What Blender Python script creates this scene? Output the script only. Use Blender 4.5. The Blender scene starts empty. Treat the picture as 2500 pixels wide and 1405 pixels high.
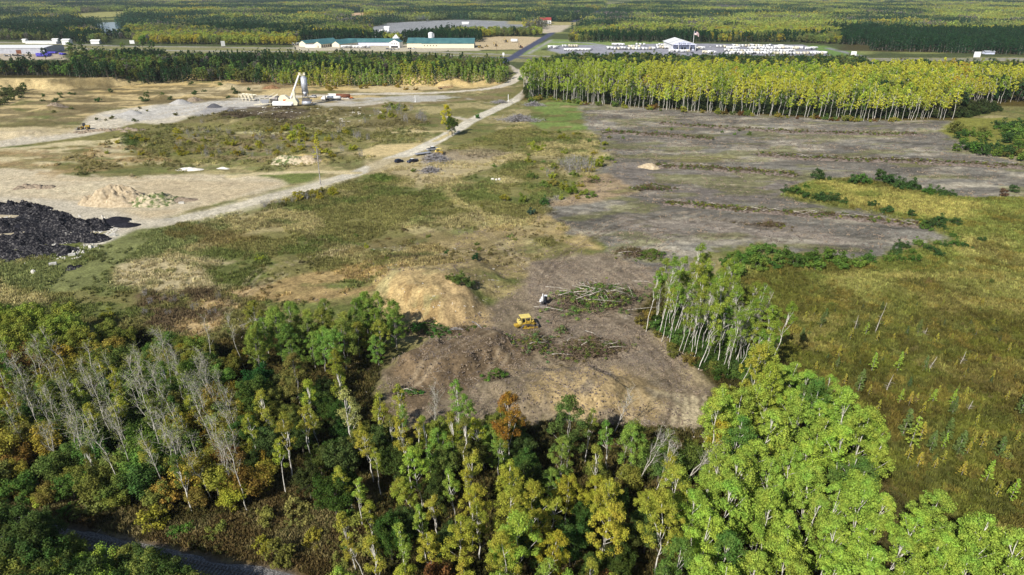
import bpy, math, random
import numpy as np
from mathutils import Vector, Matrix, Euler

# ---------------------------------------------------------------- camera, sky, sun, exposure
R = math.radians
sc = bpy.context.scene
PITCH, HC, FPX = 24.0, 79.0, 1667.0
cam_d = bpy.data.cameras.new('camera'); cam = bpy.data.objects.new('camera', cam_d)
sc.collection.objects.link(cam)
cam.location = (0, 0, HC); cam.rotation_euler = (R(90 - PITCH), 0, 0)
cam_d.sensor_width = 36; cam_d.lens = 36 * FPX / 2500; cam_d.clip_start = 1; cam_d.clip_end = 30000
sc.camera = cam
SUN_EL, SUN_AZ = 38.0, 35.0          # shadows run towards azimuth 35 deg right of the view
world = bpy.data.worlds.new('World'); sc.world = world; world.use_nodes = True
wn = world.node_tree; bg = wn.nodes['Background']
sky = wn.nodes.new('ShaderNodeTexSky'); sky.sky_type = 'NISHITA'; sky.sun_disc = False
sky.sun_elevation = R(SUN_EL); sky.sun_rotation = R(180 + SUN_AZ); sky.altitude = 400
wn.links.new(sky.outputs[0], bg.inputs['Color']); bg.inputs['Strength'].default_value = 0.075
sd_ = bpy.data.lights.new('sun', 'SUN'); sd_.energy = 4.9; sd_.angle = R(0.5); sd_.color = (1.0, 0.95, 0.86)
sun = bpy.data.objects.new('sun', sd_); sc.collection.objects.link(sun)
sdir = Vector((math.sin(R(SUN_AZ)) * math.cos(R(SUN_EL)), math.cos(R(SUN_AZ)) * math.cos(R(SUN_EL)), -math.sin(R(SUN_EL))))
sun.rotation_euler = sdir.to_track_quat('-Z', 'Y').to_euler(); sun.location = (0, 0, 200)
sc.view_settings.view_transform = 'Standard'; sc.view_settings.look = 'None'
sc.view_settings.gamma = 1; sc.view_settings.exposure = 0.46
sc.render.engine = 'CYCLES'
sc.cycles.max_bounces = 5; sc.cycles.diffuse_bounces = 2; sc.cycles.glossy_bounces = 2
sc.cycles.transmission_bounces = 2; sc.cycles.transparent_max_bounces = 4; sc.cycles.volume_bounces = 0

# ---------------------------------------------------------------- projection + noise
CPI, SPI = math.cos(R(PITCH)), math.sin(R(PITCH))
def vnoise(x, y, seed=0):
    x = np.asarray(x, float); y = np.asarray(y, float)
    xi = np.floor(x).astype(np.int64); yi = np.floor(y).astype(np.int64)
    fx = x - xi; fy = y - yi; fx = fx * fx * (3 - 2 * fx); fy = fy * fy * (3 - 2 * fy)
    def h(a, b):
        n = (a * 374761393 + b * 668265263 + seed * 1274126177) & 0xffffffff
        n = ((n ^ (n >> 13)) * 1274126177) & 0xffffffff
        n = ((n ^ (n >> 16)) * 2246822519) & 0xffffffff
        return ((n ^ (n >> 15)) & 0xffffff) / float(0xffffff)
    return (h(xi, yi) * (1 - fx) + h(xi + 1, yi) * fx) * (1 - fy) + (h(xi, yi + 1) * (1 - fx) + h(xi + 1, yi + 1) * fx) * fy
def fbm(x, y, scale, octv=3, seed=0, gain=.5):
    a, s, t = 1.0, 0.0, 0.0; f = 1.0 / scale
    for o in range(octv):
        s = s + a * vnoise(np.asarray(x) * f + 17.3 * o, np.asarray(y) * f - 9.1 * o, seed + o * 7); t += a; a *= gain; f *= 2.03
    return s / t
def sstep(a, b, v):
    t = np.clip((v - a) / (b - a), 0, 1); return t * t * (3 - 2 * t)
def P0(px, py, z=0.0):                      # photo pixel -> point of the plane at height z
    x = (px - 1250) / FPX; u = -(py - 702.5) / FPX
    dy = CPI + u * SPI; dz = -SPI + u * CPI
    if dz > -1e-3: dz = -1e-3
    t = (HC - z) / -dz
    return (x * t, dy * t)
def proj(X, Y, Z):                           # world -> photo pixel
    X = np.asarray(X, float); Y = np.asarray(Y, float); Z = np.asarray(Z, float) - HC
    d = Y * CPI - Z * SPI; u = Y * SPI + Z * CPI
    return 1250 + FPX * X / d, 702.5 - FPX * u / d
def W(poly, z=0.0):
    return [P0(a, b, z) for a, b in poly]
def poly_sd(X, Y, poly):                     # signed distance in metres, positive inside
    d = np.full(X.shape, 1e18); ins = np.zeros(X.shape, bool); n = len(poly)
    for i in range(n):
        x0, y0 = poly[i]; x1, y1 = poly[(i + 1) % n]
        ex, ey = x1 - x0, y1 - y0
        t = np.clip(((X - x0) * ex + (Y - y0) * ey) / max(ex * ex + ey * ey, 1e-9), 0, 1)
        d = np.minimum(d, (X - x0 - t * ex) ** 2 + (Y - y0 - t * ey) ** 2)
        if abs(ey) > 1e-12:
            c = ((y0 > Y) != (y1 > Y)) & (X < ex * (Y - y0) / ey + x0); ins ^= c
    d = np.sqrt(d); return np.where(ins, d, -d)
def line_d(X, Y, pts):
    d = np.full(X.shape, 1e18)
    for (x0, y0), (x1, y1) in zip(pts[:-1], pts[1:]):
        ex, ey = x1 - x0, y1 - y0
        t = np.clip(((X - x0) * ex + (Y - y0) * ey) / max(ex * ex + ey * ey, 1e-9), 0, 1)
        d = np.minimum(d, (X - x0 - t * ex) ** 2 + (Y - y0 - t * ey) ** 2)
    return np.sqrt(d)
def smooth_line(pts, n=6):                   # catmull-rom
    out = []; p = [pts[0]] + list(pts) + [pts[-1]]
    for i in range(1, len(p) - 2):
        for k in range(n):
            t = k / n
            out.append(tuple(.5 * (2 * p[i][j] + (p[i + 1][j] - p[i - 1][j]) * t + (2 * p[i - 1][j] - 5 * p[i][j] + 4 * p[i + 1][j] - p[i + 2][j]) * t * t + (3 * p[i][j] - p[i - 1][j] - 3 * p[i + 1][j] + p[i + 2][j]) * t ** 3) for j in (0, 1)))
    return out + [tuple(pts[-1])]
def lin(r, g, b):
    f = lambda c: ((c / 255) / 12.92) if c / 255 <= .04045 else (((c / 255) + .055) / 1.055) ** 2.4
    return (f(r), f(g), f(b))

# ---------------------------------------------------------------- terrain height
BLUFF = W([(840, 600), (900, 690), (920, 735), (960, 765), (1060, 800), (1160, 795), (1188, 745), (1240, 690), (1200, 600)])
KNOLL = W([(960, 880), (1080, 825), (1200, 800), (1260, 830), (1230, 880), (1100, 930), (960, 935)])
RISE = W([(1180, 940), (1300, 905), (1450, 900), (1560, 960), (1480, 1020), (1250, 1010)])
BANK = W([(-600, 232), (0, 222), (250, 214), (420, 196), (560, 190), (640, 198), (780, 208), (900, 206), (1100, 211), (1225, 200), (1250, 180), (1240, 165), (-600, 165)])
PIT = W([(640, 232), (800, 222), (1150, 220), (1220, 205), (1100, 213), (900, 210), (700, 214), (560, 205), (400, 212), (300, 226), (420, 240)])
RAILB = W([(-400, 1215), (140, 1285), (470, 1370), (700, 1430), (640, 1560), (-400, 1440)])
LUMPS = []
def lump(px, py, r, h, e=1.0): LUMPS.append((*P0(px, py), r, h, e))
for a in [(60, 330, 14, 2.2), (120, 268, 10, 2.5), (395, 240, 9, 2.5), (465, 240, 10, 3), (540, 300, 12, 2.4), (620, 300, 16, 3.0), (700, 280, 16, 2.5),
          (560, 215, 10, 4), (300, 345, 9, 1.6), (700, 388, 8, 2.0), (745, 388, 7, 2.0), (820, 380, 9, 1.6), (1000, 320, 9, 1.5), (860, 320, 10, 1.5),
          (1590, 396, 5, 2.2), (1480, 380, 6, 1.5), (1430, 440, 7, 1.6), (240, 372, 9, 1.8), (380, 262, 10, 1.5), (500, 340, 10, 1.2), (650, 345, 10, 1.4),
          (620, 590, 7, 1.0), (700, 640, 8, .8), (860, 560, 9, .8), (1100, 480, 9, .8), (1300, 590, 8, .8), (470, 790, 7, -1.0), (900, 620, 9, .7),
          (1440, 970, 6, 1.0), (1600, 980, 7, .9), (1360, 720, 7, .7), (1560, 900, 8, .6)]:
    lump(*a)
def gz(X, Y):
    X = np.asarray(X, float); Y = np.asarray(Y, float)
    z = (fbm(X, Y, 70, 3, 3) - .5) * 1.4 * sstep(60, 140, Y) + (fbm(X, Y, 9, 3, 5) - .5) * .7 + (fbm(X, Y, 2.2, 2, 6) - .5) * .22
    nearm = Y < 300
    z = z + 4.4 * sstep(-1, 9, poly_sd(X, Y, BLUFF) + (fbm(X, Y, 5, 3, 9) - .5) * 5) * sstep(215, 172, Y) * (1 + .25 * (fbm(X, Y, 10, 3, 15) - .5)) * np.where(nearm, 1, 0)
    z = z + ((fbm(X, Y, 6, 4, 16) - .5) * 1.9 + (fbm(X * 1.6, Y, 2.4, 3, 17) - .5) * .9) * sstep(-4, 6, poly_sd(X, Y, BLUFF)) * sstep(205, 172, Y) * np.where(nearm, 1, 0)
    z = z + 3.2 * sstep(-2, 6, poly_sd(X, Y, KNOLL) + (fbm(X, Y, 5, 3, 10) - .5) * 8) * np.where(nearm, 1, 0)
    z = z + 2.8 * sstep(-2, 4, poly_sd(X, Y, RISE) + (fbm(X, Y, 4, 2, 11) - .5) * 4) * np.where(nearm, 1, 0)
    z = z - 1.2 * sstep(-3, 6, poly_sd(X, Y, RAILB)) * np.where(nearm, 1, 0)
    sdb = poly_sd(X, Y, BANK) + (fbm(X, Y, 22, 3, 12) - .5) * 34
    z = z + 6.5 * sstep(-3, 16, sdb) * np.where(nearm, 0, 1)
    for (x0, y0, r, h, e) in LUMPS:
        d2 = ((X - x0) / e) ** 2 + (Y - y0) ** 2
        z = z + h * np.exp(-d2 / (r * r * .5)) * (1 + .6 * (fbm(X, Y, 3.5, 2, 14) - .5))
    z = z + (fbm(X, Y, 1500, 2, 21) - .5) * 30 * sstep(1500, 4000, Y)
    return z
def gz1(x, y): return float(gz(np.array([x]), np.array([y]))[0])
def P(px, py, z=0.0):                        # pixel -> ground point
    x, y = P0(px, py, z)
    for _ in range(3):
        g = gz1(x, y); x, y = P0(px, py, g + z)
    return x, y, gz1(x, y)

# ---------------------------------------------------------------- object helpers
COL = sc.collection
def tag(o, label=None, cat=None, group=None, kind=None):
    if label: o['label'] = label
    if cat: o['category'] = cat
    if group: o['group'] = group
    if kind: o['kind'] = kind
    return o
def mesh_np(name, V, F, mat=None, smooth=False, tri=False):
    me = bpy.data.meshes.new(name); k = F.shape[1]
    me.vertices.add(len(V)); me.vertices.foreach_set('co', np.ascontiguousarray(V, dtype=np.float32).ravel())
    me.loops.add(F.size); me.loops.foreach_set('vertex_index', np.ascontiguousarray(F, dtype=np.int32).ravel())
    me.polygons.add(len(F)); me.polygons.foreach_set('loop_start', np.arange(0, F.size, k, dtype=np.int32))
    try: me.polygons.foreach_set('loop_total', np.full(len(F), k, dtype=np.int32))
    except Exception: pass
    if smooth: me.polygons.foreach_set('use_smooth', np.ones(len(F), bool))
    me.update(calc_edges=True); me.validate()
    if mat: me.materials.append(mat)
    return me
class MB:
    def __init__(s): s.v = []; s.f = []
    def add(s, vs, fs):
        o = len(s.v); s.v += [tuple(v) for v in vs]; s.f += [tuple(i + o for i in f) for f in fs]; return s
    def box(s, cx, cy, cz, sx, sy, sz, rz=0, tx=1.0, ty=1.0, rx=0, ry=0):
        m = Euler((rx, ry, rz)).to_matrix(); vs = []
        for dz in (-1, 1):
            kx, ky = (tx, ty) if dz > 0 else (1, 1)
            for dx, dy in ((-1, -1), (1, -1), (1, 1), (-1, 1)):
                vs.append(Vector((cx, cy, cz)) + m @ Vector((dx * sx / 2 * kx, dy * sy / 2 * ky, dz * sz / 2)))
        return s.add(vs, [(3, 2, 1, 0), (4, 5, 6, 7), (0, 1, 5, 4), (1, 2, 6, 5), (2, 3, 7, 6), (3, 0, 4, 7)])
    def tube(s, pts, rad, n=6, cap=True):
        pts = [Vector(p) for p in pts]
        if not hasattr(rad, '__len__'): rad = [rad] * len(pts)
        vs = []
        for i, p in enumerate(pts):
            d = (pts[min(i + 1, len(pts) - 1)] - pts[max(i - 1, 0)]).normalized()
            a = d.orthogonal().normalized() if abs(d.z) < .9 else d.cross(Vector((1, 0, 0))).normalized()
            b = d.cross(a)
            for k in range(n):
                t = 2 * math.pi * k / n
                vs.append(p + (a * math.cos(t) + b * math.sin(t)) * rad[i])
        fs = [(i * n + k, i * n + (k + 1) % n, (i + 1) * n + (k + 1) % n, (i + 1) * n + k) for i in range(len(pts) - 1) for k in range(n)]
        if cap: fs += [tuple(reversed(range(n))), tuple(range((len(pts) - 1) * n, len(pts) * n))]
        return s.add(vs, fs)
    def cyl(s, p0, p1, r0, r1=None, n=12): return s.tube([p0, p1], [r0, r0 if r1 is None else r1], n)
    def prism(s, prof, y0, y1):              # profile in x,z extruded along y
        n = len(prof); vs = [(x, y0, z) for x, z in prof] + [(x, y1, z) for x, z in prof]
        return s.add(vs, [tuple(range(n)), tuple(reversed(range(n, 2 * n)))] + [((k + 1) % n, k, n + k, n + (k + 1) % n) for k in range(n)])
    def prism_x(s, prof, x0, x1):            # profile in y,z extruded along x
        n = len(prof); vs = [(x0, y, z) for y, z in prof] + [(x1, y, z) for y, z in prof]
        return s.add(vs, [tuple(reversed(range(n))), tuple(range(n, 2 * n))] + [(k, (k + 1) % n, n + (k + 1) % n, n + k) for k in range(n)])
    def mesh(s, name, mat=None, smooth=False):
        me = bpy.data.meshes.new(name); me.from_pydata([tuple(v) for v in s.v], [], s.f); me.update()
        if mat: me.materials.append(mat)
        if smooth:
            for p in me.polygons: p.use_smooth = True
        return me
    def build(s, name, mat, parent=None, smooth=False, bevel=0):
        o = bpy.data.objects.new(name, s.mesh(name, mat, smooth)); COL.objects.link(o)
        if parent: o.parent = parent
        if bevel:
            b = o.modifiers.new('bevel', 'BEVEL'); b.width = bevel; b.segments = 2; b.limit_method = 'ANGLE'
        return o
def empty(name, loc, rz=0, scale=1):
    o = bpy.data.objects.new(name, None); COL.objects.link(o); o.location = loc; o.rotation_euler = (0, 0, rz)
    o.scale = (scale,) * 3; o.empty_display_size = .5; return o
def link_mesh(name, me, parent=None, loc=None, rot=None, color=None, scale=None):
    o = bpy.data.objects.new(name, me); COL.objects.link(o)
    if parent: o.parent = parent
    if loc is not None: o.location = loc
    if rot is not None: o.rotation_euler = rot
    if color is not None: o.color = (*color, 1)
    if scale is not None: o.scale = scale
    return o
def copy_tree(o, parent=None):
    c = o.copy(); COL.objects.link(c); c.parent = parent
    for ch in list(o.children): copy_tree(ch, c)
    return c

# ---------------------------------------------------------------- materials
def new_mat(name):
    m = bpy.data.materials.new(name); m.use_nodes = True; return m, m.node_tree
def N(nt, t, **kw):
    n = nt.nodes.new(t)
    for k, v in kw.items(): setattr(n, k, v)
    return n
def mat_noise(name, c1, c2, scale=2.0, rough=.85, metal=0, detail=6, bump=0.0, lo=.35, hi=.65, coords='Object'):
    m, nt = new_mat(name); b = nt.nodes['Principled BSDF']
    tc = N(nt, 'ShaderNodeTexCoord'); n = N(nt, 'ShaderNodeTexNoise'); n.inputs['Scale'].default_value = scale; n.inputs['Detail'].default_value = detail
    r = N(nt, 'ShaderNodeValToRGB'); r.color_ramp.elements[0].position = lo; r.color_ramp.elements[1].position = hi
    r.color_ramp.elements[0].color = (*c1, 1); r.color_ramp.elements[1].color = (*c2, 1)
    nt.links.new(tc.outputs[coords], n.inputs['Vector']); nt.links.new(n.outputs[0], r.inputs[0]); nt.links.new(r.outputs[0], b.inputs['Base Color'])
    b.inputs['Roughness'].default_value = rough; b.inputs['Metallic'].default_value = metal
    if 'Specular IOR Level' in b.inputs and rough > .8: b.inputs['Specular IOR Level'].default_value = .15
    if bump:
        bp = N(nt, 'ShaderNodeBump'); bp.inputs['Distance'].default_value = bump; nt.links.new(n.outputs[0], bp.inputs['Height']); nt.links.new(bp.outputs[0], b.inputs['Normal'])
    return m
def paint(name, c, rough=.5, metal=0, dirt=.25):
    d = tuple(x * (1 - dirt) for x in c); return mat_noise(name, d, c, 1.7, rough, metal, 5)
def leaf_mat(name, source):                  # colour comes from the object's (or the scattered instance's) own colour
    m, nt = new_mat(name); nt.nodes.remove(nt.nodes['Principled BSDF']); out = nt.nodes['Material Output']
    if source == 'obj':
        oi = N(nt, 'ShaderNodeObjectInfo'); c = oi.outputs['Color']
    else:
        at = N(nt, 'ShaderNodeAttribute', attribute_type='INSTANCER', attribute_name='tint'); c = at.outputs['Color']
    ge = N(nt, 'ShaderNodeNewGeometry')
    mr = N(nt, 'ShaderNodeMapRange'); mr.inputs['To Min'].default_value = .62; mr.inputs['To Max'].default_value = 1.42
    nt.links.new(ge.outputs['Random Per Island'], mr.inputs['Value'])
    tc = N(nt, 'ShaderNodeTexCoord'); no = N(nt, 'ShaderNodeTexNoise'); no.inputs['Scale'].default_value = .55; no.inputs['Detail'].default_value = 2
    nt.links.new(tc.outputs['Object'], no.inputs['Vector'])
    hs = N(nt, 'ShaderNodeHueSaturation')
    h2 = N(nt, 'ShaderNodeMapRange'); h2.inputs['From Min'].default_value = .3; h2.inputs['From Max'].default_value = .7
    h2.inputs['To Min'].default_value = .488; h2.inputs['To Max'].default_value = .535
    nt.links.new(no.outputs[0], h2.inputs['Value']); nt.links.new(h2.outputs[0], hs.inputs['Hue'])
    nt.links.new(mr.outputs[0], hs.inputs['Value']); nt.links.new(c, hs.inputs['Color'])
    df = N(nt, 'ShaderNodeBsdfDiffuse'); tr = N(nt, 'ShaderNodeBsdfTranslucent'); mx = N(nt, 'ShaderNodeMixShader'); mx.inputs[0].default_value = .3
    nt.links.new(hs.outputs[0], df.inputs[0]); nt.links.new(hs.outputs[0], tr.inputs[0])
    nt.links.new(df.outputs[0], mx.inputs[1]); nt.links.new(tr.outputs[0], mx.inputs[2]); nt.links.new(mx.outputs[0], out.inputs['Surface'])
    return m
M = {}
M['leaf'] = leaf_mat('leaf', 'obj'); M['leaf_i'] = leaf_mat('leaf_scatter', 'inst')
def bark(name, base, spot):
    m, nt = new_mat(name); b = nt.nodes['Principled BSDF']
    tc = N(nt, 'ShaderNodeTexCoord'); mp = N(nt, 'ShaderNodeMapping'); mp.inputs['Scale'].default_value = (2.5, 2.5, 1.1)
    n = N(nt, 'ShaderNodeTexNoise'); n.inputs['Scale'].default_value = 1.6; n.inputs['Detail'].default_value = 4
    r = N(nt, 'ShaderNodeValToRGB'); r.color_ramp.elements[0].position = .36; r.color_ramp.elements[1].position = .47
    r.color_ramp.elements[0].color = (*spot, 1); r.color_ramp.elements[1].color = (*base, 1)
    nt.links.new(tc.outputs['Object'], mp.inputs[0]); nt.links.new(mp.outputs[0], n.inputs['Vector']); nt.links.new(n.outputs[0], r.inputs[0]); nt.links.new(r.outputs[0], b.inputs['Base Color'])
    b.inputs['Roughness'].default_value = .8; return m
M['bark_white'] = bark('bark_white', (.62, .59, .53), (.2, .18, .15))
M['bark_birch'] = bark('bark_birch', (.50, .47, .41), (.15, .13, .11))
M['bark_grey'] = bark('bark_grey', (.30, .28, .25), (.14, .12, .10))
M['bark_dark'] = bark('bark_dark', (.09, .075, .055), (.05, .04, .03))
M['wood_pale'] = mat_noise('wood_pale', (.20, .175, .14), (.50, .46, .40), 1.6)
M['wood_brown'] = mat_noise('wood_brown', (.07, .05, .035), (.24, .18, .12), 1.1)
M['wood_grey'] = mat_noise('wood_grey', (.12, .11, .11), (.46, .44, .45), 1.3)
M['white'] = paint('white_paint', (.78, .78, .78), .4, 0, .1)
M['cream'] = paint('cream_paint', (.74, .68, .52), .5, 0, .2)
M['yellow'] = paint('yellow_paint', (.52, .34, .04), .6, 0, .6)
M['yellow_pale'] = paint('pale_yellow_paint', (.70, .56, .16), .5, 0, .2)
M['black'] = paint('black_rubber', (.025, .025, .03), .7)
M['steel'] = mat_noise('worn_steel', (.10, .09, .09), (.26, .24, .23), 3, .5, .6)
M['glass'] = paint('dark_glass', (.02, .025, .035), .08)
M['galv'] = mat_noise('galvanised_steel', (.36, .38, .44), (.55, .57, .63), 1.0, .45, .3)
M['rust'] = mat_noise('rusty_steel', (.09, .035, .02), (.22, .09, .05), 1.5)
M['navy'] = paint('dark_blue_paint', (.012, .016, .045), .3)
M['silver'] = paint('silver_paint', (.42, .43, .47), .35, .3)
M['blue_wrap'] = mat_noise('blue_wrap', (.05, .04, .35), (.11, .08, .55), 1.0, .5)
M['green_roof'] = mat_noise('green_metal_roof', (.045, .13, .14), (.075, .19, .19), .15, .45, 0, 4)
M['concrete'] = mat_noise('concrete', (.42, .41, .38), (.62, .60, .55), 1.2)
M['red'] = paint('red_paint', (.35, .06, .05), .5)
M['orange'] = paint('orange_paint', (.55, .15, .03), .5)
M['grey_wall'] = mat_noise('grey_metal_wall', (.30, .31, .36), (.42, .43, .48), .3, .5)
M['lilac_wall'] = mat_noise('pale_blue_wall', (.50, .53, .70), (.60, .63, .78), .3, .5)
M['blue_band'] = paint('blue_band', (.10, .12, .42), .5)
# ---------------------------------------------------------------- ground sheet
NR, NC = 840, 1120
GY0, GK = 42.0, math.log(14000 / 42.0) / (NR - 1)
gy = GY0 * np.exp(GK * np.arange(NR)); gs = np.linspace(-1.02, 1.02, NC)
GX = gs[None, :] * (gy[:, None] + 40); GYY = np.repeat(gy[:, None], NC, 1)
GZ = gz(GX, GYY)
C = np.zeros((NR, NC, 3)); PXL = GYY * GYY / (HC * FPX)          # metres in depth per photo pixel
def put(m, col, sub=None):
    c = np.array(col)
    if sub is None: C[:] = C * (1 - m[..., None]) + c * m[..., None]
    else: C[sub] = C[sub] * (1 - m[..., None]) + c * m[..., None]
def zone(poly, col, soft=None, warp=None, op=1.0, patch=None, seed=31, world=False, z=0):
    pw = poly if world else W(poly, z)
    xs = [p[0] for p in pw]; ys = [p[1] for p in pw]; pad = 12 + .03 * max(ys)
    r0 = max(0, int((math.log(max(min(ys) - pad, 43) / GY0)) / GK)); r1 = min(NR, int((math.log(max(max(ys) + pad, 44) / GY0)) / GK) + 2)
    if r1 <= r0: return
    s = slice(r0, r1); X, Y = GX[s], GYY[s]
    if soft is None: soft = 1.2 + .004 * Y
    if warp is None: warp = 3 + .006 * Y
    sd = poly_sd(X, Y, pw) + (fbm(X, Y, 9, 3, seed) - .5) * warp * 1.3 + (fbm(X, Y, 2.2, 2, seed + 1) - .5) * warp * .5
    m = sstep(-soft, soft, sd) * op
    if patch: m = m * sstep(patch[1] - patch[2], patch[1] + patch[2], fbm(X / (patch[3] if len(patch) > 3 else 1), Y, patch[0], 4, seed + 5))
    put(m, lin(*col), s)
def road(pts, width, col, soft=.8, warp=1.2, op=1.0, seed=41, world=False):
    pw = smooth_line(pts if world else W(pts)); ys = [p[1] for p in pw]
    r0 = max(0, int(math.log(max(min(ys) - 20, 43) / GY0) / GK)); r1 = min(NR, int(math.log(max(ys) + 20 if max(ys) + 20 > 44 else 44) / GK - math.log(GY0) / GK) + 2)
    s = slice(r0, r1); X, Y = GX[s], GYY[s]
    d = line_d(X, Y, pw) + (fbm(X, Y, 6, 3, seed) - .5) * warp
    put(sstep(soft, -soft, d - width / 2) * op, lin(*col), s)
def blob(px, py, rx, ry, col, op=1.0, warp=.8, seed=51, patch=None):
    a = np.linspace(0, 2 * math.pi, 14, endpoint=False)
    zone([(px + rx * math.cos(t), py + ry * math.sin(t)) for t in a], col, soft=1.5, warp=warp + 3, op=op, seed=seed, patch=patch)
# base: meadow colours driven by noise
n1 = fbm(GX, GYY, 26, 4, 61); n2 = fbm(GX / 1.8, GYY, 9, 4, 62); n3 = fbm(GX, GYY, 3, 3, 63)
base = np.array(lin(112, 108, 66)); tan_ = np.array(lin(158, 146, 106)); grn = np.array(lin(84, 98, 48)); brn = np.array(lin(100, 92, 62))
C[:] = base; put(sstep(.5, .62, n1) * .75, tan_); put(sstep(.52, .62, n2) * .6, grn); put(sstep(.56, .66, n3 * .5 + n1 * .25 + n2 * .25) * .6, brn)
# far land: forest floor with paler openings
put(sstep(620, 760, GYY), lin(74, 82, 50)); put(sstep(760, 900, GYY) * sstep(.6, .66, fbm(GX / 2.5, GYY, 90, 3, 65)) * .8, lin(128, 132, 78))
# --- quarry and sand yards
SAND = (205, 190, 158); PALE = (218, 208, 186); GREY = (196, 190, 180)
zone([(-500, 218), (300, 205), (640, 195), (1230, 190), (1260, 230), (1240, 240), (900, 262), (700, 290), (420, 300), (200, 300), (-500, 300)], (124, 112, 80), patch=(16, .40, .1, 1.6))
zone([(-500, 222), (300, 205), (640, 195), (1230, 190), (1240, 226), (900, 240), (700, 262), (420, 262), (200, 290), (-500, 290)], (188, 168, 122), patch=(14, .52, .05, 2.2), seed=71)
zone([(220, 222), (420, 196), (560, 190), (1225, 196), (1228, 212), (1100, 218), (900, 222), (700, 220), (560, 214), (420, 210), (260, 236)], (196, 172, 118), patch=(12, .44, .06, 1.5), seed=72)
zone([(580, 190), (700, 190), (760, 206), (700, 216), (600, 214)], (104, 88, 66), op=.75, seed=73)
zone([(860, 216), (930, 210), (1100, 213), (1000, 224), (880, 226)], (202, 184, 142), op=.8, seed=74)
zone([(420, 222), (640, 208), (640, 220), (480, 238), (400, 238)], (205, 188, 148), op=.8, seed=75)
zone([(220, 285), (260, 272), (420, 252), (560, 240), (640, 232), (700, 238), (610, 262), (560, 275), (470, 282), (430, 300), (330, 312), (230, 330), (120, 345), (0, 362), (-500, 372), (-500, 312), (0, 322), (150, 330), (200, 310)], PALE, warp=2, seed=76)
zone([(250, 283), (420, 258), (600, 238), (690, 240), (640, 262), (500, 276), (330, 298)], (206, 202, 194), op=.85, warp=5, seed=77)
zone([(500, 262), (600, 262), (700, 262), (690, 274), (560, 280), (470, 284)], (122, 120, 122), op=.75, seed=78)
zone([(-500, 318), (0, 312), (150, 312), (200, 322), (120, 332), (0, 345), (-500, 350)], (214, 196, 156), op=.8, seed=79)
zone([(430, 300), (560, 268), (700, 256), (900, 262), (1060, 285), (1090, 300), (980, 312), (700, 318), (520, 316)], (108, 100, 66), patch=(14, .38, .1), seed=80)
zone([(560, 262), (700, 258), (760, 275), (700, 300), (520, 296)], (84, 74, 58), patch=(10, .35, .1), seed=81)
zone([(700, 310), (800, 318), (720, 335), (560, 325)], (188, 180, 134), patch=(6, .48, .06), seed=82)
zone([(-500, 372), (0, 366), (140, 350), (230, 342), (330, 345), (420, 398), (330, 402), (240, 410), (150, 440), (-500, 430)], (206, 192, 152), patch=(10, .42, .08, 2), seed=83)
zone([(-500, 420), (0, 410), (130, 415), (260, 432), (420, 426), (600, 424), (690, 440), (702, 450), (640, 472), (560, 488), (480, 505), (380, 540), (330, 552), (280, 560), (-500, 640), (-500, 470)], (208, 194, 164), warp=3, seed=84)
zone([(0, 430), (300, 440), (640, 430), (690, 448), (560, 470), (300, 470), (0, 470)], (222, 208, 174), op=.5, patch=(12, .48, .08, 3), seed=85)
zone([(140, 398), (330, 402), (420, 408), (330, 436), (200, 434), (130, 420)], (98, 100, 58), patch=(8, .42, .08, 2), seed=86)
zone([(560, 424), (660, 420), (790, 424), (760, 444), (700, 450), (690, 436), (620, 428)], (94, 108, 52), op=.85, warp=1.5, seed=87)
zone([(330, 300), (430, 300), (560, 305), (900, 330), (1050, 330), (900, 360), (880, 395), (600, 408), (430, 405), (330, 380), (300, 345), (150, 345), (250, 325)], (116, 112, 68), patch=(11, .42, .1, 1.6), seed=88)
zone([(430, 330), (760, 330), (880, 380), (600, 400), (430, 380)], (128, 116, 84), patch=(7, .5, .08, 1.6), seed=89)
zone([(300, 330), (345, 340), (335, 375), (300, 385)], (62, 84, 34), op=.8, seed=90)
zone([(860, 378), (930, 355), (1040, 350), (1000, 372), (920, 385)], (204, 184, 136), warp=2, seed=91)
zone([(640, 396), (700, 386), (780, 384), (800, 396), (720, 404)], (200, 178, 120), patch=(5, .4, .08), seed=92)
zone([(-500, 372), (0, 368), (200, 352), (330, 360), (430, 398), (300, 412), (150, 430), (-500, 425)], (116, 106, 66), patch=(9, .54, .06, 2.2), op=.8, seed=94)
zone([(-500, 372), (0, 368), (200, 352), (330, 360), (430, 398), (300, 412), (150, 430), (-500, 425)], (150, 128, 92), patch=(5, .54, .06, 2), op=.7, seed=95)
zone([(-500, 440), (0, 430), (400, 436), (690, 446), (600, 476), (330, 545), (0, 500), (-500, 520)], (172, 154, 122), patch=(13, .52, .08, 3.5), op=.55, seed=96)
zone([(-500, 290), (0, 290), (200, 300), (190, 318), (0, 316), (-500, 318)], (108, 100, 64), patch=(8, .48, .06, 2.2), op=.8, seed=97)
zone([(60, 215), (640, 205), (640, 240), (300, 262), (60, 300)], (104, 92, 62), patch=(8, .50, .06, 2.2), op=.8, seed=98)
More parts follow.
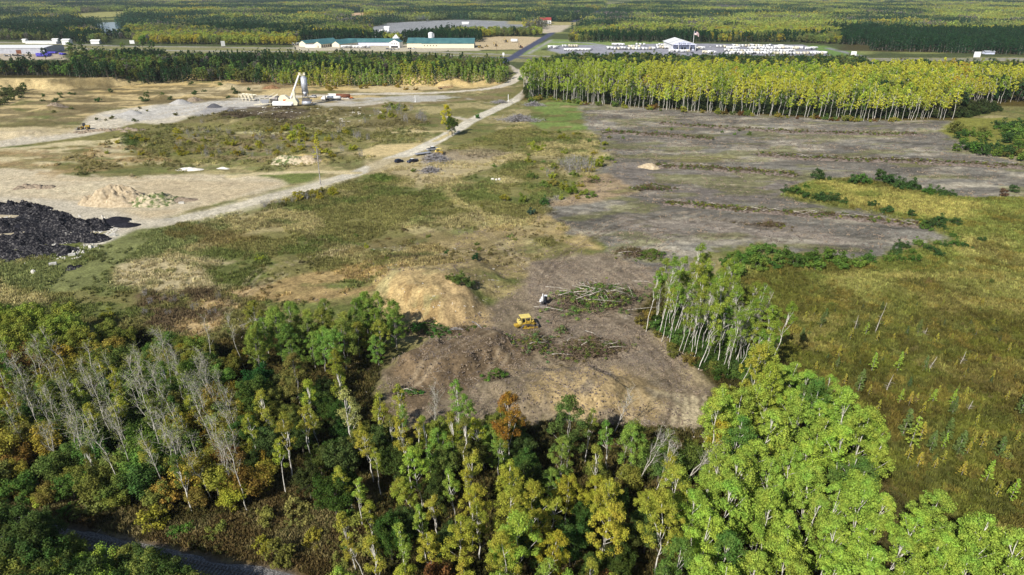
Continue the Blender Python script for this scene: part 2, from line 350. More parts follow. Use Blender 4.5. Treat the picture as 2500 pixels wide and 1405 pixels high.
# --- gravel roads
RB = [(1272, 238), (1235, 254), (1190, 275), (1140, 302), (1095, 328), (1040, 356), (960, 388), (870, 424), (800, 446), (700, 474), (600, 498), (480, 526), (360, 552), (240, 590)]
road(RB, 8.2, (224, 216, 196), seed=101); road([(800, 447), (700, 475), (600, 500), (480, 530)], 14, (206, 196, 172), soft=3, op=.5)
road([(360, 552), (300, 548), (200, 520), (100, 500), (-300, 480)], 16, (212, 202, 180), soft=4, seed=102)
road([(1277, 178), (1262, 190), (1240, 205), (1200, 217), (1130, 224), (1040, 228), (900, 230), (780, 234), (690, 238)], 9, (224, 214, 194), seed=103)
road([(1240, 168), (1277, 180), (1296, 192), (1300, 205), (1290, 225), (1272, 238)], 11, (214, 204, 184), seed=104)
road([(870, 424), (760, 420), (640, 424), (560, 430)], 5, (214, 198, 156), seed=105)
road([(1150, 298), (1120, 288), (1085, 285)], 4.5, (210, 200, 178), seed=106); road([(1060, 345), (1100, 322), (1000, 324), (955, 325)], 3.5, (190, 174, 130), seed=107)
zone([(900, 240), (1000, 232), (1130, 236), (1150, 243), (1060, 248), (920, 250), (800, 262), (760, 256), (770, 246)], (184, 180, 170), patch=(10, .42, .1, 2), seed=108)
road([(760, 252), (860, 258), (930, 250)], 9, (196, 188, 170), soft=2, seed=109)
# --- meadow features
zone([(900, 395), (1010, 380), (1120, 372), (1280, 380), (1170, 420), (1060, 450), (980, 440), (900, 425)], (164, 150, 116), op=.85, warp=6, seed=110)
zone([(1050, 368), (1180, 365), (1260, 376), (1160, 392), (1070, 392)], (134, 122, 104), op=.7, warp=6, seed=111)
road([(1275, 375), (1220, 388), (1180, 408), (1130, 430), (1090, 460), (1110, 490), (1170, 520), (1220, 560), (1250, 600)], 3.4, (158, 146, 104), soft=1.6, warp=2.5, op=.7, seed=112)
zone([(880, 430), (940, 425), (960, 440), (920, 448)], (82, 100, 42), op=.8, seed=113)
zone([(1170, 428), (1240, 430), (1290, 446), (1230, 452)], (168, 156, 116), op=.8, seed=114)
zone([(1310, 252), (1420, 248), (1440, 300), (1470, 315), (1400, 318), (1330, 315), (1290, 300)], (108, 130, 66), patch=(7, .46, .08, 2), op=.8, seed=115)
zone([(0, 700), (0, 620), (180, 625), (330, 560), (480, 545), (560, 560), (420, 620), (380, 690), (250, 730), (120, 720)], (112, 116, 72), patch=(10, .42, .1), seed=116)
zone([(300, 640), (440, 625), (640, 640), (560, 700), (400, 720), (280, 700)], (164, 152, 118), patch=(8, .47, .08, 2), seed=117)
zone([(400, 545), (520, 560), (640, 575), (620, 610), (480, 600), (400, 580)], (104, 92, 56), patch=(9, .42, .1), op=.8, seed=118)
zone([(330, 715), (520, 700), (560, 740), (540, 790), (470, 810), (330, 790)], (96, 82, 62), patch=(5, .44, .08), seed=119)
zone([(480, 740), (620, 690), (640, 720), (560, 770), (500, 830), (440, 850), (400, 820)], (170, 148, 108), patch=(5, .40, .1, 1.5), seed=120)
zone([(600, 700), (760, 660), (900, 640), (1000, 640), (1000, 680), (880, 720), (720, 740), (600, 740)], (146, 126, 86), patch=(6, .42, .1, 2), seed=121)
zone([(1000, 600), (1200, 560), (1330, 520), (1450, 560), (1440, 640), (1340, 700), (1200, 730), (1020, 690), (950, 650)], (146, 130, 92), patch=(9, .40, .12, 2), op=.8, seed=122)
zone([(1290, 525), (1350, 520), (1420, 560), (1460, 610), (1400, 600), (1330, 570)], (172, 152, 106), patch=(6, .46, .1), op=.8, seed=123)
zone([(800, 600), (1100, 560), (1250, 600), (1150, 660), (900, 660)], (118, 106, 70), patch=(7, .5, .07, 2), op=.7, seed=124)
# --- cleared grey field
FIELD = [(1415, 252), (1560, 262), (1800, 277), (2100, 293), (2330, 298), (2300, 312), (2340, 345), (2400, 372), (2560, 410), (2560, 478), (2340, 478), (2200, 450), (2080, 432), (1990, 436), (1930, 455), (1900, 478), (1990, 500), (2160, 520), (2260, 550), (2340, 578), (2160, 602), (2130, 628), (2000, 622), (1860, 590), (1760, 600), (1690, 640), (1600, 680), (1500, 650), (1480, 600), (1400, 560), (1340, 520), (1350, 492), (1430, 475), (1470, 430), (1490, 385), (1470, 345), (1430, 300)]
zone(FIELD, (121, 117, 107), warp=9, seed=130)
zone(FIELD, (160, 152, 134), patch=(7, .53, .06, 2.2), op=.75, seed=131); zone(FIELD, (92, 88, 81), patch=(12, .50, .07, 2.4), op=.75, seed=132)
zone([(1500, 395), (1980, 420), (1900, 500), (1700, 500), (1480, 480)], (112, 105, 98), patch=(14, .42, .1, 2), op=.8, seed=133)
zone([(1430, 430), (1480, 425), (1560, 470), (1440, 500), (1350, 500), (1400, 470)], (146, 126, 96), op=.8, seed=134)
zone([(1560, 385), (1800, 378), (1820, 396), (1600, 400)], (134, 122, 82), op=.6, patch=(6, .4, .1, 2), seed=135)
zone([(1500, 520), (1900, 540), (2100, 590), (1980, 612), (1800, 585), (1560, 600)], (142, 132, 120), op=.7, patch=(9, .45, .1, 2.5), seed=136)
zone(FIELD, (112, 112, 66), patch=(10, .60, .05, 2.4), op=.6, seed=137)
# --- working clearing in the wood
CLEAR = [(1300, 640), (1480, 620), (1600, 655), (1560, 745), (1640, 830), (1710, 905), (1760, 985), (1720, 1050), (1500, 1040), (1200, 1030), (1000, 1050), (920, 1000), (930, 900), (1040, 830), (1180, 760), (1290, 700)]
zone(CLEAR, (122, 110, 90), warp=8, seed=140)
zone([(940, 900), (1080, 830), (1240, 800), (1300, 870), (1150, 950), (980, 1010)], (100, 84, 64), op=.8, seed=141)
zone([(1290, 640), (1420, 620), (1600, 660), (1540, 760), (1660, 900), (1560, 900), (1380, 870), (1300, 780)], (130, 118, 102), op=.8, seed=142)
zone([(1250, 900), (1500, 890), (1640, 960), (1600, 1030), (1300, 1010)], (158, 138, 100), op=.85, patch=(5, .46, .08), seed=143)
zone([(1600, 960), (1720, 960), (1740, 1040), (1640, 1050)], (196, 182, 148), op=.8, patch=(4, .42, .1), seed=144)
zone([(1560, 760), (1600, 760), (1700, 880), (1740, 940), (1690, 940), (1620, 850)], (168, 152, 118), op=.6, seed=145)
zone([(912, 700), (1000, 672), (1100, 690), (1185, 745), (1165, 790), (1080, 800), (980, 775), (930, 745)], (172, 150, 106), warp=5, patch=(6, .34, .1), seed=146, z=2.0)
zone([(915, 710), (1000, 690), (1150, 740), (1150, 780), (1000, 770)], (142, 118, 80), patch=(4, .5, .06, .5), op=.7, seed=147, z=2.5)
zone([(1080, 700), (1180, 735), (1200, 790), (1150, 800), (1080, 790)], (164, 142, 104), warp=4, op=.8, seed=148, z=1.5)
zone([(570, 1170), (880, 1180), (900, 1380), (640, 1430), (200, 1300), (200, 1230)], (112, 92, 60), op=.0)
def ruts(pts, col=(92, 80, 66), op=.55, gap=2.1, seed=1):
    q = np.array(smooth_line(W(pts), 8)); d_ = np.gradient(q, axis=0); d_ = np.stack([-d_[:, 1], d_[:, 0]], 1); d_ /= np.linalg.norm(d_, axis=1, keepdims=True)
    for s_ in (-.5, .5): road([tuple(v_) for v_ in q + d_ * gap * s_], .75, col, soft=.35, warp=.9, op=op, seed=seed, world=True)
for i, pt in enumerate([[(1350, 720), (1420, 690), (1520, 650), (1620, 600)], [(1300, 790), (1400, 790), (1520, 800), (1600, 860), (1650, 950), (1640, 1040)], [(1330, 860), (1450, 900), (1540, 960), (1560, 1030)], [(1380, 780), (1500, 780), (1590, 830), (1680, 930), (1700, 1010)],
                        [(1270, 800), (1180, 840), (1060, 900), (970, 960)], [(1260, 820), (1160, 880), (1080, 940), (1040, 1000)], [(1240, 860), (1180, 930), (1160, 1010)], [(1320, 700), (1360, 640), (1450, 580), (1560, 540), (1700, 530), (1900, 560)], [(1400, 600), (1500, 540), (1650, 520), (1800, 545), (2000, 580)],
                        [(1450, 560), (1600, 570), (1800, 580), (2050, 610)], [(1430, 480), (1550, 440), (1750, 450), (1950, 470)], [(1480, 360), (1650, 370), (1900, 372), (2200, 385), (2400, 400)], [(1440, 280), (1650, 290), (1950, 305), (2250, 318)], [(1500, 350), (1700, 352), (2000, 358), (2300, 376)],
                        [(600, 700), (640, 660), (740, 640), (860, 600)], [(450, 830), (500, 790), (580, 720), (660, 680)], [(470, 835), (530, 780), (610, 710), (700, 665)], [(1290, 660), (1200, 650), (1060, 640), (940, 640)], [(1330, 680), (1240, 610), (1180, 560), (1150, 500)]]):
    ruts(pt, (88, 76, 62) if i % 2 else (160, 146, 122), .6 if i % 2 else .4, seed=900 + i)
for i, pt in enumerate([[(0, 500), (150, 470), (300, 452), (520, 440), (640, 436)], [(60, 480), (220, 440), (420, 430), (620, 428)], [(330, 535), (480, 500), (600, 470), (680, 450)], [(0, 350), (200, 322), (330, 300), (480, 270), (600, 245)], [(0, 342), (160, 318), (260, 295)], [(350, 290), (450, 265), (560, 248)]]):
    ruts(pt, (166, 150, 122), .6, 2.6, seed=930 + i)
# --- bog
BOG = [(1760, 655), (1900, 625), (2140, 645), (2180, 615), (2350, 590), (2250, 545), (2020, 500), (1905, 482), (1930, 455), (1990, 438), (2080, 434), (2200, 452), (2340, 482), (2620, 482), (3000, 600), (3300, 1500), (1900, 1500), (1900, 1000), (1890, 880), (1800, 760)]
zone(BOG, (114, 118, 60), warp=4, seed=150)
mb = sstep(-3, 3, poly_sd(GX, GYY, W(BOG)))
ydark = sstep(215, 140, GYY + (n1 - .5) * 60)
put(mb * ydark * .9, lin(86, 87, 41)); put(mb * ydark * sstep(.52, .62, n2) * .4, lin(88, 70, 38)); put(mb * sstep(.48, .58, fbm(GX, GYY, 5, 3, 66)) * ydark * .6, lin(104, 106, 44))
put(mb * (1 - ydark) * sstep(.45, .58, n1) * .7, lin(150, 142, 86)); put(mb * (1 - ydark) * sstep(.52, .62, n2) * .6, lin(96, 100, 46))
mb = sstep(-3, 3, poly_sd(GX, GYY, W(BOG)))
put(mb * sstep(.56, .64, fbm(GX / 1.8, GYY, 11, 4, 67)) * .5, lin(142, 130, 78)); put(mb * sstep(.56, .64, fbm(GX, GYY, 13, 4, 68)) * .5, lin(70, 62, 32)); put(mb * sstep(.6, .66, fbm(GX, GYY, 4, 3, 69)) * .5, lin(120, 104, 52))
zone([(2000, 440), (2340, 490), (2500, 520), (2300, 540), (2050, 490)], (152, 142, 82), patch=(9, .42, .1, 2), op=.8, seed=151)
zone([(2330, 290), (2620, 290), (2620, 400), (2400, 370), (2300, 320)], (118, 118, 56), seed=152)
# --- forest floors
FLOOR_N = [(-900, 860), (0, 840), (220, 830), (330, 800), (480, 850), (600, 800), (940, 790), (930, 880), (910, 960), (980, 1050), (1250, 1030), (1700, 1050), (1760, 950), (1560, 760), (1600, 720), (1700, 720), (1900, 880), (1960, 960), (2060, 1060), (2160, 1180), (2330, 1330), (2700, 1420), (2700, 1700), (-900, 1700)]
zone(FLOOR_N, (62, 58, 34), warp=5, seed=160); zone(FLOOR_N, (88, 78, 46), patch=(4, .5, .08), seed=161)
zone([(-900, 1190), (150, 1235), (400, 1270), (620, 1270), (640, 1180), (900, 1200), (880, 1420), (640, 1500), (-900, 1400)], (118, 108, 74), warp=5, seed=162)
zone([(-900, 1190), (150, 1235), (400, 1270), (620, 1270), (640, 1180), (900, 1200), (880, 1420), (640, 1500), (-900, 1400)], (92, 78, 50), patch=(5, .5, .08), seed=163)
MID_STAND = [(1270, 246), (1330, 240), (1420, 250), (1560, 262), (1800, 277), (2100, 293), (2330, 296), (2400, 260), (2620, 262), (2620, 150), (1300, 150)]
zone(MID_STAND, (82, 72, 34), warp=3, seed=164)
LEFT_WOOD = [(-700, 212), (0, 212), (250, 210), (420, 194), (640, 196), (1225, 198), (1240, 150), (-700, 150)]
zone(LEFT_WOOD, (66, 60, 32), warp=3, seed=165)
# --- highways, lots and lawns beyond
ASPH = (142, 142, 150)
zone([(-900, 95), (60, 103), (260, 112), (700, 116), (1000, 122), (1240, 134), (1500, 142), (2030, 142), (2620, 138), (2620, 150), (2030, 152), (1500, 152), (1240, 152), (1000, 136), (700, 132), (260, 132), (-900, 124)], (124, 122, 84), soft=4, warp=8, seed=170)
for off in (0, 9):
    road([(-900, 98 + off), (0, 104 + off), (260, 112 + off), (700, 118 + off), (1000, 125 + off * .8), (1240, 134 + off * .8), (1500, 141 + off * .4), (2030, 144 + off * .4), (2620, 143 + off * .4)], 8, (150, 146, 142), soft=2, warp=0)
zone([(1345, 96), (1640, 100), (1640, 112), (1345, 112), (1290, 134), (1260, 134)], (120, 136, 80), soft=4, warp=5, seed=171)
zone([(1930, 112), (2010, 112), (2110, 134), (2030, 138)], (100, 124, 66), soft=4, warp=4, seed=172)
zone([(1342, 112), (1430, 110), (1500, 112), (1640, 106), (1760, 108), (1960, 110), (2030, 136), (1400, 138), (1340, 124)], ASPH, soft=4, warp=4, seed=173)
road([(1340, 103), (1420, 104), (1480, 112), (1540, 118)], 9, (140, 140, 146), soft=3); road([(1290, 132), (1330, 108), (1345, 98)], 5, (150, 148, 140), soft=3)
road([(2020, 118), (2060, 128), (2110, 140)], 9, (130, 130, 132), soft=3)
zone([(1160, 92), (1240, 88), (1330, 92), (1290, 122), (1180, 122), (1120, 120)], (186, 168, 134), soft=5, warp=8, seed=174)
zone([(720, 108), (1000, 108), (1170, 118), (1170, 124), (1000, 126), (720, 124)], (196, 186, 164), soft=4, warp=5, seed=175)
zone([(-500, 118), (130, 118), (165, 146), (-500, 152)], (170, 158, 138), soft=4, warp=6, seed=176)
road([(1205, 160), (1235, 148), (1262, 134), (1320, 98), (1385, 60), (1440, 36), (1500, 12), (1520, 4)], 12, (72, 76, 96), soft=2, warp=0)
road([(1190, 140), (1240, 141), (1300, 142)], 12, (78, 82, 100), soft=2, warp=0)
zone([(820, 90), (950, 56), (1120, 48), (1300, 55), (1300, 72), (1100, 84), (980, 92)], (136, 138, 140), soft=8, warp=20, seed=177)
zone([(1322, 62), (1395, 62), (1365, 80), (1322, 82)], (190, 178, 156), soft=6, warp=5, seed=178)
zone([(1240, 52), (1420, 55), (1400, 62), (1240, 60)], (150, 142, 96), soft=8, warp=5, seed=179)
zone([(130, 44), (220, 30), (320, 28), (310, 40), (200, 44)], (140, 138, 84), soft=12, warp=20, seed=180)
zone([(2040, 124), (2620, 136), (2620, 90), (2080, 96)], (70, 66, 40), soft=8, warp=5, seed=181)
zone([(840, 34), (900, 30), (900, 38), (850, 40)], (190, 160, 130), soft=10, warp=20, seed=182)
road([(1480, 6), (1540, 4)], 40, (200, 186, 160), soft=10)
# --- rail bed
RAIL = [(-260, 1222), (141, 1316), (330, 1358), (492, 1394), (700, 1440)]
road([(x, y - 6) for x, y in RAIL], 4.5, (92, 88, 86), soft=1.0, warp=2.5, seed=190); road([(x, y - 6) for x, y in RAIL], 9, (84, 78, 84), soft=3, warp=5, op=.0, seed=191)
def streak(poly, ang, amp, seed, lw=1.1, ll=16):
    pw = W(poly); s_ = slice(0, NR); m = sstep(-2, 4, poly_sd(GX, GYY, pw)); ca_, sa_ = math.cos(ang), math.sin(ang)
    wx = GX + 6 * (fbm(GX, GYY, 30, 2, seed) - .5); wy = GYY + 10 * (fbm(GX, GYY, 35, 2, seed + 1) - .5)
    a_ = wx * ca_ + wy * sa_; b__ = -wx * sa_ + wy * ca_; f = fbm(a_ / ll * lw, b__, lw, 3, seed + 2)
    C[:] = C * (1 + amp * 2.2 * (f - .5) * m)[..., None]
streak(FIELD, R(-14), .5, 301, 1.6, 26); streak(CLEAR, R(120), .5, 302, .8, 12); streak([(1300, 520), (1450, 500), (1900, 560), (1700, 640), (1480, 640)], R(-40), .4, 303, 1.3, 20)
streak([(560, 640), (1000, 600), (1300, 560), (1440, 620), (1200, 740), (700, 760), (440, 840)], R(38), .45, 304, .9, 14); streak([(-400, 372), (700, 430), (640, 490), (240, 590), (-400, 560)], R(10), .16, 305, 1.5, 20); streak([(-400, 300), (600, 235), (640, 270), (200, 340), (-400, 370)], R(30), .14, 306, 2, 24)
# overall variation
v = 1 + .50 * (fbm(GX, GYY, 1.6, 3, 91) - .5) + .35 * (fbm(GX / 3, GYY, 6, 3, 92) - .5) + .25 * (fbm(GX, GYY, 40, 3, 93) - .5)
C *= v[..., None]
lum = C.mean(-1, keepdims=True); C *= .98 - .30 * sstep(.25, .6, lum)
V = np.stack([GX, GYY, GZ], -1).reshape(-1, 3)
ii = (np.arange(NR - 1)[:, None] * NC + np.arange(NC - 1)[None, :]).ravel()
F = np.stack([ii, ii + 1, ii + NC + 1, ii + NC], -1)
gm, nt = new_mat('ground'); b = nt.nodes['Principled BSDF']; b.inputs['Roughness'].default_value = .95; b.inputs['Specular IOR Level'].default_value = .08
va = N(nt, 'ShaderNodeVertexColor', layer_name='soil'); tc = N(nt, 'ShaderNodeTexCoord')
no = N(nt, 'ShaderNodeTexNoise'); no.inputs['Scale'].default_value = 1.6; no.inputs['Detail'].default_value = 8; no.inputs['Roughness'].default_value = .75
no2 = N(nt, 'ShaderNodeTexNoise'); no2.inputs['Scale'].default_value = .35; no2.inputs['Detail'].default_value = 6
mr = N(nt, 'ShaderNodeMapRange'); mr.inputs['From Min'].default_value = .32; mr.inputs['From Max'].default_value = .68; mr.inputs['To Min'].default_value = .45; mr.inputs['To Max'].default_value = 1.55
mr2 = N(nt, 'ShaderNodeMapRange'); mr2.inputs['From Min'].default_value = .3; mr2.inputs['From Max'].default_value = .7; mr2.inputs['To Min'].default_value = .8; mr2.inputs['To Max'].default_value = 1.2
mu = N(nt, 'ShaderNodeMath', operation='MULTIPLY'); hv = N(nt, 'ShaderNodeHueSaturation')
for n_ in (no, no2): nt.links.new(tc.outputs['Object'], n_.inputs['Vector'])
nt.links.new(no.outputs[0], mr.inputs['Value']); nt.links.new(no2.outputs[0], mr2.inputs['Value'])
nt.links.new(mr.outputs[0], mu.inputs[0]); nt.links.new(mr2.outputs[0], mu.inputs[1]); nt.links.new(mu.outputs[0], hv.inputs['Value']); nt.links.new(va.outputs[0], hv.inputs['Color'])
nt.links.new(hv.outputs[0], b.inputs['Base Color'])
bp = N(nt, 'ShaderNodeBump'); bp.inputs['Distance'].default_value = .35; bp.inputs['Strength'].default_value = .8
nt.links.new(no.outputs[0], bp.inputs['Height']); nt.links.new(bp.outputs[0], b.inputs['Normal'])
gme = mesh_np('ground', V, F, gm, smooth=True)
ca = gme.color_attributes.new('soil', 'FLOAT_COLOR', 'POINT')
ca.data.foreach_set('color', np.concatenate([C.reshape(-1, 3), np.ones((NR * NC, 1))], 1).astype(np.float32).ravel())
ground = link_mesh('ground', gme); ground['kind'] = 'structure'
def gz1(x, y):                               # quick look-up on the finished ground sheet
    fr = (math.log(max(y, 43) / GY0)) / GK; r = min(max(int(fr), 0), NR - 2); fr = min(max(fr - r, 0), 1)
    fc = (x / (y + 40) + 1.02) / 2.04 * (NC - 1); c = min(max(int(fc), 0), NC - 2); fc = min(max(fc - c, 0), 1)
    return float((GZ[r, c] * (1 - fc) + GZ[r, c + 1] * fc) * (1 - fr) + (GZ[r + 1, c] * (1 - fc) + GZ[r + 1, c + 1] * fc) * fr)
def gcol(X, Y):
    X = np.asarray(X); Y = np.asarray(Y)
    r = np.clip((np.log(np.maximum(Y, 43) / GY0) / GK).astype(int), 0, NR - 1); c = np.clip(((X / (Y + 40) + 1.02) / 2.04 * (NC - 1)).astype(int), 0, NC - 1)
    return C[r, c]
# ---------------------------------------------------------------- plant geometry
def rdir(rng, n):
    v = rng.normal(size=(n, 3)); return v / np.linalg.norm(v, axis=1, keepdims=True)
def leafcloud(rng, cen, rad, per, size, flat=.8, up=.35, shell=.45, asp=1.0):
    cen = np.asarray(cen, float); rad = np.asarray(rad, float); n = len(cen) * per
    c = np.repeat(cen, per, 0); r = np.repeat(rad, per)[:, None]; d = rdir(rng, n)
    p = c + d * r * (rng.random((n, 1)) ** shell) * np.array([1, 1, flat])
    nor = d * .8 + rdir(rng, n) * .65 + np.array([0, 0, up]); nor /= np.linalg.norm(nor, axis=1, keepdims=True)
    t = np.cross(nor, rdir(rng, n)); t /= np.linalg.norm(t, axis=1, keepdims=True) + 1e-9; bt = np.cross(nor, t)
    s = size * .5 * rng.uniform(.6, 1.35, (n, 1))
    V = np.stack([p + t * s, p + bt * s * .8 * asp, p - t * s, p - bt * s * .8 * asp], 1).reshape(-1, 3)
    return V
def quads(V): return np.arange(len(V)).reshape(-1, 4)
def cloud_mesh(name, Vs, mat): V = np.concatenate(Vs); return mesh_np(name, V, quads(V), mat)
def stem(mb, rng, p0, p1, r0, r1, n=5, k=5, wob=.15):
    p0 = Vector(p0); p1 = Vector(p1); L = (p1 - p0).length; pts = []
    for i in range(k + 1):
        t = i / k; w = wob * L * .028 * math.sin(math.pi * t)
        pts.append(p0.lerp(p1, t) + Vector((rng.normal() * w, rng.normal() * w, 0)))
    mb.tube(pts, [r0 + (r1 - r0) * i / k for i in range(k + 1)], n, cap=False); return pts
def sphere_pts(rng, n, cx, cy, cz, rx, ry, rz, hollow=.5):
    d = rdir(rng, n); r = rng.random((n, 1)) ** hollow
    return np.array([cx, cy, cz]) + d * r * np.array([rx, ry, rz])
# each maker returns (trunk mesh, crown mesh)
def mk_aspen(seed, H=16.0, z0=.42, Rm=2.5, ncl=46, per=95, leaf=.26, trunk=.16, matb='bark_white', matl='leaf', limbs=9, clr=.85, n=5):
    if leaf < .3: leaf, per = leaf * .8, int(per * 1.5)
    rng = np.random.default_rng(seed); mb = MB()
    lean = rng.normal(0, .35, 2); top = (lean[0], lean[1], H * .96)
    tp = stem(mb, rng, (0, 0, -.4), top, trunk, .035, n, 7, .5)
    cl = []; rr = []
    for i in range(ncl):
        t = rng.random() ** .8; z = H * (z0 + (1 - z0) * t) - .3
        prof = math.sin(math.pi * min(1, .18 + .80 * t)) ** .7
        a = rng.uniform(0, 6.283); q = Rm * prof * math.sqrt(rng.uniform(.1, 1))
        cl.append((lean[0] * z / H + q * math.cos(a), lean[1] * z / H + q * math.sin(a), z)); rr.append(rng.uniform(.55, 1.15) * clr)
    for i in range(limbs):
        c = cl[rng.integers(len(cl))]; zb = max(H * .3, c[2] - rng.uniform(1.5, 4)); f = zb / H
        stem(mb, rng, (lean[0] * f, lean[1] * f, zb), c, .07 * trunk / .16, .02, 4, 3, .6)
    V = leafcloud(rng, cl, rr, per, leaf)
    return mb.mesh('trunk', M[matb], True), cloud_mesh('crown', [V], M[matl])
def mk_oak(seed, H=10.0, Rm=4.2, ncl=70, per=95, leaf=.34, matl='leaf', z0=.2, matb='bark_dark', clr=1.0):
    if leaf < .4: leaf, per = leaf * .8, int(per * 1.5)
    rng = np.random.default_rng(seed); mb = MB(); stem(mb, rng, (0, 0, -.4), (0, 0, H * .6), .26, .14, 6, 4, .4)
    cz = H * (z0 + .5 * (1 - z0)); rz = H * .5 * (1 - z0)
    d = rdir(rng, ncl); d[:, 2] = np.abs(d[:, 2]) * np.where(rng.random(ncl) < .72, 1, -1)
    lob = 1 + .22 * np.sin(3 * np.arctan2(d[:, 1], d[:, 0]) + seed) + rng.normal(0, .08, ncl)
    c = np.array([0, 0, cz]) + d * (rng.random((ncl, 1)) ** .3) * np.array([Rm, Rm, rz]) * .84 * lob[:, None]
    for i in range(7): stem(mb, rng, (0, 0, H * rng.uniform(.25, .5)), c[i], .1, .03, 4, 3, .6)
    V = leafcloud(rng, c, rng.uniform(.7, 1.25, ncl) * clr, per, leaf)
    return mb.mesh('trunk', M[matb], True), cloud_mesh('crown', [V], M[matl])
def mk_bare(seed, H=15.0, leafn=260, fork=False, matl='leaf'):
    rng = np.random.default_rng(seed); mb = MB(); tips = []
    stems = [((0, 0, -.4), (rng.normal(0, .7), rng.normal(0, .7), H), .105)]
    if fork: stems.append(((0, 0, H * .25), (rng.choice([-1, 1]) * rng.uniform(1, 2.2), rng.normal(0, 1), H * .92), .065))
    for a, b_, r in stems:
        pts = stem(mb, rng, a, b_, r, .03, 6, 7, .5)
        for k in range(14):
            i = rng.integers(3, 7); t = rng.random(); p = pts[i].lerp(pts[i + 1], t); az = rng.uniform(0, 6.283)
            L = rng.uniform(1.2, 3.0) * (1.25 - p.z / H * .6); q = p + Vector((math.cos(az) * L * .55, math.sin(az) * L * .55, L * rng.uniform(.6, 1.1)))
            if i < 3 and rng.random() < .5: L *= .5; q = p + Vector((math.cos(az) * L, math.sin(az) * L, L * .2))
            stem(mb, rng, p, q, .03, .012, 3, 3, .9)
            for _ in range(6):
                s = p.lerp(q, rng.uniform(.3, 1)); e = s + Vector((rng.normal(0, .6), rng.normal(0, .6), rng.uniform(.1, 1.0)))
                stem(mb, rng, s, e, .014, .008, 3, 1, 0); tips.append(e)
    cl = np.array([tuple(t) for t in tips]); V = leafcloud(rng, cl, np.full(len(cl), .38), max(1, leafn // len(cl)), .17)
    return mb.mesh('trunk', M['bark_birch'], True), cloud_mesh('crown', [V], M[matl])
def mk_spruce(seed, H=8.0, Rm=1.7, n=26, per=70, leaf=.3, matl='leaf', matb='bark_grey', z0=.12, open_=.0):
    rng = np.random.default_rng(seed); mb = MB(); stem(mb, rng, (0, 0, -.3), (rng.normal(0, .1), rng.normal(0, .1), H), .11 * H / 8, .02, 5, 4, .2)
    cl = []; rr = []
    for i in range(n * 3):
        t = rng.random() ** .75; z = H * (z0 + (1 - z0) * t); r = Rm * (1 - t) ** .8 + .1
        a = rng.uniform(0, 6.283); q = r * rng.uniform(.35, 1)
        cl.append((q * math.cos(a), q * math.sin(a), z - q * .25)); rr.append((.3 + .35 * (1 - t)) * (1 - open_ * .4) * Rm / 1.7)
    V = leafcloud(rng, cl, rr, per // 3, leaf, flat=.5, up=.5)
    return mb.mesh('trunk', M[matb], True), cloud_mesh('crown', [V], M[matl])
def mk_bush(seed, H=2.2, Rm=1.8, ncl=22, per=60, leaf=.22, matl='leaf', twig=True):
    rng = np.random.default_rng(seed); mb = MB(); d = rdir(rng, ncl); d[:, 2] = np.abs(d[:, 2])
    lob = 1 + .3 * np.sin(2 * np.arctan2(d[:, 1], d[:, 0]) + seed) + rng.normal(0, .12, ncl)
    c = d * (rng.random((ncl, 1)) ** .4) * np.array([Rm, Rm, H * .85]) * lob[:, None] * .85 + np.array([0, 0, .15 * H])
    for i in range(7 if twig else 2): stem(mb, rng, (rng.normal(0, .1), rng.normal(0, .1), -.2), c[i] * 1.05, .03, .01, 3, 2, .6)
    V = leafcloud(rng, c, rng.uniform(.35, .6, ncl) * Rm / 1.8, per, leaf)
    return mb.mesh('stems', M['bark_grey'], True), cloud_mesh('foliage', [V], M[matl])
def mk_twigs(seed, H=3.0, n=14, matb='wood_grey', leafn=40, matl='leaf', Rm=1.2):   # leafless sapling clump
    rng = np.random.default_rng(seed); mb = MB(); tips = []
    for i in range(n):
        b_ = Vector((rng.normal(0, Rm * .5), rng.normal(0, Rm * .5), -.2)); t = b_ + Vector((rng.normal(0, .3), rng.normal(0, .3), H * rng.uniform(.6, 1.1)))
        stem(mb, rng, b_, t, .035, .012, 3, 2, .4)
        for _ in range(5):
            s = b_.lerp(t, rng.uniform(.35, 1)); e = s + Vector((rng.normal(0, .35), rng.normal(0, .35), rng.uniform(.2, .7))); stem(mb, rng, s, e, .02, .01, 3, 1, 0); tips.append(tuple(e))
    V = leafcloud(rng, np.array(tips), np.full(len(tips), .25), max(1, leafn // len(tips)), .16)
    return mb.mesh('stems', M[matb], True), cloud_mesh('foliage', [V], M[matl])
PR = {}
PR['aspen'] = [mk_aspen(s, H=14.5 + (s % 3), Rm=2.6 + .3 * (s % 3), ncl=52, trunk=.12, limbs=7) for s in range(1, 11)]
PR['aspen_thin'] = [mk_aspen(s, H=14 + (s % 3), z0=.5, Rm=1.7, ncl=26, per=80, leaf=.24, limbs=12, clr=.8) for s in range(11, 18)]
PR['edge'] = [mk_aspen(s, H=17 + (s % 3), z0=.6, Rm=1.8, ncl=24, per=80, leaf=.25, trunk=.095, limbs=14) for s in range(21, 27)]
PR['green'] = [mk_aspen(s, H=12.5 + (s % 2), z0=.22, Rm=3.2, ncl=66, per=80, leaf=.26, matb='bark_grey') for s in range(31, 34)]
PR['oak'] = [mk_oak(s) for s in range(41, 46)]
PR['oak_small'] = [mk_oak(s, H=5.5, Rm=2.6, ncl=40, per=70, leaf=.28, z0=.08, clr=.8) for s in range(51, 55)]
PR['bare'] = [mk_bare(s, H=13.5 + (s % 3), fork=(s % 3 == 0), leafn=430) for s in range(61, 69)]
PR['dead'] = [mk_bare(s, H=12, fork=True, leafn=1) for s in range(71, 73)]
PR['spruce'] = [mk_spruce(s) for s in range(81, 84)]
PR['larch'] = [mk_spruce(s, H=6.5, Rm=1.35, n=20, per=54, leaf=.24, open_=.6, z0=.18) for s in range(86, 89)]
PR['bush'] = [mk_bush(s) for s in range(91, 96)]
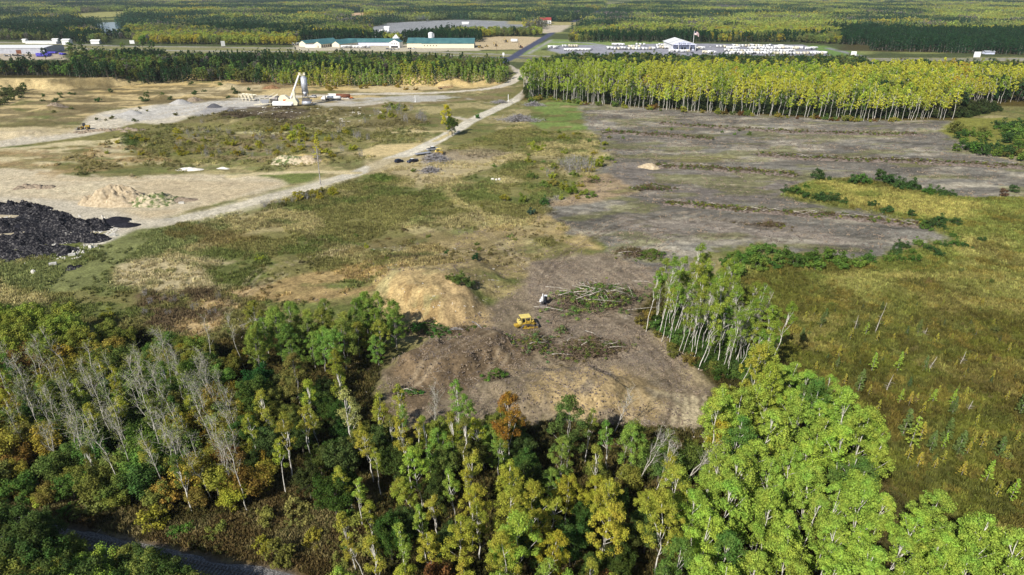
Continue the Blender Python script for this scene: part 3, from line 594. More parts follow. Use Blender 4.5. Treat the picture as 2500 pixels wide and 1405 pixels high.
PR['weed'] = [mk_bush(s, H=1.0, Rm=1.1, ncl=12, per=34, leaf=.2, twig=False) for s in range(96, 99)]
PR['twigs'] = [mk_twigs(s) for s in range(101, 104)]
PR['mid_aspen'] = [mk_aspen(s, H=17 + s % 4, z0=.5, Rm=2.5, ncl=30, per=28, leaf=.52, trunk=.15, limbs=5, n=4) for s in range(111, 118)]
PR['mid_pine'] = [mk_spruce(s, H=14, Rm=2.9, n=16, per=30, leaf=.8, z0=.1) for s in range(121, 125)]
PR['mid_dense'] = [mk_oak(s, H=14 + s % 3, Rm=2.9, ncl=34, per=22, leaf=.7, z0=.1, clr=.85) for s in range(141, 145)]
PR['mid_oak'] = [mk_oak(s, H=12, Rm=3.8, ncl=34, per=22, leaf=.75, z0=.12) for s in range(131, 135)]

# ---------------------------------------------------------------- placing plants one by one
REG = {}                                      # items that would share a label, for the ordinals
rnd = random.Random(7); nrng = np.random.default_rng(77)
def jit(c, a=.18, rg=nrng):
    k = 1 + rg.uniform(-a, a); return tuple(max(.004, v * k * (1 + rg.uniform(-a * .5, a * .5))) for v in c)
def tree(kind, x, y, s=1.0, color=(.08, .12, .03), name='tree', cat='tree', label='tree', group=None, lean=(0, 0), z=None, parts=('trunk', 'crown'), sz=1.0, seedp=None, wherep=None):
    pr = PR[kind]; t, c = pr[rnd.randrange(len(pr)) if seedp is None else seedp % len(pr)]
    if z is None: z = gz1(x, y)
    e = bpy.data.objects.new(name, None); COL.objects.link(e); e.location = (x, y, z - .05); e.empty_display_size = .5
    q = Euler((-math.radians(lean[1]), math.radians(lean[0]), 0)).to_matrix().to_4x4() @ Matrix.Rotation(rnd.uniform(0, 6.283), 4, 'Z')
    e.matrix_world = Matrix.Translation((x, y, z - .05)) @ q @ Matrix.Diagonal((s, s * rnd.uniform(.88, 1.14), s * sz * rnd.uniform(.88, 1.14), 1))
    a = bpy.data.objects.new(parts[0], t); COL.objects.link(a); a.parent = e
    b_ = bpy.data.objects.new(parts[1], c); COL.objects.link(b_); b_.parent = e; b_.color = (*[min(.8, v_ * 1.22) for v_ in color], 1)
    tag(e, None, cat, group); REG.setdefault(label, []).append((e, wherep)); return e
def single(kind, px, py, s, color, name, cat, label, **k):
    x, y, z = P(px, py); return tree(kind, x, y, s, color, name, cat, label, z=z, **k)
ORD = ['first', 'second', 'third', 'fourth', 'fifth', 'sixth', 'seventh', 'eighth', 'ninth', 'tenth', 'eleventh', 'twelfth']
def ordn(i):
    if i < 12: return ORD[i]
    n = i + 1; return f"{n}{'th' if 10 <= n % 100 <= 20 else {1: 'st', 2: 'nd', 3: 'rd'}.get(n % 10, 'th')}"
def finish_labels():
    for lab, items in REG.items():
        if len(items) == 1: items[0][0]['label'] = lab; continue
        ps = []
        for o, _ in items:
            l = o.matrix_world.translation if o.type == 'EMPTY' else o.location
            ps.append((float(proj(l.x, l.y, l.z)[0]), o))
        ps.sort(key=lambda t: t[0])
        for i, (_, o) in enumerate(ps):
            o['label'] = f"{lab}, {'leftmost' if i == 0 else 'rightmost' if i == len(ps) - 1 else ordn(i) + ' from left'}"
            if 'group' not in o: o['group'] = lab
def scatter(poly, z, spacing, seed, maxn=100000, pre=None):
    """points spread at about 'spacing' metres inside the photo polygon lifted to height z"""
    rg = np.random.default_rng(seed); pw = W(poly, z); xs = [p[0] for p in pw]; ys = [p[1] for p in pw]
    gx = np.arange(min(xs), max(xs), spacing); gy_ = np.arange(min(ys), max(ys), spacing * .87)
    A, B = np.meshgrid(gx, gy_); A = A + (np.arange(len(gy_)) % 2)[:, None] * spacing / 2
    A = (A + rg.uniform(-.36, .36, A.shape) * spacing).ravel(); B = (B + rg.uniform(-.36, .36, B.shape) * spacing).ravel()
    m = poly_sd(A, B, pw) > 0; A, B = A[m], B[m]
    o = rg.permutation(len(A)); return np.stack([A[o], B[o]], 1)[:maxn]
LIME = (.25, .325, .05); YG = (.27, .265, .04); OLIVE = (.15, .16, .036); DARK = (.06, .088, .022); GREEN = (.10, .155, .032); ORANGE = (.24, .12, .025); GOLD = (.30, .24, .03); RUST = (.13, .065, .025)
def mixc(a, b_, t): return tuple(x * (1 - t) + y * t for x, y in zip(a, b_))

# R1: dense lime aspens, bottom right
R1 = [(1720, 985), (1800, 900), (1880, 860), (1935, 915), (2030, 905), (2085, 1010), (2185, 1090), (2215, 1200), (2330, 1245), (2520, 1310), (2700, 1400), (2760, 1560), (1560, 1560), (1585, 1260), (1690, 1110)]
for i, (x, y) in enumerate(scatter(R1, 12, 4.7, 201)):
    u, v_ = proj(x, y, 12); n = float(fbm(np.array([x]), np.array([y]), 9, 2, 202)[0])
    t = min(1, max(0, (n - .42) * 3 + (1750 - u) / 300)); c = jit(mixc(LIME, YG, t), .12)
    if n < .33: c = jit(GREEN, .15)
    lo = 'deep green' if n < .33 else ('yellow green' if t > .55 else 'lime green')
    row = 'near the edge' if v_ > 1270 else ('mid part' if v_ > 1090 else 'far end')
    tree('aspen', x, y, nrng.uniform(.85, 1.08), c, 'aspen_tree', 'tree', f'{lo} aspen in the dense right grove {row}', 'lime green aspens in the dense grove beside the bog', lean=(nrng.normal(2, 2.5), nrng.normal(0, 2.5)))
# R2: yellow-green aspens with white trunks, bottom centre
R2 = [(1330, 1180), (1480, 1165), (1660, 1120), (1585, 1260), (1560, 1560), (820, 1560), (850, 1320), (850, 1180), (960, 1120), (1080, 1120), (1180, 1130)]
for i, (x, y) in enumerate(scatter(R2, 9, 4.5, 211)):
    u, v_ = proj(x, y, 10); r = nrng.random(); g = 'yellow green aspens and oaks at the bottom centre'
    row = 'at the bottom edge' if v_ > 1280 else 'behind the bottom row'
    side = 'left of centre' if u < 1180 else 'right of centre'
    if r < .70:
        c = jit(mixc(YG, GOLD, max(0, nrng.normal(.1, .3))), .14) if nrng.random() < .8 else jit(LIME, .1)
        tree('aspen_thin' if nrng.random() < .45 else 'aspen', x, y, nrng.uniform(.62, .9), c, 'aspen_tree', 'tree', f'yellow leaved aspen {row}, {side}', g, lean=(nrng.normal((u - 1250) / 110, 2.5), nrng.normal(-3, 2.5)))
    elif r < .9: tree('oak', x, y, nrng.uniform(.55, .8), jit(DARK, .25), 'oak_tree', 'tree', f'low dark green oak {row}, {side}', g)
    else: tree('oak_small', x, y, nrng.uniform(.8, 1.2), jit(RUST, .2), 'oak_tree', 'tree', f'low rust brown oak {row}, {side}', g)
# R3: mixed belt between the left wood and the clearing
R3 = [(560, 985), (640, 900), (840, 905), (870, 1000), (960, 1075), (1130, 1060), (1230, 990), (1290, 1060), (1330, 1180), (1180, 1130), (1080, 1120), (960, 1120), (850, 1180), (760, 1180), (640, 1160), (560, 1080)]
for i, (x, y) in enumerate(scatter(R3, 7, 4.7, 221)):
    r = nrng.random(); g = 'mixed trees between the birches and the clearing'
    if r < .45: tree('oak', x, y, nrng.uniform(.6, .9), jit(DARK, .3), 'oak_tree', 'tree', 'dark green oak in the mixed belt below the clearing', g)
    elif r < .7: tree('oak', x, y, nrng.uniform(.55, .8), jit(OLIVE, .25), 'oak_tree', 'tree', 'olive oak in the mixed belt below the clearing', g)
    else: tree('aspen_thin', x, y, nrng.uniform(.7, .95), jit(YG, .2), 'aspen_tree', 'tree', 'slim yellow green aspen in the mixed belt below the clearing', g, lean=(nrng.normal(-2, 3), nrng.normal(-2, 3)))
R3c = [(950, 1010), (1100, 985), (1230, 960), (1300, 1010), (1420, 1000), (1500, 1005), (1690, 1030), (1700, 1100), (1480, 1100), (1330, 1120), (1200, 1080), (960, 1080)]
for i, (x, y) in enumerate(scatter(R3c, 10, 5.6, 227)):
    u, _ = proj(x, y, 10)
    if 1262 < u < 1335: continue
    r = nrng.random(); g = 'slim trees along the near edge of the clearing'
    tree('aspen_thin' if r < .5 else 'green' if r < .75 else 'oak', x, y, nrng.uniform(.62, .9), jit([YG, (.17, .24, .045), (.2, .22, .04), OLIVE][nrng.integers(0, 4)], .15), 'aspen_tree' if r < .75 else 'oak_tree', 'tree', ('slim yellow green aspen' if r < .5 else 'bushy green aspen' if r < .75 else 'olive oak') + ' on the near edge of the clearing', g, lean=(nrng.normal(0, 3), 0))
R3b = [(1480, 1080), (1700, 1050), (1720, 1110), (1600, 1160), (1480, 1165), (1440, 1120)]
for i, (x, y) in enumerate(scatter(R3b, 6, 4.6, 223)):
    r = nrng.random()
    if r < .6: tree('oak_small', x, y, nrng.uniform(.9, 1.3), jit(OLIVE if r < .3 else GREEN, .25), 'oak_tree', 'tree', 'low olive oak under the leaning white birches', 'low oaks under the leaning birches')
    else: tree('bare', x, y, nrng.uniform(.7, .95), jit(OLIVE, .2), 'birch_tree', 'tree', 'thinly leaved white birch leaning right below the clearing', 'leaning birches below the clearing', lean=(nrng.uniform(8, 26), nrng.normal(0, 6)))
# R4: green aspens left of the bluff
R4 = [(600, 770), (740, 745), (840, 740), (900, 715), (975, 745), (960, 800), (830, 830), (720, 830), (610, 830)]
for i, (x, y) in enumerate(scatter(R4, 9, 4.6, 231)):
    tree('green' if nrng.random() < .75 else 'aspen', x, y, nrng.uniform(.7, .95), jit(mixc((.15, .23, .045), (.20, .22, .04), nrng.random()), .2), 'aspen_tree', 'tree', 'mid green aspen in the clump left of the sandy bluff', 'green aspens left of the sandy bluff')
# R5: big round oaks upper left
R5 = [(-260, 760), (-100, 745), (60, 742), (180, 752), (225, 790), (190, 845), (60, 850), (-260, 850)]
for i, (x, y) in enumerate(scatter(R5, 7, 6.6, 241)):
    tree('oak', x, y, nrng.uniform(.85, 1.1), jit((.19, .215, .038), .15), 'oak_tree', 'tree', 'round yellow green oak at the left meadow edge', 'round oaks at the left edge of the meadow')
# R6: leafless white birches on the left with oak scrub under them
R6 = [(-330, 1030), (-60, 960), (250, 960), (420, 950), (560, 1000), (640, 1130), (620, 1255), (480, 1262), (360, 1255), (200, 1180), (0, 1130), (-330, 1150)]
for i, (x, y) in enumerate(scatter(R6, 0, 4.2, 251)):
    u, _ = proj(x, y, 0); k = 'slender' if nrng.random() < .5 else 'tall'
    if nrng.random() < .3: tree('aspen_thin', x, y, nrng.uniform(.6, .85), jit([OLIVE, GREEN, YG][nrng.integers(0, 3)], .2), 'birch_tree', 'tree', 'leafy slim birch among the leafless ones in the left wood', 'leafy birches in the left wood', lean=(nrng.normal(-6, 3), 0)); continue
    tree('bare', x, y, nrng.uniform(.75, .9) if k == 'slender' else nrng.uniform(.92, 1.1), jit((.19, .21, .06), .2), 'birch_tree', 'tree', f'{k} nearly leafless white birch in the left wood', 'nearly leafless white birches in the left wood', lean=(nrng.normal(-7, 3), nrng.normal(1, 3)))
R6b = [(-330, 880), (200, 850), (330, 850), (470, 830), (560, 900), (600, 1010), (650, 1170), (560, 1215), (380, 1225), (200, 1200), (0, 1200), (-330, 1220)]
for i, (x, y) in enumerate(scatter(R6b, 3, 4.0, 261)):
    n = float(fbm(np.array([x]), np.array([y]), 14, 2, 262)[0]) + nrng.normal(0, .09)
    nm, c = ('dark green', DARK) if n < .36 else ('mid green', GREEN) if n < .46 else ('olive', OLIVE) if n < .58 else ('golden brown', (.24, .19, .035)) if n < .76 else ('rust orange', (.17, .10, .03))
    _, v_ = proj(x, y, 3); row = 'upper' if v_ < 960 else 'middle' if v_ < 1090 else 'lower'
    tree('oak_small', x, y, nrng.uniform(.8, 1.4), jit(c, .25), 'scrub_oak', 'tree', f'{nm} scrub oak under the birches, {row} part', 'scrub oaks under the leafless birches')
R5b = [(200, 800), (300, 790), (340, 850), (520, 830), (600, 840), (560, 900), (300, 880), (200, 880)]
for i, (x, y) in enumerate(scatter(R5b, 5, 5.5, 266)):
    tree('oak', x, y, nrng.uniform(.5, .75), jit(mixc(OLIVE, (.2, .16, .03), nrng.random()), .25), 'oak_tree', 'tree', 'olive oak between the round oaks and the leafless birches', 'olive oaks above the birches')
# R7: crowns over the railway, bottom left
for x, y in scatter([(-330, 1235), (90, 1258), (130, 1330), (60, 1600), (-330, 1600)], 8, 5.0, 271):
    tree('oak', x, y, nrng.uniform(.8, 1.0), jit(DARK if nrng.random() < .7 else OLIVE, .2), 'oak_tree', 'tree', 'dark green oak crown overhanging the railway in the bottom left corner', 'oaks beside the railway')
for px, py, s, c in [(90, 1275, .9, DARK), (60, 1330, 1, DARK), (110, 1350, .9, (.05, .09, .02)), (170, 1390, .8, LIME), (60, 1400, .9, OLIVE), (240, 1390, .75, LIME), (420, 1400, .8, DARK), (300, 1400, .8, DARK), (150, 1300, .7, OLIVE), (190, 1400, .9, DARK), (350, 1365, .8, OLIVE), (440, 1420, .9, OLIVE), (20, 1250, 1.0, DARK), (215, 1345, .85, LIME), (285, 1325, .75, OLIVE), (330, 1345, .9, DARK), (380, 1385, .85, DARK), (130, 1390, .8, YG), (250, 1420, .8, LIME)]:
    x, y = P0(px, py, 7); tree('oak', x, y, s, jit(c, .1), 'oak_tree', 'tree', 'oak crown in front of the railway bed', 'oaks beside the railway')
# R8: leaning white trunked birches on the clearing's right edge
R8 = [(1562, 800), (1600, 772), (1650, 752), (1700, 742), (1790, 800), (1850, 880), (1900, 950), (1800, 960), (1712, 915), (1660, 872), (1610, 832)]
for i, (x, y) in enumerate(scatter(R8, 0, 2.9, 281)):
    u, v_ = proj(x, y, 0); c = jit(mixc((.24, .27, .04), (.15, .22, .035), nrng.random()), .15); d = v_ - (752 + (u - 1562) * .95)
    tree('edge' if nrng.random() < .7 else 'bare', x, y, nrng.uniform(.68, 1.0), c, 'birch_tree', 'tree', 'slim white trunked birch leaning right along the clearing edge' if d < 60 else 'slim white trunked birch behind the clearing edge', 'slim white birches along the right edge of the clearing', lean=(nrng.uniform(2, 13), nrng.uniform(-5, 6)))
for i, (x, y) in enumerate(scatter([(1550, 790), (1620, 760), (1720, 820), (1800, 930), (1720, 935), (1640, 870)], 0, 3.6, 283)):
    tree('bush', x, y, nrng.uniform(.7, 1.3), jit(mixc(OLIVE, RUST, nrng.random() * .6), .2), 'understory_shrub', 'shrub', 'green and rust shrub at the foot of the slim birches', 'shrubs at the foot of the slim birches', parts=('stems', 'foliage'))
# named single trees
single('oak', 640, 985, .95, (.03, .075, .02), 'oak_tree', 'tree', 'large rounded deep green oak between birches and clearing')
single('green', 735, 1010, .95, (.16, .135, .04), 'maple_tree', 'tree', 'tan and olive tree beside the deep green oak')
single('oak', 795, 985, .6, (.14, .13, .035), 'oak_tree', 'tree', 'brownish oak right of the tan and olive tree')
single('green', 825, 935, .6, (.20, .2, .03), 'aspen_tree', 'tree', 'small yellow green tree below the mid green aspens')
single('aspen', 1245, 1145, .95, ORANGE, 'maple_tree', 'tree', 'bright orange maple standing below the clearing')
single('aspen', 1225, 1120, .8, (.14, .15, .03), 'aspen_tree', 'tree', 'green aspen directly behind the bright orange maple')
single('green', 1385, 1150, 1.15, (.085, .12, .03), 'aspen_tree', 'tree', 'tall oval green tree alone below the clearing')
single('aspen_thin', 865, 1120, 1.05, (.30, .29, .10), 'aspen_tree', 'tree', 'pale yellow aspen at the lower left edge of the clearing')
single('aspen_thin', 935, 1110, .8, YG, 'aspen_tree', 'tree', 'short yellow aspen right of the pale yellow aspen')
single('aspen_thin', 985, 1100, .85, YG, 'aspen_tree', 'tree', 'yellow aspen nearest the dead forked birch')
single('dead', 1063, 1085, .95, DARK, 'dead_birch', 'tree', 'bare white forked birch against the brown clearing', seedp=0)
single('dead', 1100, 1090, .75, DARK, 'dead_birch', 'tree', 'thin bare birch right of the bare forked birch', seedp=1, lean=(8, 0))
single('aspen', 1140, 1110, .75, (.15, .22, .04), 'aspen_tree', 'tree', 'fresh green aspen between bare birches and orange maple')
single('oak', 1950, 1010, 1.0, (.15, .21, .05), 'aspen_tree', 'tree', 'broad pale green crown projecting into the bog')
for px, py, l, n in [(1545, 1195, 24, 'leftmost'), (1600, 1200, 16, ''), (1660, 1190, 30, '')]:
    single('dead', px, py, .95, DARK, 'dead_birch', 'tree', 'leaning bare white birch over the yellow aspens', lean=(l, -4))
single('dead', 1500, 1060, .9, DARK, 'dead_birch', 'tree', 'bare birch at the lower clearing edge right of the oval tree', lean=(12, 0))
single('dead', 1700, 1120, .8, DARK, 'dead_birch', 'tree', 'bare birch beside the gold aspen at the grove corner', lean=(14, 0))
single('aspen', 1738, 1165, .85, GOLD, 'aspen_tree', 'tree', 'gold aspen at the upper left corner of the dense grove')
single('green', 1094, 331, 1.22, (.42, .36, .03), 'larch_tree', 'tree', 'tall golden yellow tree beside the gravel road', lean=(-2, 0))
single('oak', 1104, 332, 1.0, (.07, .10, .022), 'oak_tree', 'tree', 'dark green oak in front of the golden tree by the road')
single('larch', 778, 392, 1.9, (.40, .36, .04), 'larch_tree', 'tree', 'golden narrow tree beside the utility pole')
single('bare', 520, 905, .8, OLIVE, 'birch_tree', 'tree', 'lone white birch left of the deep green oak'); single('bare', 600, 905, .85, OLIVE, 'birch_tree', 'tree', 'forked white birch by the meadow corner', lean=(-6, 0))

# R9: front rows of the mid yellow stand, one by one
fr = W([(1285, 250), (1330, 244), (1420, 254), (1560, 266), (1800, 281), (2000, 290), (2100, 296), (2330, 296)]); k9 = 0
sl = smooth_line(fr, 30)
for row in range(3):
    d = 0; acc = 0
    for (x0, y0), (x1, y1) in zip(sl[:-1], sl[1:]):
        L = math.hypot(x1 - x0, y1 - y0); acc += L
        while acc > 4.3 + nrng.uniform(-1.3, 1.3):
            acc -= 4.3; x = x0 + nrng.normal(0, 1.0); y = y0 + 3 + row * 4.5 + nrng.normal(0, 1.3); u, _ = proj(x, y, 0)
            t = float(sstep(1320, 1700, u)); c = mixc((.25, .30, .045), (.40, .385, .05), t * (.4 + nrng.random() * .6)); c = tuple(v_ * 1.08 for v_ in c)
            if nrng.random() < .1: c = (.09, .13, .03)
            if k9 < 168:
                tree('mid_aspen', x, y, nrng.uniform(.66, 1.08), jit(c, .14), 'poplar_tree', 'tree', ['front row', 'second row', 'third row'][row] + ' yellow poplar facing the cleared field', 'white trunked poplars lining the cleared field', lean=(nrng.normal(3 if u > 1900 else 1, 2.5), 0)); k9 += 1

for i in range(70):
    t_ = nrng.uniform(0, len(sl) - 1); x0, y0 = sl[int(t_)]; tree('bush', x0 + nrng.normal(0, 1.5), y0 - 1.5 + nrng.normal(0, 1.6), nrng.uniform(.7, 1.9), jit([(.20, .17, .04), (.12, .16, .035), RUST, (.24, .23, .04)][nrng.integers(0, 4)], .2), 'understory_shrub', 'shrub', 'autumn shrub at the foot of the yellow poplars', 'autumn shrubs at the foot of the poplar stand', parts=('stems', 'foliage'))
for i in range(12):
    t_ = nrng.uniform(0, len(sl) * .45); x0, y0 = sl[int(t_)]; tree('mid_pine', x0, y0 + nrng.uniform(0, 5), nrng.uniform(.35, .7), jit((.09, .13, .035), .2), 'spruce_tree', 'tree', 'young green spruce among the front row poplars', 'young spruces in the poplar stand')
# ---------------------------------------------------------------- uncountable growth: one scattered object per kind
STOCK = {}
def stock(name, meshes):
    c = bpy.data.collections.new('stock_' + name)
    for i, me in enumerate(meshes):
        o = bpy.data.objects.new(f'{name}_{i:02d}', me); c.objects.link(o)
    return c
def join_meshes(name, items):                 # items: (mesh, matrix) -> one mesh, material slots kept
    mats = []; Vs = []; polys = []; mi = []; off = 0
    for me, mt in items:
        n = len(me.vertices); co = np.empty(n * 3, np.float32); me.vertices.foreach_get('co', co); co = co.reshape(-1, 3)
        a = np.array(mt); Vs.append(co @ a[:3, :3].T + a[:3, 3])
        nl = len(me.loops); li = np.empty(nl, np.int32); me.loops.foreach_get('vertex_index', li)
        ls = np.empty(len(me.polygons), np.int32); me.polygons.foreach_get('loop_start', ls)
        m = me.materials[0]
        if m not in mats: mats.append(m)
        polys.append((li + off, ls, nl)); mi.append(np.full(len(ls), mats.index(m), np.int32)); off += n
    me = bpy.data.meshes.new(name); V = np.concatenate(Vs); me.vertices.add(len(V)); me.vertices.foreach_set('co', V.astype(np.float32).ravel())
    L = np.concatenate([p[0] for p in polys]); me.loops.add(len(L)); me.loops.foreach_set('vertex_index', L)
    S = []; o = 0
    for li, ls, nl in polys: S.append(ls + o); o += nl
    S = np.concatenate(S).astype(np.int32); me.polygons.add(len(S)); me.polygons.foreach_set('loop_start', S)
    me.polygons.foreach_set('material_index', np.concatenate(mi))
    for m in mats: me.materials.append(m)
    me.update(calc_edges=True); me.validate(); return me
def with_leaf_i(me):                          # same mesh, leaves tinted by the scattered instance
    c = me.copy(); c.materials.clear(); c.materials.append(M['leaf_i']); return c
def single_mesh(kind, name):
    out = []
    for i, (t, c) in enumerate(PR[kind]): out.append(join_meshes(f'{name}_{i}', [(t, Matrix.Identity(4)), (with_leaf_i(c), Matrix.Identity(4))]))
    return out
def make_scatter(name, coll, pts, scale, tint, label_kind='stuff', tilt=.06, seed=1, zs=None, idx=None):
    rg = np.random.default_rng(seed); n = len(pts)
    Z = gz(pts[:, 0], pts[:, 1]) if zs is None else zs
    me = bpy.data.meshes.new(name); me.vertices.add(n); me.vertices.foreach_set('co', np.stack([pts[:, 0], pts[:, 1], Z - .05], 1).astype(np.float32).ravel())
    a = me.attributes.new('rot', 'FLOAT_VECTOR', 'POINT'); a.data.foreach_set('vector', np.stack([rg.normal(0, tilt, n), rg.normal(0, tilt, n), rg.uniform(0, 6.283, n)], 1).astype(np.float32).ravel())
    a = me.attributes.new('size', 'FLOAT', 'POINT'); a.data.foreach_set('value', np.asarray(scale, np.float32))
    a = me.attributes.new('pick', 'INT', 'POINT'); a.data.foreach_set('value', (rg.integers(0, len(coll.objects), n) if idx is None else idx).astype(np.int32))
    a = me.attributes.new('tint', 'FLOAT_COLOR', 'POINT'); a.data.foreach_set('color', np.concatenate([tint, np.ones((n, 1))], 1).astype(np.float32).ravel())
    o = link_mesh(name, me); ng = bpy.data.node_groups.new(name + '_nodes', 'GeometryNodeTree')
    ng.interface.new_socket('Geometry', in_out='INPUT', socket_type='NodeSocketGeometry'); ng.interface.new_socket('Geometry', in_out='OUTPUT', socket_type='NodeSocketGeometry')
    gi = ng.nodes.new('NodeGroupInput'); go = ng.nodes.new('NodeGroupOutput'); ip = ng.nodes.new('GeometryNodeInstanceOnPoints'); ci = ng.nodes.new('GeometryNodeCollectionInfo')
    ci.inputs['Collection'].default_value = coll; ci.inputs['Separate Children'].default_value = True; ci.inputs['Reset Children'].default_value = True
    ip.inputs['Pick Instance'].default_value = True
    def na(nm, ty):
        q = ng.nodes.new('GeometryNodeInputNamedAttribute'); q.data_type = ty; q.inputs['Name'].default_value = nm
        return [s_ for s_ in q.outputs if s_.enabled and s_.name == 'Attribute'][0]
    er = ng.nodes.new('FunctionNodeEulerToRotation')
    ng.links.new(gi.outputs[0], ip.inputs['Points']); ng.links.new(ci.outputs[0], ip.inputs['Instance'])
    ng.links.new(na('rot', 'FLOAT_VECTOR'), er.inputs[0]); ng.links.new(er.outputs[0], ip.inputs['Rotation'])
    ng.links.new(na('size', 'FLOAT'), ip.inputs['Scale']); ng.links.new(na('pick', 'INT'), ip.inputs['Instance Index']); ng.links.new(ip.outputs[0], go.inputs[0])
    md = o.modifiers.new('scatter', 'NODES'); md.node_group = ng; o['kind'] = label_kind; return o
def jitter_grid(x0, x1, y0, y1, sp, rg, jit_=.45):
    gx = np.arange(x0, x1, sp); gy_ = np.arange(y0, y1, sp); A, B = np.meshgrid(gx, gy_)
    A = (A + rg.uniform(-jit_, jit_, A.shape) * sp).ravel(); B = (B + rg.uniform(-jit_, jit_, B.shape) * sp).ravel(); return A, B
def inpoly_px(u, v, poly):
    return poly_sd(u, v, poly) > 0
C_conif = stock('conifer', single_mesh('mid_pine', 'conifer') + single_mesh('mid_dense', 'dense')); C_yas = stock('young', [join_meshes(f'y{i}', [(t, Matrix.Identity(4)), (with_leaf_i(c), Matrix.Identity(4))]) for i, (t, c) in enumerate([mk_aspen(s, H=12, z0=.15, Rm=2.1, ncl=26, per=24, leaf=.6, trunk=.1, limbs=3, n=4) for s in range(151, 155)])]); C_broad = stock('broadleaf', single_mesh('mid_oak', 'broadleaf')); C_asp = stock('slender', single_mesh('mid_aspen', 'slender'))
# distant wood patches: many trees in one small mesh
def clump_mesh(name, kind, seed, size=26, sp=6.4, h=(8, 18)):
    rg = np.random.default_rng(seed); cl = []; rr = []; hh = []
    for x in np.arange(-size / 2, size / 2, sp):
        for y in np.arange(-size / 2, size / 2, sp):
            px, py = x + rg.uniform(0, sp), y + rg.uniform(0, sp); H = rg.uniform(*h)
            if kind == 'c':
                for t in (.2, .38, .56, .73, .9): cl.append((px, py, H * t)); rr.append((1 - t) * 2.9 + .5)
            else:
                for _ in range(5): cl.append((px + rg.normal(0, 1.1), py + rg.normal(0, 1.1), H * rg.uniform(.35, .95))); rr.append(rg.uniform(1.3, 2.2))
    V = leafcloud(rg, np.array(cl), np.array(rr), 9, 1.5, up=.5); return cloud_mesh(name, [V], M['leaf_i'])
C_cc = stock('conifer_clump', [clump_mesh(f'cc{i}', 'c', 300 + i, h=(12, 18)) for i in range(4)])
C_bc = stock('broad_clump', [clump_mesh(f'bc{i}', 'b', 310 + i) for i in range(5)])
CLEARPX = [[(-400, 96), (40, 99), (150, 100), (172, 104), (172, 141), (60, 141), (-400, 139)], [(262, 96), (325, 97), (330, 110), (262, 110)], [(400, 112), (720, 112), (720, 121), (400, 124)],
           [(722, 90), (980, 88), (1175, 92), (1335, 88), (1335, 64), (1400, 58), (1380, 100), (1600, 92), (1710, 92), (2000, 108), (2120, 112), (2130, 132), (1700, 131), (1330, 129), (1280, 146), (1238, 146), (1225, 133), (1000, 124), (722, 120)],
           [(865, 76), (950, 57), (1120, 49), (1300, 54), (1290, 61), (1100, 60), (985, 73)], [(222, 56), (306, 54), (302, 64), (262, 71), (240, 68)],
           [(1236, 152), (1290, 105), (1360, 66), (1410, 50), (1480, 12), (1500, 12), (1430, 50), (1400, 64), (1330, 110), (1290, 150)], [(1300, 54), (1400, 54), (1395, 64), (1365, 80), (1322, 82), (1322, 62)],
           [(140, 40), (230, 30), (320, 28), (310, 38), (200, 44)], [(2110, 136), (2620, 134), (2620, 148), (2110, 148)], [(840, 32), (905, 30), (905, 38), (850, 41)], [(1470, -2), (1550, 0), (1545, 8), (1470, 10)]]
def keep_mask(x, y, h, z=None):
    z = gz(x, y) if z is None else z; k = np.ones(len(x), bool)
    _, vb = proj(x, y, z)
    for f in (0, .5, 1):
        u, v = proj(x, y, z + h * f); behind = (f < 1) & (((u > 715) & (u < 1175) & (vb < 104)) | ((u > 1325) & (u < 2125) & (vb < 104)))
        for i, pl in enumerate(CLEARPX):
            hit = inpoly_px(u, v, pl)
            if i == 3: hit &= ~behind
            k &= ~hit
    return k
rg = np.random.default_rng(400)
# --- belts between the pit, the field and the highway
CON = (.045, .08, .032); OAKC = (.15, .165, .045); ASPC = (.25, .26, .04); GRN = (.15, .22, .05); GREYC = (.17, .155, .13)
def tints(base, n, a=.22): return np.clip(np.array(base) * (1 + rg.uniform(-a, a, (n, 1))) * (1 + rg.uniform(-.1, .1, (n, 3))), .004, 1)
MS = W([(1275, 170), (1330, 165), (1500, 176), (1800, 200), (2000, 208), (2200, 222), (2335, 232), (2380, 205), (2560, 190), (2700, 150), (2500, 140), (2200, 136), (1900, 130), (1600, 125), (1400, 126), (1290, 142)], 16)
A, B = jitter_grid(-60, 700, 430, 1000, 4.4, rg); m = poly_sd(A, B, MS) > 0; A, B = A[m], B[m]
fl = W([(1285, 250), (1330, 244), (1420, 254), (1560, 266), (1800, 281), (2000, 290), (2100, 296), (2330, 296)])
dl = line_d(A, B, fl); m = dl > 13; A, B, dl = A[m], B[m], dl[m]
z_ = gz(A, B); ut, vt = proj(A, B, z_ + 16); m = keep_mask(A, B, 15, z_) & (vt > 124); A, B, z_, ut, vt = A[m], B[m], z_[m], ut[m], vt[m]
nn = fbm(A, B, 55, 3, 401) + rg.normal(0, .04, len(A)); back = sstep(165, 145, vt) + sstep(2250, 2450, ut) * .6; dark = nn * .8 + back * .5 > .66
tt = sstep(1300, 1700, ut)[:, None]
col = np.array((.25, .31, .045)) * (1 - tt) + np.array((.39, .375, .048)) * tt; g2 = fbm(A, B, 30, 3, 402)[:, None]
col = col * (1 - sstep(.5, .65, g2)) + np.array((.24, .30, .04)) * sstep(.5, .65, g2); col = np.where(fbm(A, B, 25, 2, 403)[:, None] > .78, np.array((.36, .26, .04)), col)
col = col * 1.22 * (1 + rg.uniform(-.18, .18, (len(A), 1))); colD = np.where(rg.random((len(A), 1)) < .55, tints(CON, len(A)), tints(OAKC, len(A)))
p = np.stack([A, B], 1); d = ~dark
make_scatter('yellow_poplar_wood', C_asp, p[d], rg.uniform(.72, 1.12, d.sum()), col[d], zs=z_[d], seed=2)
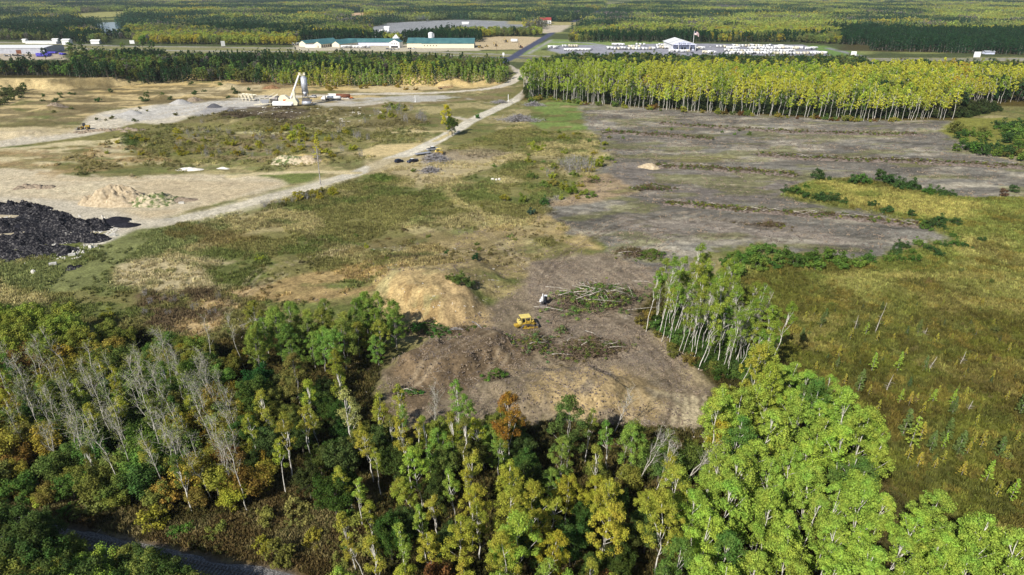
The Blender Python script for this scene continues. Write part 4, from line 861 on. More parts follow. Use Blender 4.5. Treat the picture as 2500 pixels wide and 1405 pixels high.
make_scatter('mixed_wood', C_broad, p[dark], rg.uniform(.85, 1.5, dark.sum()), colD[dark], zs=z_[dark], seed=3)
def belt(name, poly, ztop, sp, rng_xy, fn, coll, sc_=(.7, 1.05), limit=None, seed=9, hh=13):
    pw = W(poly, ztop); xs = [q[0] for q in pw]; ys = [q[1] for q in pw]
    A, B = jitter_grid(min(xs), max(xs), min(ys), max(ys), sp, rg); m = poly_sd(A, B, pw) > 0; A, B = A[m], B[m]; z_ = gz(A, B)
    m = keep_mask(A, B, hh, z_); A, B, z_ = A[m], B[m], z_[m]; ut, vt = proj(A, B, z_ + ztop)
    t, keep = fn(A, B, ut, vt); make_scatter(name, coll, np.stack([A, B], 1)[keep], rg.uniform(*sc_, keep.sum()), t[keep], zs=z_[keep], seed=seed)
LB = [(-500, 178), (0, 172), (250, 176), (420, 168), (620, 172), (700, 182), (1000, 182), (1232, 176), (1246, 150), (1225, 130), (1000, 121), (700, 117), (420, 121), (250, 116), (170, 124), (100, 142), (-500, 146)]
def fn_dark(A, B, u, v):
    n = fbm(A, B, 30, 3, 410) + rg.normal(0, .05, len(A)); k = (u < 640) | (v < 150); k &= n < .46
    return tints(CON, len(A), .3), k
def fn_broad(A, B, u, v):
    n = fbm(A, B, 30, 3, 410) + rg.normal(0, .05, len(A)); k = ((u < 640) | (v < 150)) & (n >= .46)
    t = np.where(rg.random((len(A), 1)) < .6, tints(OAKC, len(A), .3), tints(GRN, len(A), .3)); t = np.where(rg.random((len(A), 1)) < .12, tints(GREYC, len(A)), t); return t, k
def fn_asp(A, B, u, v):
    k = (u >= 630) & (v >= 148); n = fbm(A, B, 40, 3, 411)[:, None]
    t = np.where(n > .55, tints((.34, .35, .05), len(A)), tints((.25, .32, .06), len(A))); t = np.where(rg.random((len(A), 1)) < .15, tints(CON, len(A)), t); return t, k
belt('dark_pine_wood', LB, 12, 5.0, None, fn_dark, C_conif, seed=11, sc_=(.65, 1.05)); belt('broadleaf_wood', LB, 11, 5.0, None, fn_broad, C_broad, seed=12); belt('young_aspen_wood', LB, 10, 4.2, None, fn_asp, C_yas, sc_=(.62, 1.0), seed=13)
# --- the big wood beyond the highway
A, B = jitter_grid(-1150, 1150, 700, 1340, 6.2, rg); m = abs(A) < .86 * B + 60; A, B = A[m], B[m]; z_ = gz(A, B)
u0, v0 = proj(A, B, z_); m = (v0 < np.interp(u0, [0, 250, 720, 1240, 1400, 2000, 2120, 2500], [100, 108, 112, 122, 104, 110, 124, 136])) & keep_mask(A, B, 14, z_); A, B, z_, u0, v0 = A[m], B[m], z_[m], u0[m], v0[m]
def kinds(A, B, u):
    n = .6 * fbm(A, B, 210, 4, 420) + .4 * fbm(A, B, 60, 3, 422); w = np.interp(u, [0, 700, 1400, 1900, 2600], [.05, .01, .0, -.03, -.05]); n = n - w
    pine = ((u > 2040) & (B < 1250) & (B > 600)); n = np.where(pine & (u > 2050), .3, n)
    return n
n = kinds(A, B, u0) + rg.normal(0, .03, len(A)); con = n < .44
hedge = ((u0 > 735) & (u0 < 940) & (v0 > 92)) | ((u0 > 980) & (u0 < 1180) & (v0 > 92)); con |= hedge
tb = np.where((n > .56)[:, None], tints((.34, .36, .07), len(A)), tints((.18, .21, .065), len(A))); tb = np.where((fbm(A, B, 45, 3, 421) > .66)[:, None], tints((.38, .32, .05), len(A)), tb)
tb = np.where(rg.random((len(A), 1)) < .1, tints(GREYC, len(A)), tb); p = np.stack([A, B], 1)
tc_ = tints((.03, .07, .028), len(A), .25)
make_scatter('near_highway_pine_forest', C_conif, p[con], rg.uniform(.8, 1.15, con.sum()), tc_[con], zs=z_[con], seed=14)
make_scatter('near_highway_leafy_forest', C_broad, p[~con], rg.uniform(.7, 1.15, (~con).sum()), tb[~con], zs=z_[~con], seed=15)
A, B = jitter_grid(-4600, 4600, 1330, 5200, 24, rg); m = abs(A) < .84 * B + 80; A, B = A[m], B[m]; z_ = gz(A, B); m = keep_mask(A, B, 13, z_); A, B, z_ = A[m], B[m], z_[m]
u0, v0 = proj(A, B, z_); n = kinds(A, B, u0) + rg.normal(0, .035, len(A)); con = n < .47
tb = np.where((n > .57)[:, None], tints((.34, .37, .09), len(A), .15), tints((.20, .23, .085), len(A), .2)); tb = np.where((fbm(A, B, 130, 3, 423) > .69)[:, None], tints((.36, .31, .06), len(A)), tb)
tb = np.where((fbm(A, B, 80, 3, 424) > .68)[:, None], tints((.17, .16, .14), len(A)), tb); p = np.stack([A, B], 1)
make_scatter('distant_pine_forest', C_cc, p[con], rg.uniform(.9, 1.15, con.sum()), tints((.05, .095, .05), len(A), .3)[con], zs=z_[con], seed=16, tilt=.01)
make_scatter('distant_leafy_forest', C_bc, p[~con], rg.uniform(.85, 1.15, (~con).sum()), tb[~con], zs=z_[~con], seed=17, tilt=.01)

# undergrowth inside the stands; the poplar stand's shade is put into its dark tint
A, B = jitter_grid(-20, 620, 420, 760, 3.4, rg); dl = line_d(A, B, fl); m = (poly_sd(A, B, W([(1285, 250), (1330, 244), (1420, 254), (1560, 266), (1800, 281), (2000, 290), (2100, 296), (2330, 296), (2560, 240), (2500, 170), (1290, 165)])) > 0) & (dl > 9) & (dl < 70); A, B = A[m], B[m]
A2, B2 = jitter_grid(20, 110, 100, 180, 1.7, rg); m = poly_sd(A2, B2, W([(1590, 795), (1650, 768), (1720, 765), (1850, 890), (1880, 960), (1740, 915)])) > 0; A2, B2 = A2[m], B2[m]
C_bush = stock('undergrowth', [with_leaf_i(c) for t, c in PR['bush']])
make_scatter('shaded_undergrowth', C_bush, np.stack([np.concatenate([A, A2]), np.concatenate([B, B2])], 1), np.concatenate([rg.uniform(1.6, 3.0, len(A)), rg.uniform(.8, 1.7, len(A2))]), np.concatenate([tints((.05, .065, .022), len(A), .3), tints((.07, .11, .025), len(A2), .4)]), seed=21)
# ---------------------------------------------------------------- grass, weeds, litter
def tuft_mesh(name, seed, n=26, h=.6, w=.07, sp=.4):
    rg_ = np.random.default_rng(seed); V = []
    for i in range(n):
        x, y = rg_.normal(0, sp * .6, 2); a = rg_.uniform(0, 6.283); L = h * rg_.uniform(.5, 1.1); dx, dy = rg_.normal(0, .28 * L, 2); cx, cy = math.cos(a) * w, math.sin(a) * w
        V += [(x - cx, y - cy, -.05), (x + cx, y + cy, -.05), (x + dx + cx * .6, y + dy + cy * .6, L), (x + dx - cx * .6, y + dy - cy * .6, L * .92)]
    return mesh_np(name, np.array(V), quads(V), M['leaf_i'])
C_tuft = stock('tuft', [tuft_mesh(f't{i}', 500 + i) for i in range(5)])
C_low = stock('low_weed', [with_leaf_i(c) for t, c in PR['weed']])
def ground_cover(name, coll, poly, sp, scale, seed, dens=None, tint=None, mul=1.0, world=False, cut=None):
    rg_ = np.random.default_rng(seed); pw = poly if world else W(poly); xs = [q[0] for q in pw]; ys = [q[1] for q in pw]
    A, B = jitter_grid(max(min(xs), -220), min(max(xs), 260), min(ys), max(ys), sp, rg_, .5); m = (poly_sd(A, B, pw) > 0) & (abs(A) < .86 * B + 40) & ((B > 110) | (line_d(A, B, W([(x_, y_ - 4) for x_, y_ in RAIL])) > 3.4)); A, B = A[m], B[m]
    if dens is not None: m = fbm(A, B, dens[0], 3, seed) > dens[1]; A, B = A[m], B[m]
    c = gcol(A, B)
    if cut is not None: m = cut(A, B, c); A, B, c = A[m], B[m], c[m]
    if tint is not None: c = c * .35 + np.array(tint) * .65
    c = np.clip(c * mul * (1 + rg_.uniform(-.3, .3, (len(A), 1))), .005, .8); return np.stack([A, B], 1), rg_.uniform(*scale, len(A)), c
def cover(name, specs, coll):
    ps = [ground_cover(name, coll, *s_[0], **s_[1]) for s_ in specs]
    make_scatter(name, coll, np.concatenate([q[0] for q in ps]), np.concatenate([q[1] for q in ps]), np.concatenate([q[2] for q in ps]), seed=len(name), tilt=.15)
MEAD = [(-400, 640), (240, 600), (480, 535), (640, 495), (800, 455), (900, 430), (1000, 400), (1270, 300), (1330, 320), (1470, 330), (1440, 430), (1340, 500), (1400, 570), (1300, 640), (900, 690), (700, 760), (480, 840), (230, 800), (-400, 760)]
SCRUB = [(-300, 340), (230, 342), (420, 300), (560, 268), (760, 262), (1050, 285), (1040, 345), (880, 395), (640, 418), (330, 440), (120, 440), (-300, 420)]
notpale = lambda A, B, c: c[:, 0] < .36
cover('meadow_grass', [((MEAD, 1.0, (.7, 1.5), 601), dict(dens=(14, .42), mul=1.5, cut=notpale)), ((BOG, 1.15, (.8, 1.6), 602), dict(mul=1.3)), ((FLOOR_N, 1.1, (.8, 1.7), 603), dict(mul=1.3)), (([(-900, 1190), (150, 1235), (620, 1270), (640, 1180), (900, 1200), (880, 1420), (640, 1480), (480, 1352), (150, 1272), (-900, 1200)], .55, (.8, 1.6), 604), dict(mul=1.35))], C_tuft)
cover('weedy_ground_cover', [((MEAD, 2.6, (.4, 1.0), 611), dict(dens=(10, .54), mul=1.05, cut=notpale)), ((SCRUB, 2.6, (.5, 1.5), 612), dict(dens=(14, .47), mul=1.5, cut=notpale)), ((BOG, 3.2, (.3, .8), 613), dict(dens=(9, .5), tint=(.15, .14, .035))), ((FLOOR_N, 2.0, (.5, 1.3), 614), dict(mul=1.0, tint=(.08, .085, .025)))], C_low)
# ---------------------------------------------------------------- small trees of the bog, shrubs of meadow, pit and field
BOGT = [(2003, 800, .55, 0), (1955, 835, .5, 0), (2015, 775, .35, 0), (2055, 800, .3, 2), (2075, 830, .5, 2), (2112, 820, .55, 1), (2140, 835, .45, 2), (1995, 860, .35, 2), (2045, 875, .5, 2), (2043, 895, .35, 0),
        (2128, 905, .75, 1), (2190, 905, .7, 1), (2120, 965, .4, 2), (2255, 905, .45, 0), (2240, 815, .45, 0), (2285, 835, .4, 2), (2210, 868, .4, 2), (2095, 955, .6, 0), (2140, 1010, .5, 2), (2195, 985, .5, 1),
        (2218, 990, .55, 2), (2275, 985, .6, 1), (2322, 990, .55, 1), (2322, 1015, .5, 0), (2355, 970, .4, 2), (2290, 960, .35, 2), (2235, 985, .4, 2), (2222, 1090, 1.05, 1), (2205, 1060, .8, 0), (2245, 1075, .8, 2),
        (2268, 1105, .75, 0), (2302, 1095, .55, 1), (2337, 1110, .75, 0), (2307, 1075, .6, 0), (2392, 1098, .6, 2), (2375, 1085, .4, 2), (2360, 1110, .45, 2), (2436, 1115, .55, 0), (2450, 1120, .5, 2), (2215, 1125, .5, 2),
        (2240, 1140, .55, 2), (2280, 1145, .4, 2), (2405, 1180, .7, 1), (2345, 1165, .6, 2), (2465, 1225, .85, 1), (2430, 1215, .6, 2), (2300, 1130, .4, 2), (2490, 1010, .7, 0), (2090, 750, .3, 2), (2160, 800, .3, 2),
        (1965, 780, .35, 2), (2030, 840, .3, 2), (2150, 880, .35, 2), (2330, 900, .35, 2), (2420, 930, .35, 2), (2460, 860, .35, 2), (2380, 880, .3, 2), (2180, 830, .35, 2), (2455, 980, .4, 2), (1990, 905, .4, 2),
        (2060, 940, .4, 2), (2250, 1010, .45, 2), (2380, 1040, .4, 2), (2480, 1080, .4, 2), (1930, 790, .45, 0), (2030, 905, .3, 2)]
for px, py, s, k in BOGT:
    kn, c, nm, lb = [('spruce', (.12, .15, .045), 'spruce_tree', 'small dark green spruce'), ('larch', (.26, .34, .05), 'larch_tree', 'small lime green larch'), ('larch', (.32, .28, .05), 'larch_tree', 'small yellow larch')][k]
    single(kn, px, py, s * nrng.uniform(.9, 1.12), jit(c, .12), nm, 'tree', f'{lb} standing in the {"upper" if py < 900 else "middle" if py < 1060 else "lower"} bog', group='small conifers dotted over the bog', lean=(3, 0))
for i, (x, y) in enumerate(scatter([(1900, 760), (2480, 720), (2520, 1250), (2240, 1190), (2060, 960)], 0, 6.5, 701)):
    if nrng.random() < .8: tree('larch' if nrng.random() < .6 else 'spruce', x, y, nrng.uniform(.16, .34), jit((.20, .18, .035) if nrng.random() < .65 else (.07, .09, .03), .2), 'conifer_seedling', 'seedling', 'knee high conifer seedling in the bog', 'tiny conifer seedlings in the bog')
for i, (x, y) in enumerate(scatter([(1830, 700), (2480, 650), (2520, 1250), (2260, 1190), (2060, 960), (1930, 860)], 0, 9, 731)):
    if nrng.random() < .5: tree('bush', x, y, nrng.uniform(.25, .75), jit([(.12, .13, .035), (.16, .12, .045), (.19, .18, .05)][nrng.integers(0, 3)], .2), 'bog_shrub', 'shrub', 'low bog shrub among the sedges', 'low shrubs in the bog', parts=('stems', 'foliage'))
def snag(px, py, H, lean, label):
    x, y, z = P(px, py); rg_ = np.random.default_rng(int(px)); mb = MB(); stem(mb, rg_, (0, 0, -.3), (0, 0, H), .13, .03, 5, 4, .3)
    for i in range(18):
        zz = H * rg_.uniform(.08, .55); a = rg_.uniform(0, 6.28); L = rg_.uniform(.4, 1.1); mb.tube([(0, 0, zz), (L * math.cos(a), L * math.sin(a), zz + .1)], [.025, .01], 3, False)
    o = mb.build('dead_snag', M['wood_pale'], None, True); o.location = (x, y, z); o.rotation_euler = (0, R(lean), 0); tag(o, label, 'dead tree')
snag(2135, 815, 8.5, 8, 'tall grey dead snag standing alone in the upper bog'); snag(2087, 802, 3.6, 3, 'short dead snag just left of the tall grey snag')
snag(2165, 952, 3.8, 9, 'leaning dead snag in the middle of the bog'); snag(2270, 900, 3.2, 16, 'slanting dead snag right of the lime larch pair')
snag(2345, 888, 3.2, 8, 'thin dead snag at the right of the middle bog'); snag(2256, 820, 2.2, 8, 'stubby dead snag beside the spruce in the upper bog')
snag(2362, 1005, 2.6, 10, 'broken dead snag beside the row of middle bog trees')
def bushes(specs, label, group, name='willow_bush', cat='bush'):
    for (px, py, s, c) in specs: single('bush', px, py, s, jit(c, .15), name, cat, label, group=group, parts=('stems', 'foliage'))
B1c = (.075, .125, .025); B2c = (.05, .085, .025); B3c = (.11, .16, .03)
sp = []
for px, py in [(1770, 650), (1790, 630), (1815, 645), (1835, 622), (1860, 640), (1880, 622), (1905, 645), (1925, 632), (1950, 640), (1975, 632), (2000, 645), (2025, 640), (2050, 645), (2075, 645), (2100, 650), (2125, 642), (1850, 665), (1800, 670), (1890, 660), (1935, 655), (1990, 655), (2060, 658)]:
    sp.append((px + rnd.uniform(-6, 6), py + rnd.uniform(-4, 4), rnd.uniform(1.3, 2.1), B1c if rnd.random() < .6 else B3c))
bushes(sp, 'dense green thicket bush where the grey field meets the bog', 'thicket between the grey field and the bog')
sp = []
for px, py in [(2170, 640), (2185, 620), (2205, 605), (2225, 620), (2245, 600), (2265, 612), (2285, 598), (2310, 605), (2335, 600), (2360, 605), (2200, 640), (2230, 640), (2330, 580), (2300, 560), (2270, 555), (2245, 545), (2260, 560), (2395, 590), (2290, 625)]:
    sp.append((px, py, rnd.uniform(.9, 1.6), rnd.choice([B1c, B2c, B3c])))
bushes(sp, 'green willow bush at the right end of the grey field', 'willow bushes at the field corner')
sp = [(1998, 438, 2.4, B2c), (1925, 470, 1.8, B2c), (1945, 475, 1.9, B1c), (1965, 485, 1.4, B2c), (1995, 490, 1.6, B2c), (2015, 490, 1.8, B2c), (2035, 492, 1.5, B2c), (2055, 496, 1.2, B2c), (2085, 448, 2.0, B2c), (2105, 448, 2.1, B1c), (2150, 440, 2.1, B2c), (2170, 450, 2.3, B2c),
      (2195, 460, 2.4, B2c), (2215, 458, 2.2, B2c), (2240, 466, 2.0, B2c), (2275, 475, 1.8, B1c), (2295, 476, 1.8, B2c), (2315, 478, 1.6, B2c), (2130, 505, 1.3, B2c), (2165, 520, 1.5, B2c), (2225, 530, 1.4, B2c), (2300, 545, 1.8, B2c), (2335, 550, 1.2, B2c), (2450, 480, 1.4, (.12, .08, .05)), (2475, 470, 1.4, B2c), (1970, 460, 1.0, B1c)]
bushes(sp, 'dark willow bush on the golden sedge strip', 'dark willow bushes on the golden sedge strip')
sp = []
for i in range(48): sp.append((rnd.uniform(2330, 2520), rnd.uniform(305, 395), rnd.uniform(1.8, 3.2), rnd.choice([B1c, B2c, B3c, (.12, .12, .03)])))
bushes([q for q in sp if q[1] > 300 + (2520 - q[0]) * .12 and q[1] < 372 + (q[0] - 2330) * .14], 'rounded willow bush in the far right thicket', 'willow thicket at the far right edge')
for i, (x, y) in enumerate(scatter([(60, 1215), (330, 1235), (620, 1262), (900, 1200), (880, 1400), (700, 1400), (480, 1330), (150, 1262)], 0, 5.2, 720)):
    if nrng.random() < .75: tree('bush', x, y, nrng.uniform(.7, 1.7), jit([OLIVE, YG, (.20, .17, .05), GREEN][nrng.integers(0, 4)], .2), 'shrub', 'shrub', 'shrub on the tan grass strip above the railway', 'shrubs on the grass strip above the railway', parts=('stems', 'foliage'))
for i, (x, y) in enumerate(scatter([(-100, 1190), (330, 1200), (600, 1215), (640, 1240), (560, 1270), (330, 1262), (100, 1230), (-100, 1215)], 1, 5.5, 722)):
    tree('oak_small', x, y, nrng.uniform(.6, 1.05), jit([OLIVE, YG, GREEN, (.2, .15, .04)][nrng.integers(0, 4)], .2), 'scrub_oak', 'tree', 'scrub oak at the lower fringe of the left wood', 'scrub oaks on the lower fringe of the left wood')
# road bank willows, meadow shrubs
YW = (.25, .21, .03)
sp = [(rnd.uniform(690, 830), 0, rnd.uniform(.8, 1.3), YW if rnd.random() < .6 else (.12, .10, .04)) for _ in range(22)]
bushes([(a, 497 - (a - 690) * .22 + rnd.uniform(-9, 9), s, c) for a, _, s, c in sp], 'yellow willow shrub beside the gravel road', 'yellow willows along the gravel road')
for i in range(16):
    a = rnd.uniform(640, 800); single('twigs', a, 508 - (a - 640) * .2 + rnd.uniform(-6, 6), rnd.uniform(.6, 1.0), OLIVE, 'leafless_shrub', 'shrub', 'grey leafless shrub under the roadside willows', group='leafless shrubs along the gravel road', parts=('stems', 'foliage'))
for px, py, s, c, l in [(1310, 368, 1.9, (.22, .24, .03), 'bright yellow green round shrub on the meadow track'), (1325, 360, 1.2, (.19, .21, .03), 'smaller yellow green shrub behind the round shrub'), (1328, 500, 1.6, (.06, .11, .03), 'dark green shrub at the left edge of the grey field'), (1278, 495, 1.5, (.14, .17, .03), 'yellow green shrub left of the dark edge shrub'),
                        (1298, 525, 1.4, (.05, .085, .05), 'blue green spruce like shrub at the field edge'), (1395, 472, 2.0, (.13, .16, .02), 'large olive shrub with yellow top by the sandy bank'), (1375, 462, 1.6, (.20, .19, .03), 'yellow shrub left of the large olive shrub'), (1350, 455, 1.5, (.20, .17, .04), 'pale yellow shrub on the sandy bank'),
                        (1462, 408, 2.0, (.19, .21, .02), 'yellow green shrub beside the grey saplings'), (1447, 402, 1.5, (.21, .22, .03), 'bright yellow shrub among the grey saplings'), (1475, 355, 1.3, (.22, .22, .03), 'slim yellow shrub above the sandy hump'), (1160, 635, .9, (.02, .06, .02), 'single deep green shrub on the tan slope'),
                        (1090, 620, .6, (.05, .11, .03), 'small fresh green sapling on the tan slope'), (1120, 690, 1.6, (.09, .12, .03), 'green shrub on the right shoulder of the sandy bluff'), (1140, 700, 1.2, (.07, .10, .03), 'green shrub at the lower bluff shoulder'), (1100, 684, 1.0, (.10, .12, .03), 'small shrub at the crest of the bluff'),
                        (895, 605, .6, (.26, .26, .03), 'tiny bright yellow shrub on the meadow'), (635, 635, .9, (.22, .24, .03), 'yellow green shrub on the pale meadow'), (1010, 420, .9, (.12, .15, .03), 'low shrub near the parked vehicles'), (1165, 290, 1.4, (.05, .12, .02), 'round green shrub left of the road near the fork'),
                        (1270, 196, 1.8, (.09, .18, .03), 'green shrub inside the road bend'), (262, 780, 1.5, (.19, .19, .03), 'yellow shrub between the round oaks and brown meadow'), (1330, 330, 1.0, (.16, .17, .03), 'yellowish shrub by the green grass patch'), (1385, 340, 1.2, (.18, .19, .03), 'yellowish shrub at the corner of the cleared field'),
                        (1365, 325, 1.0, (.12, .14, .03), 'olive shrub at the corner of the cleared field'), (1410, 330, 1.1, (.15, .16, .03), 'olive yellow shrub beside the first windrow')]:
    single('bush', px, py, s, c, 'shrub', 'shrub', l, parts=('stems', 'foliage'))
for i in range(44):
    single('bush', rnd.gauss(1400, 70), rnd.uniform(322, 500), rnd.uniform(.5, 1.5), jit([YW, OLIVE, (.12, .17, .035), (.22, .24, .035)][rnd.randrange(4)], .2), 'shrub', 'shrub', 'shrub in the rough strip between meadow and cleared field', group='shrubs between meadow and cleared field', parts=('stems', 'foliage'))
for i in range(26):
    single('bush', rnd.uniform(850, 1300), rnd.uniform(440, 640), rnd.uniform(.3, .8), jit([OLIVE, (.12, .17, .035), (.14, .11, .05)][rnd.randrange(3)], .2), 'shrub', 'shrub', 'low shrub on the open meadow', group='low shrubs on the open meadow', parts=('stems', 'foliage'))
for i, (px, py) in enumerate([(1368, 405), (1375, 410), (1385, 415), (1395, 408), (1402, 418), (1410, 408), (1420, 415), (1428, 405), (1440, 412), (1380, 400), (1405, 400), (1415, 422), (1390, 425), (1342, 432), (1435, 422)]):
    single('twigs', px, py, rnd.uniform(1.3, 2.0), (.2, .2, .08), 'leafless_sapling', 'sapling', 'tall grey leafless sapling left of the cleared field', group='grey leafless saplings beside the cleared field', parts=('stems', 'foliage'))
for (x0, x1, y0, y1, n, c, lb, kd, smin, smax) in [
        (430, 880, 320, 385, 46, YW, 'yellow sapling bush in the overgrown pit', 'bush', .7, 1.6), (240, 470, 335, 380, 16, YW, 'yellow sapling bush at the left of the overgrown pit', 'bush', .6, 1.3), (690, 740, 315, 362, 9, (.24, .25, .03), 'tall bright yellow bush in the overgrown pit', 'bush', 1.5, 2.2),
        (430, 900, 300, 385, 46, (.14, .13, .05), 'grey leafless brush clump in the overgrown pit', 'twigs', .7, 1.5), (930, 1040, 262, 292, 12, (.19, .19, .03), 'olive yellow sapling behind the rubble', 'bush', 1.2, 2.0), (920, 1040, 270, 300, 12, (.15, .14, .05), 'grey sapling trunk clump behind the rubble', 'twigs', 1.4, 2.2),
        (0, 60, 215, 262, 14, (.08, .09, .03), 'dark shrub at the left end of the pit', 'bush', 1.5, 2.8), (60, 640, 205, 250, 26, (.07, .10, .03), 'green shrub along the upper pit edge', 'bush', .8, 1.6), (330, 540, 715, 780, 10, (.14, .12, .05), 'grey leafless shrub on the brown meadow patch', 'twigs', .5, .9),
        (100, 430, 262, 300, 10, (.10, .11, .03), 'low olive shrub above the sand yard', 'bush', .6, 1.2), (780, 1080, 190, 212, 14, (.20, .14, .03), 'orange tinted shrub on the sand bank', 'bush', 1.2, 2.0), (1540, 1900, 318, 330, 8, B3c, 'green shrub growing on the first windrow', 'bush', .5, 1.0)]:
    for i in range(n):
        single(kd, rnd.uniform(x0, x1), rnd.uniform(y0, y1), rnd.uniform(smin, smax), jit(c, .25), 'sapling_bush' if kd == 'bush' else 'leafless_shrub', 'shrub', lb, group=lb + ' clumps', parts=('stems', 'foliage'))
def lone(kind, px, py, s, c, lab, n='tree'): single(kind, px, py, s, c, n, 'tree', lab)
for px, py, s, c, l in [(112, 146, 1.3, (.03, .055, .022), 'dark round tree in front of the white roofed building'), (75, 148, 1.0, (.03, .05, .02), 'dark tree left of the round tree by the white roofed building')]: lone('mid_oak', px, py, s * .8, c, l, 'broadleaf_tree')
for px, py, s, c, l in [(178, 140, 1.7, (.09, .14, .03), 'tall green cottonwood beside the highway'), (205, 142, 1.5, (.07, .10, .03), 'second tall cottonwood beside the highway'), (350, 122, 1.5, (.10, .17, .03), 'bright green willow in front of the pine forest'), (372, 122, 1.3, (.06, .11, .03), 'darker willow beside the bright green willow'),
                        (325, 160, 1.3, (.15, .15, .12), 'grey leafless crowned tree in the left wood'), (285, 150, 1.0, (.15, .14, .11), 'smaller grey crowned tree in the left wood'), (300, 120, .9, (.14, .19, .03), 'yellow green tree by the highway')]: lone('mid_oak', px, py, s, c, l, 'broadleaf_tree')

# ---------------------------------------------------------------- heaps of soil, gravel, asphalt
def heap(name, px, py, rx, ry, h, mat, label, cat, rough=.18, ridges=0, seed=1, group=None, rz=0, sc_=2.2, pw=1.0, off=0):
    x0, y0, z0 = P(px, py); nr, na = 26, 64; rg_ = np.random.default_rng(seed)
    t = np.linspace(0, 1, nr)[:, None]; a = np.linspace(0, 2 * math.pi, na, endpoint=False)[None, :]
    lob = 1 + .16 * np.sin(2 * a + seed) + .10 * np.sin(3 * a + seed * 2.3); X = t * rx * lob * np.cos(a); Y = t * ry * lob * np.sin(a)
    prof = np.clip(1 - t, 0, 1) ** pw * (1 - .12 * np.exp(-(t * 6) ** 2)) + 0 * a
    nz = (fbm(X + seed * 31, Y, sc_, 3, seed) - .5) * 2 * rough * h + (fbm(X + seed * 13, Y, sc_ * .35, 2, seed) - .5) * rough * h
    if ridges: nz = nz + ridges * h * np.abs(np.sin(a * 9 + 3 * fbm(X, Y, 4, 2, seed + 3))) * t * (1 - t) * 1.8
    Z = prof * h + nz * np.minimum(1, (1 - t) * 3.5)
    c_, s_ = math.cos(rz), math.sin(rz); XW, YW_ = x0 + X * c_ - Y * s_, y0 + X * s_ + Y * c_
    Z = Z + gz(XW, YW_) - z0 - .08 - .35 * (t > .97) + off
    V = np.stack([XW - x0, YW_ - y0, Z], -1).reshape(-1, 3); i = np.arange(nr - 1)[:, None] * na; j = np.arange(na)[None, :]; j2 = (j + 1) % na
    F_ = np.stack([i + j, i + na + j, i + na + j2, i + j2], -1).reshape(-1, 4)
    o = link_mesh(name, mesh_np(name, V, F_, mat, smooth=(rough < .3)), loc=(x0, y0, z0)); tag(o, label, cat, group); return o
M['sand_pile'] = mat_noise('sand_heap', (.30, .235, .15), (.50, .41, .28), .9, .95, bump=.3); M['gravel'] = mat_noise('grey_gravel', (.26, .25, .24), (.42, .41, .39), 2.5, .95, bump=.2)
M['gravel_dark'] = mat_noise('dark_gravel', (.05, .05, .06), (.12, .12, .13), 2.5, .95, bump=.2); M['asphalt_rubble'] = mat_noise('broken_asphalt', (.010, .010, .014), (.17, .16, .155), 1.6, .9, detail=9, bump=.5, lo=.50, hi=.74)
M['asphalt_fine'] = mat_noise('fresh_asphalt_millings', (.008, .008, .012), (.022, .022, .03), 2, .9); M['soil'] = mat_noise('brown_soil', (.16, .12, .085), (.32, .26, .19), 1.2, .95, bump=.3)
M['grassy_sand'] = mat_noise('sand_with_weeds', (.10, .13, .045), (.50, .42, .29), .55, .95, detail=8, bump=.3, lo=.42, hi=.58); M['white_soil'] = mat_noise('white_chalk', (.5, .47, .42), (.72, .69, .63), 1.2, .95)
heap('sand_pile', 288, 490, 17, 10, 6.0, M['sand_pile'], 'tall eroded sand pile with a jagged top on the sand flat', 'sand pile', .34, .3, 4, sc_=2.8, pw=1.0)
heap('sand_pile', 372, 494, 15, 7, 3.6, M['grassy_sand'], 'long low sand ridge overgrown with weeds beside the tall pile', 'sand pile', .35, .1, 5)
heap('sand_pile', 438, 490, 7, 4, 1.6, M['soil'], 'small brown heap at the right tip of the sand ridge', 'soil heap', .2, 0, 6)
heap('gravel_pile', 322, 278, 6.2, 5, 2.9, M['gravel'], 'pale grey gravel cone on the left of the yard', 'gravel pile', .06, 0, 7); heap('gravel_pile', 441, 254, 7.5, 6, 3.9, M['gravel'], 'larger grey gravel cone behind on the yard', 'gravel pile', .1, 0, 8)
heap('gravel_pile', 523, 262, 5.6, 5, 3.0, M['gravel_dark'], 'dark slate gravel cone in the middle of the yard', 'gravel pile', .1, 0, 9); heap('gravel_pile', 566, 271, 4.6, 3.5, 1.8, M['gravel_dark'], 'low dark gravel mound near the plant', 'gravel pile', .1, 0, 10)
heap('soil_heap', 475, 243, 7, 5, 3.0, M['soil'], 'brown soil heap right of the larger gravel cone', 'soil heap', .25, 0, 11); heap('soil_heap', 663, 216, 8, 5, 3.0, mat_noise('rust_soil', (.14, .07, .035), (.3, .18, .09), 1, .95), 'rust brown soil heap behind the plant', 'soil heap', .25, 0, 12)
heap('soil_heap', 140, 262, 7, 5, 3.2, M['soil'], 'rounded brown heap at the left of the pit', 'soil heap', .2, 0, 13); heap('soil_heap', 460, 415, 6, 3, 1.5, M['white_soil'], 'small whitish heap beside the sand flat', 'soil heap', .15, 0, 14)
heap('soil_heap', 545, 412, 3, 2, .9, M['white_soil'], 'tiny whitish heap right of the whitish heap', 'soil heap', .15, 0, 15); heap('sand_pile', 1588, 398, 5.5, 4, 2.6, M['sand_pile'], 'smooth tan sand mound on the grey field', 'sand pile', .15, .1, 16)
heap('sand_pile', 710, 394, 13, 5, 3.0, M['grassy_sand'], 'weedy sand bank behind the road fork', 'sand pile', .25, 0, 17); heap('sand_pile', 752, 392, 8, 5, 3.2, M['sand_pile'], 'bare tan sand bank beside the golden tree', 'sand pile', .2, .1, 18)
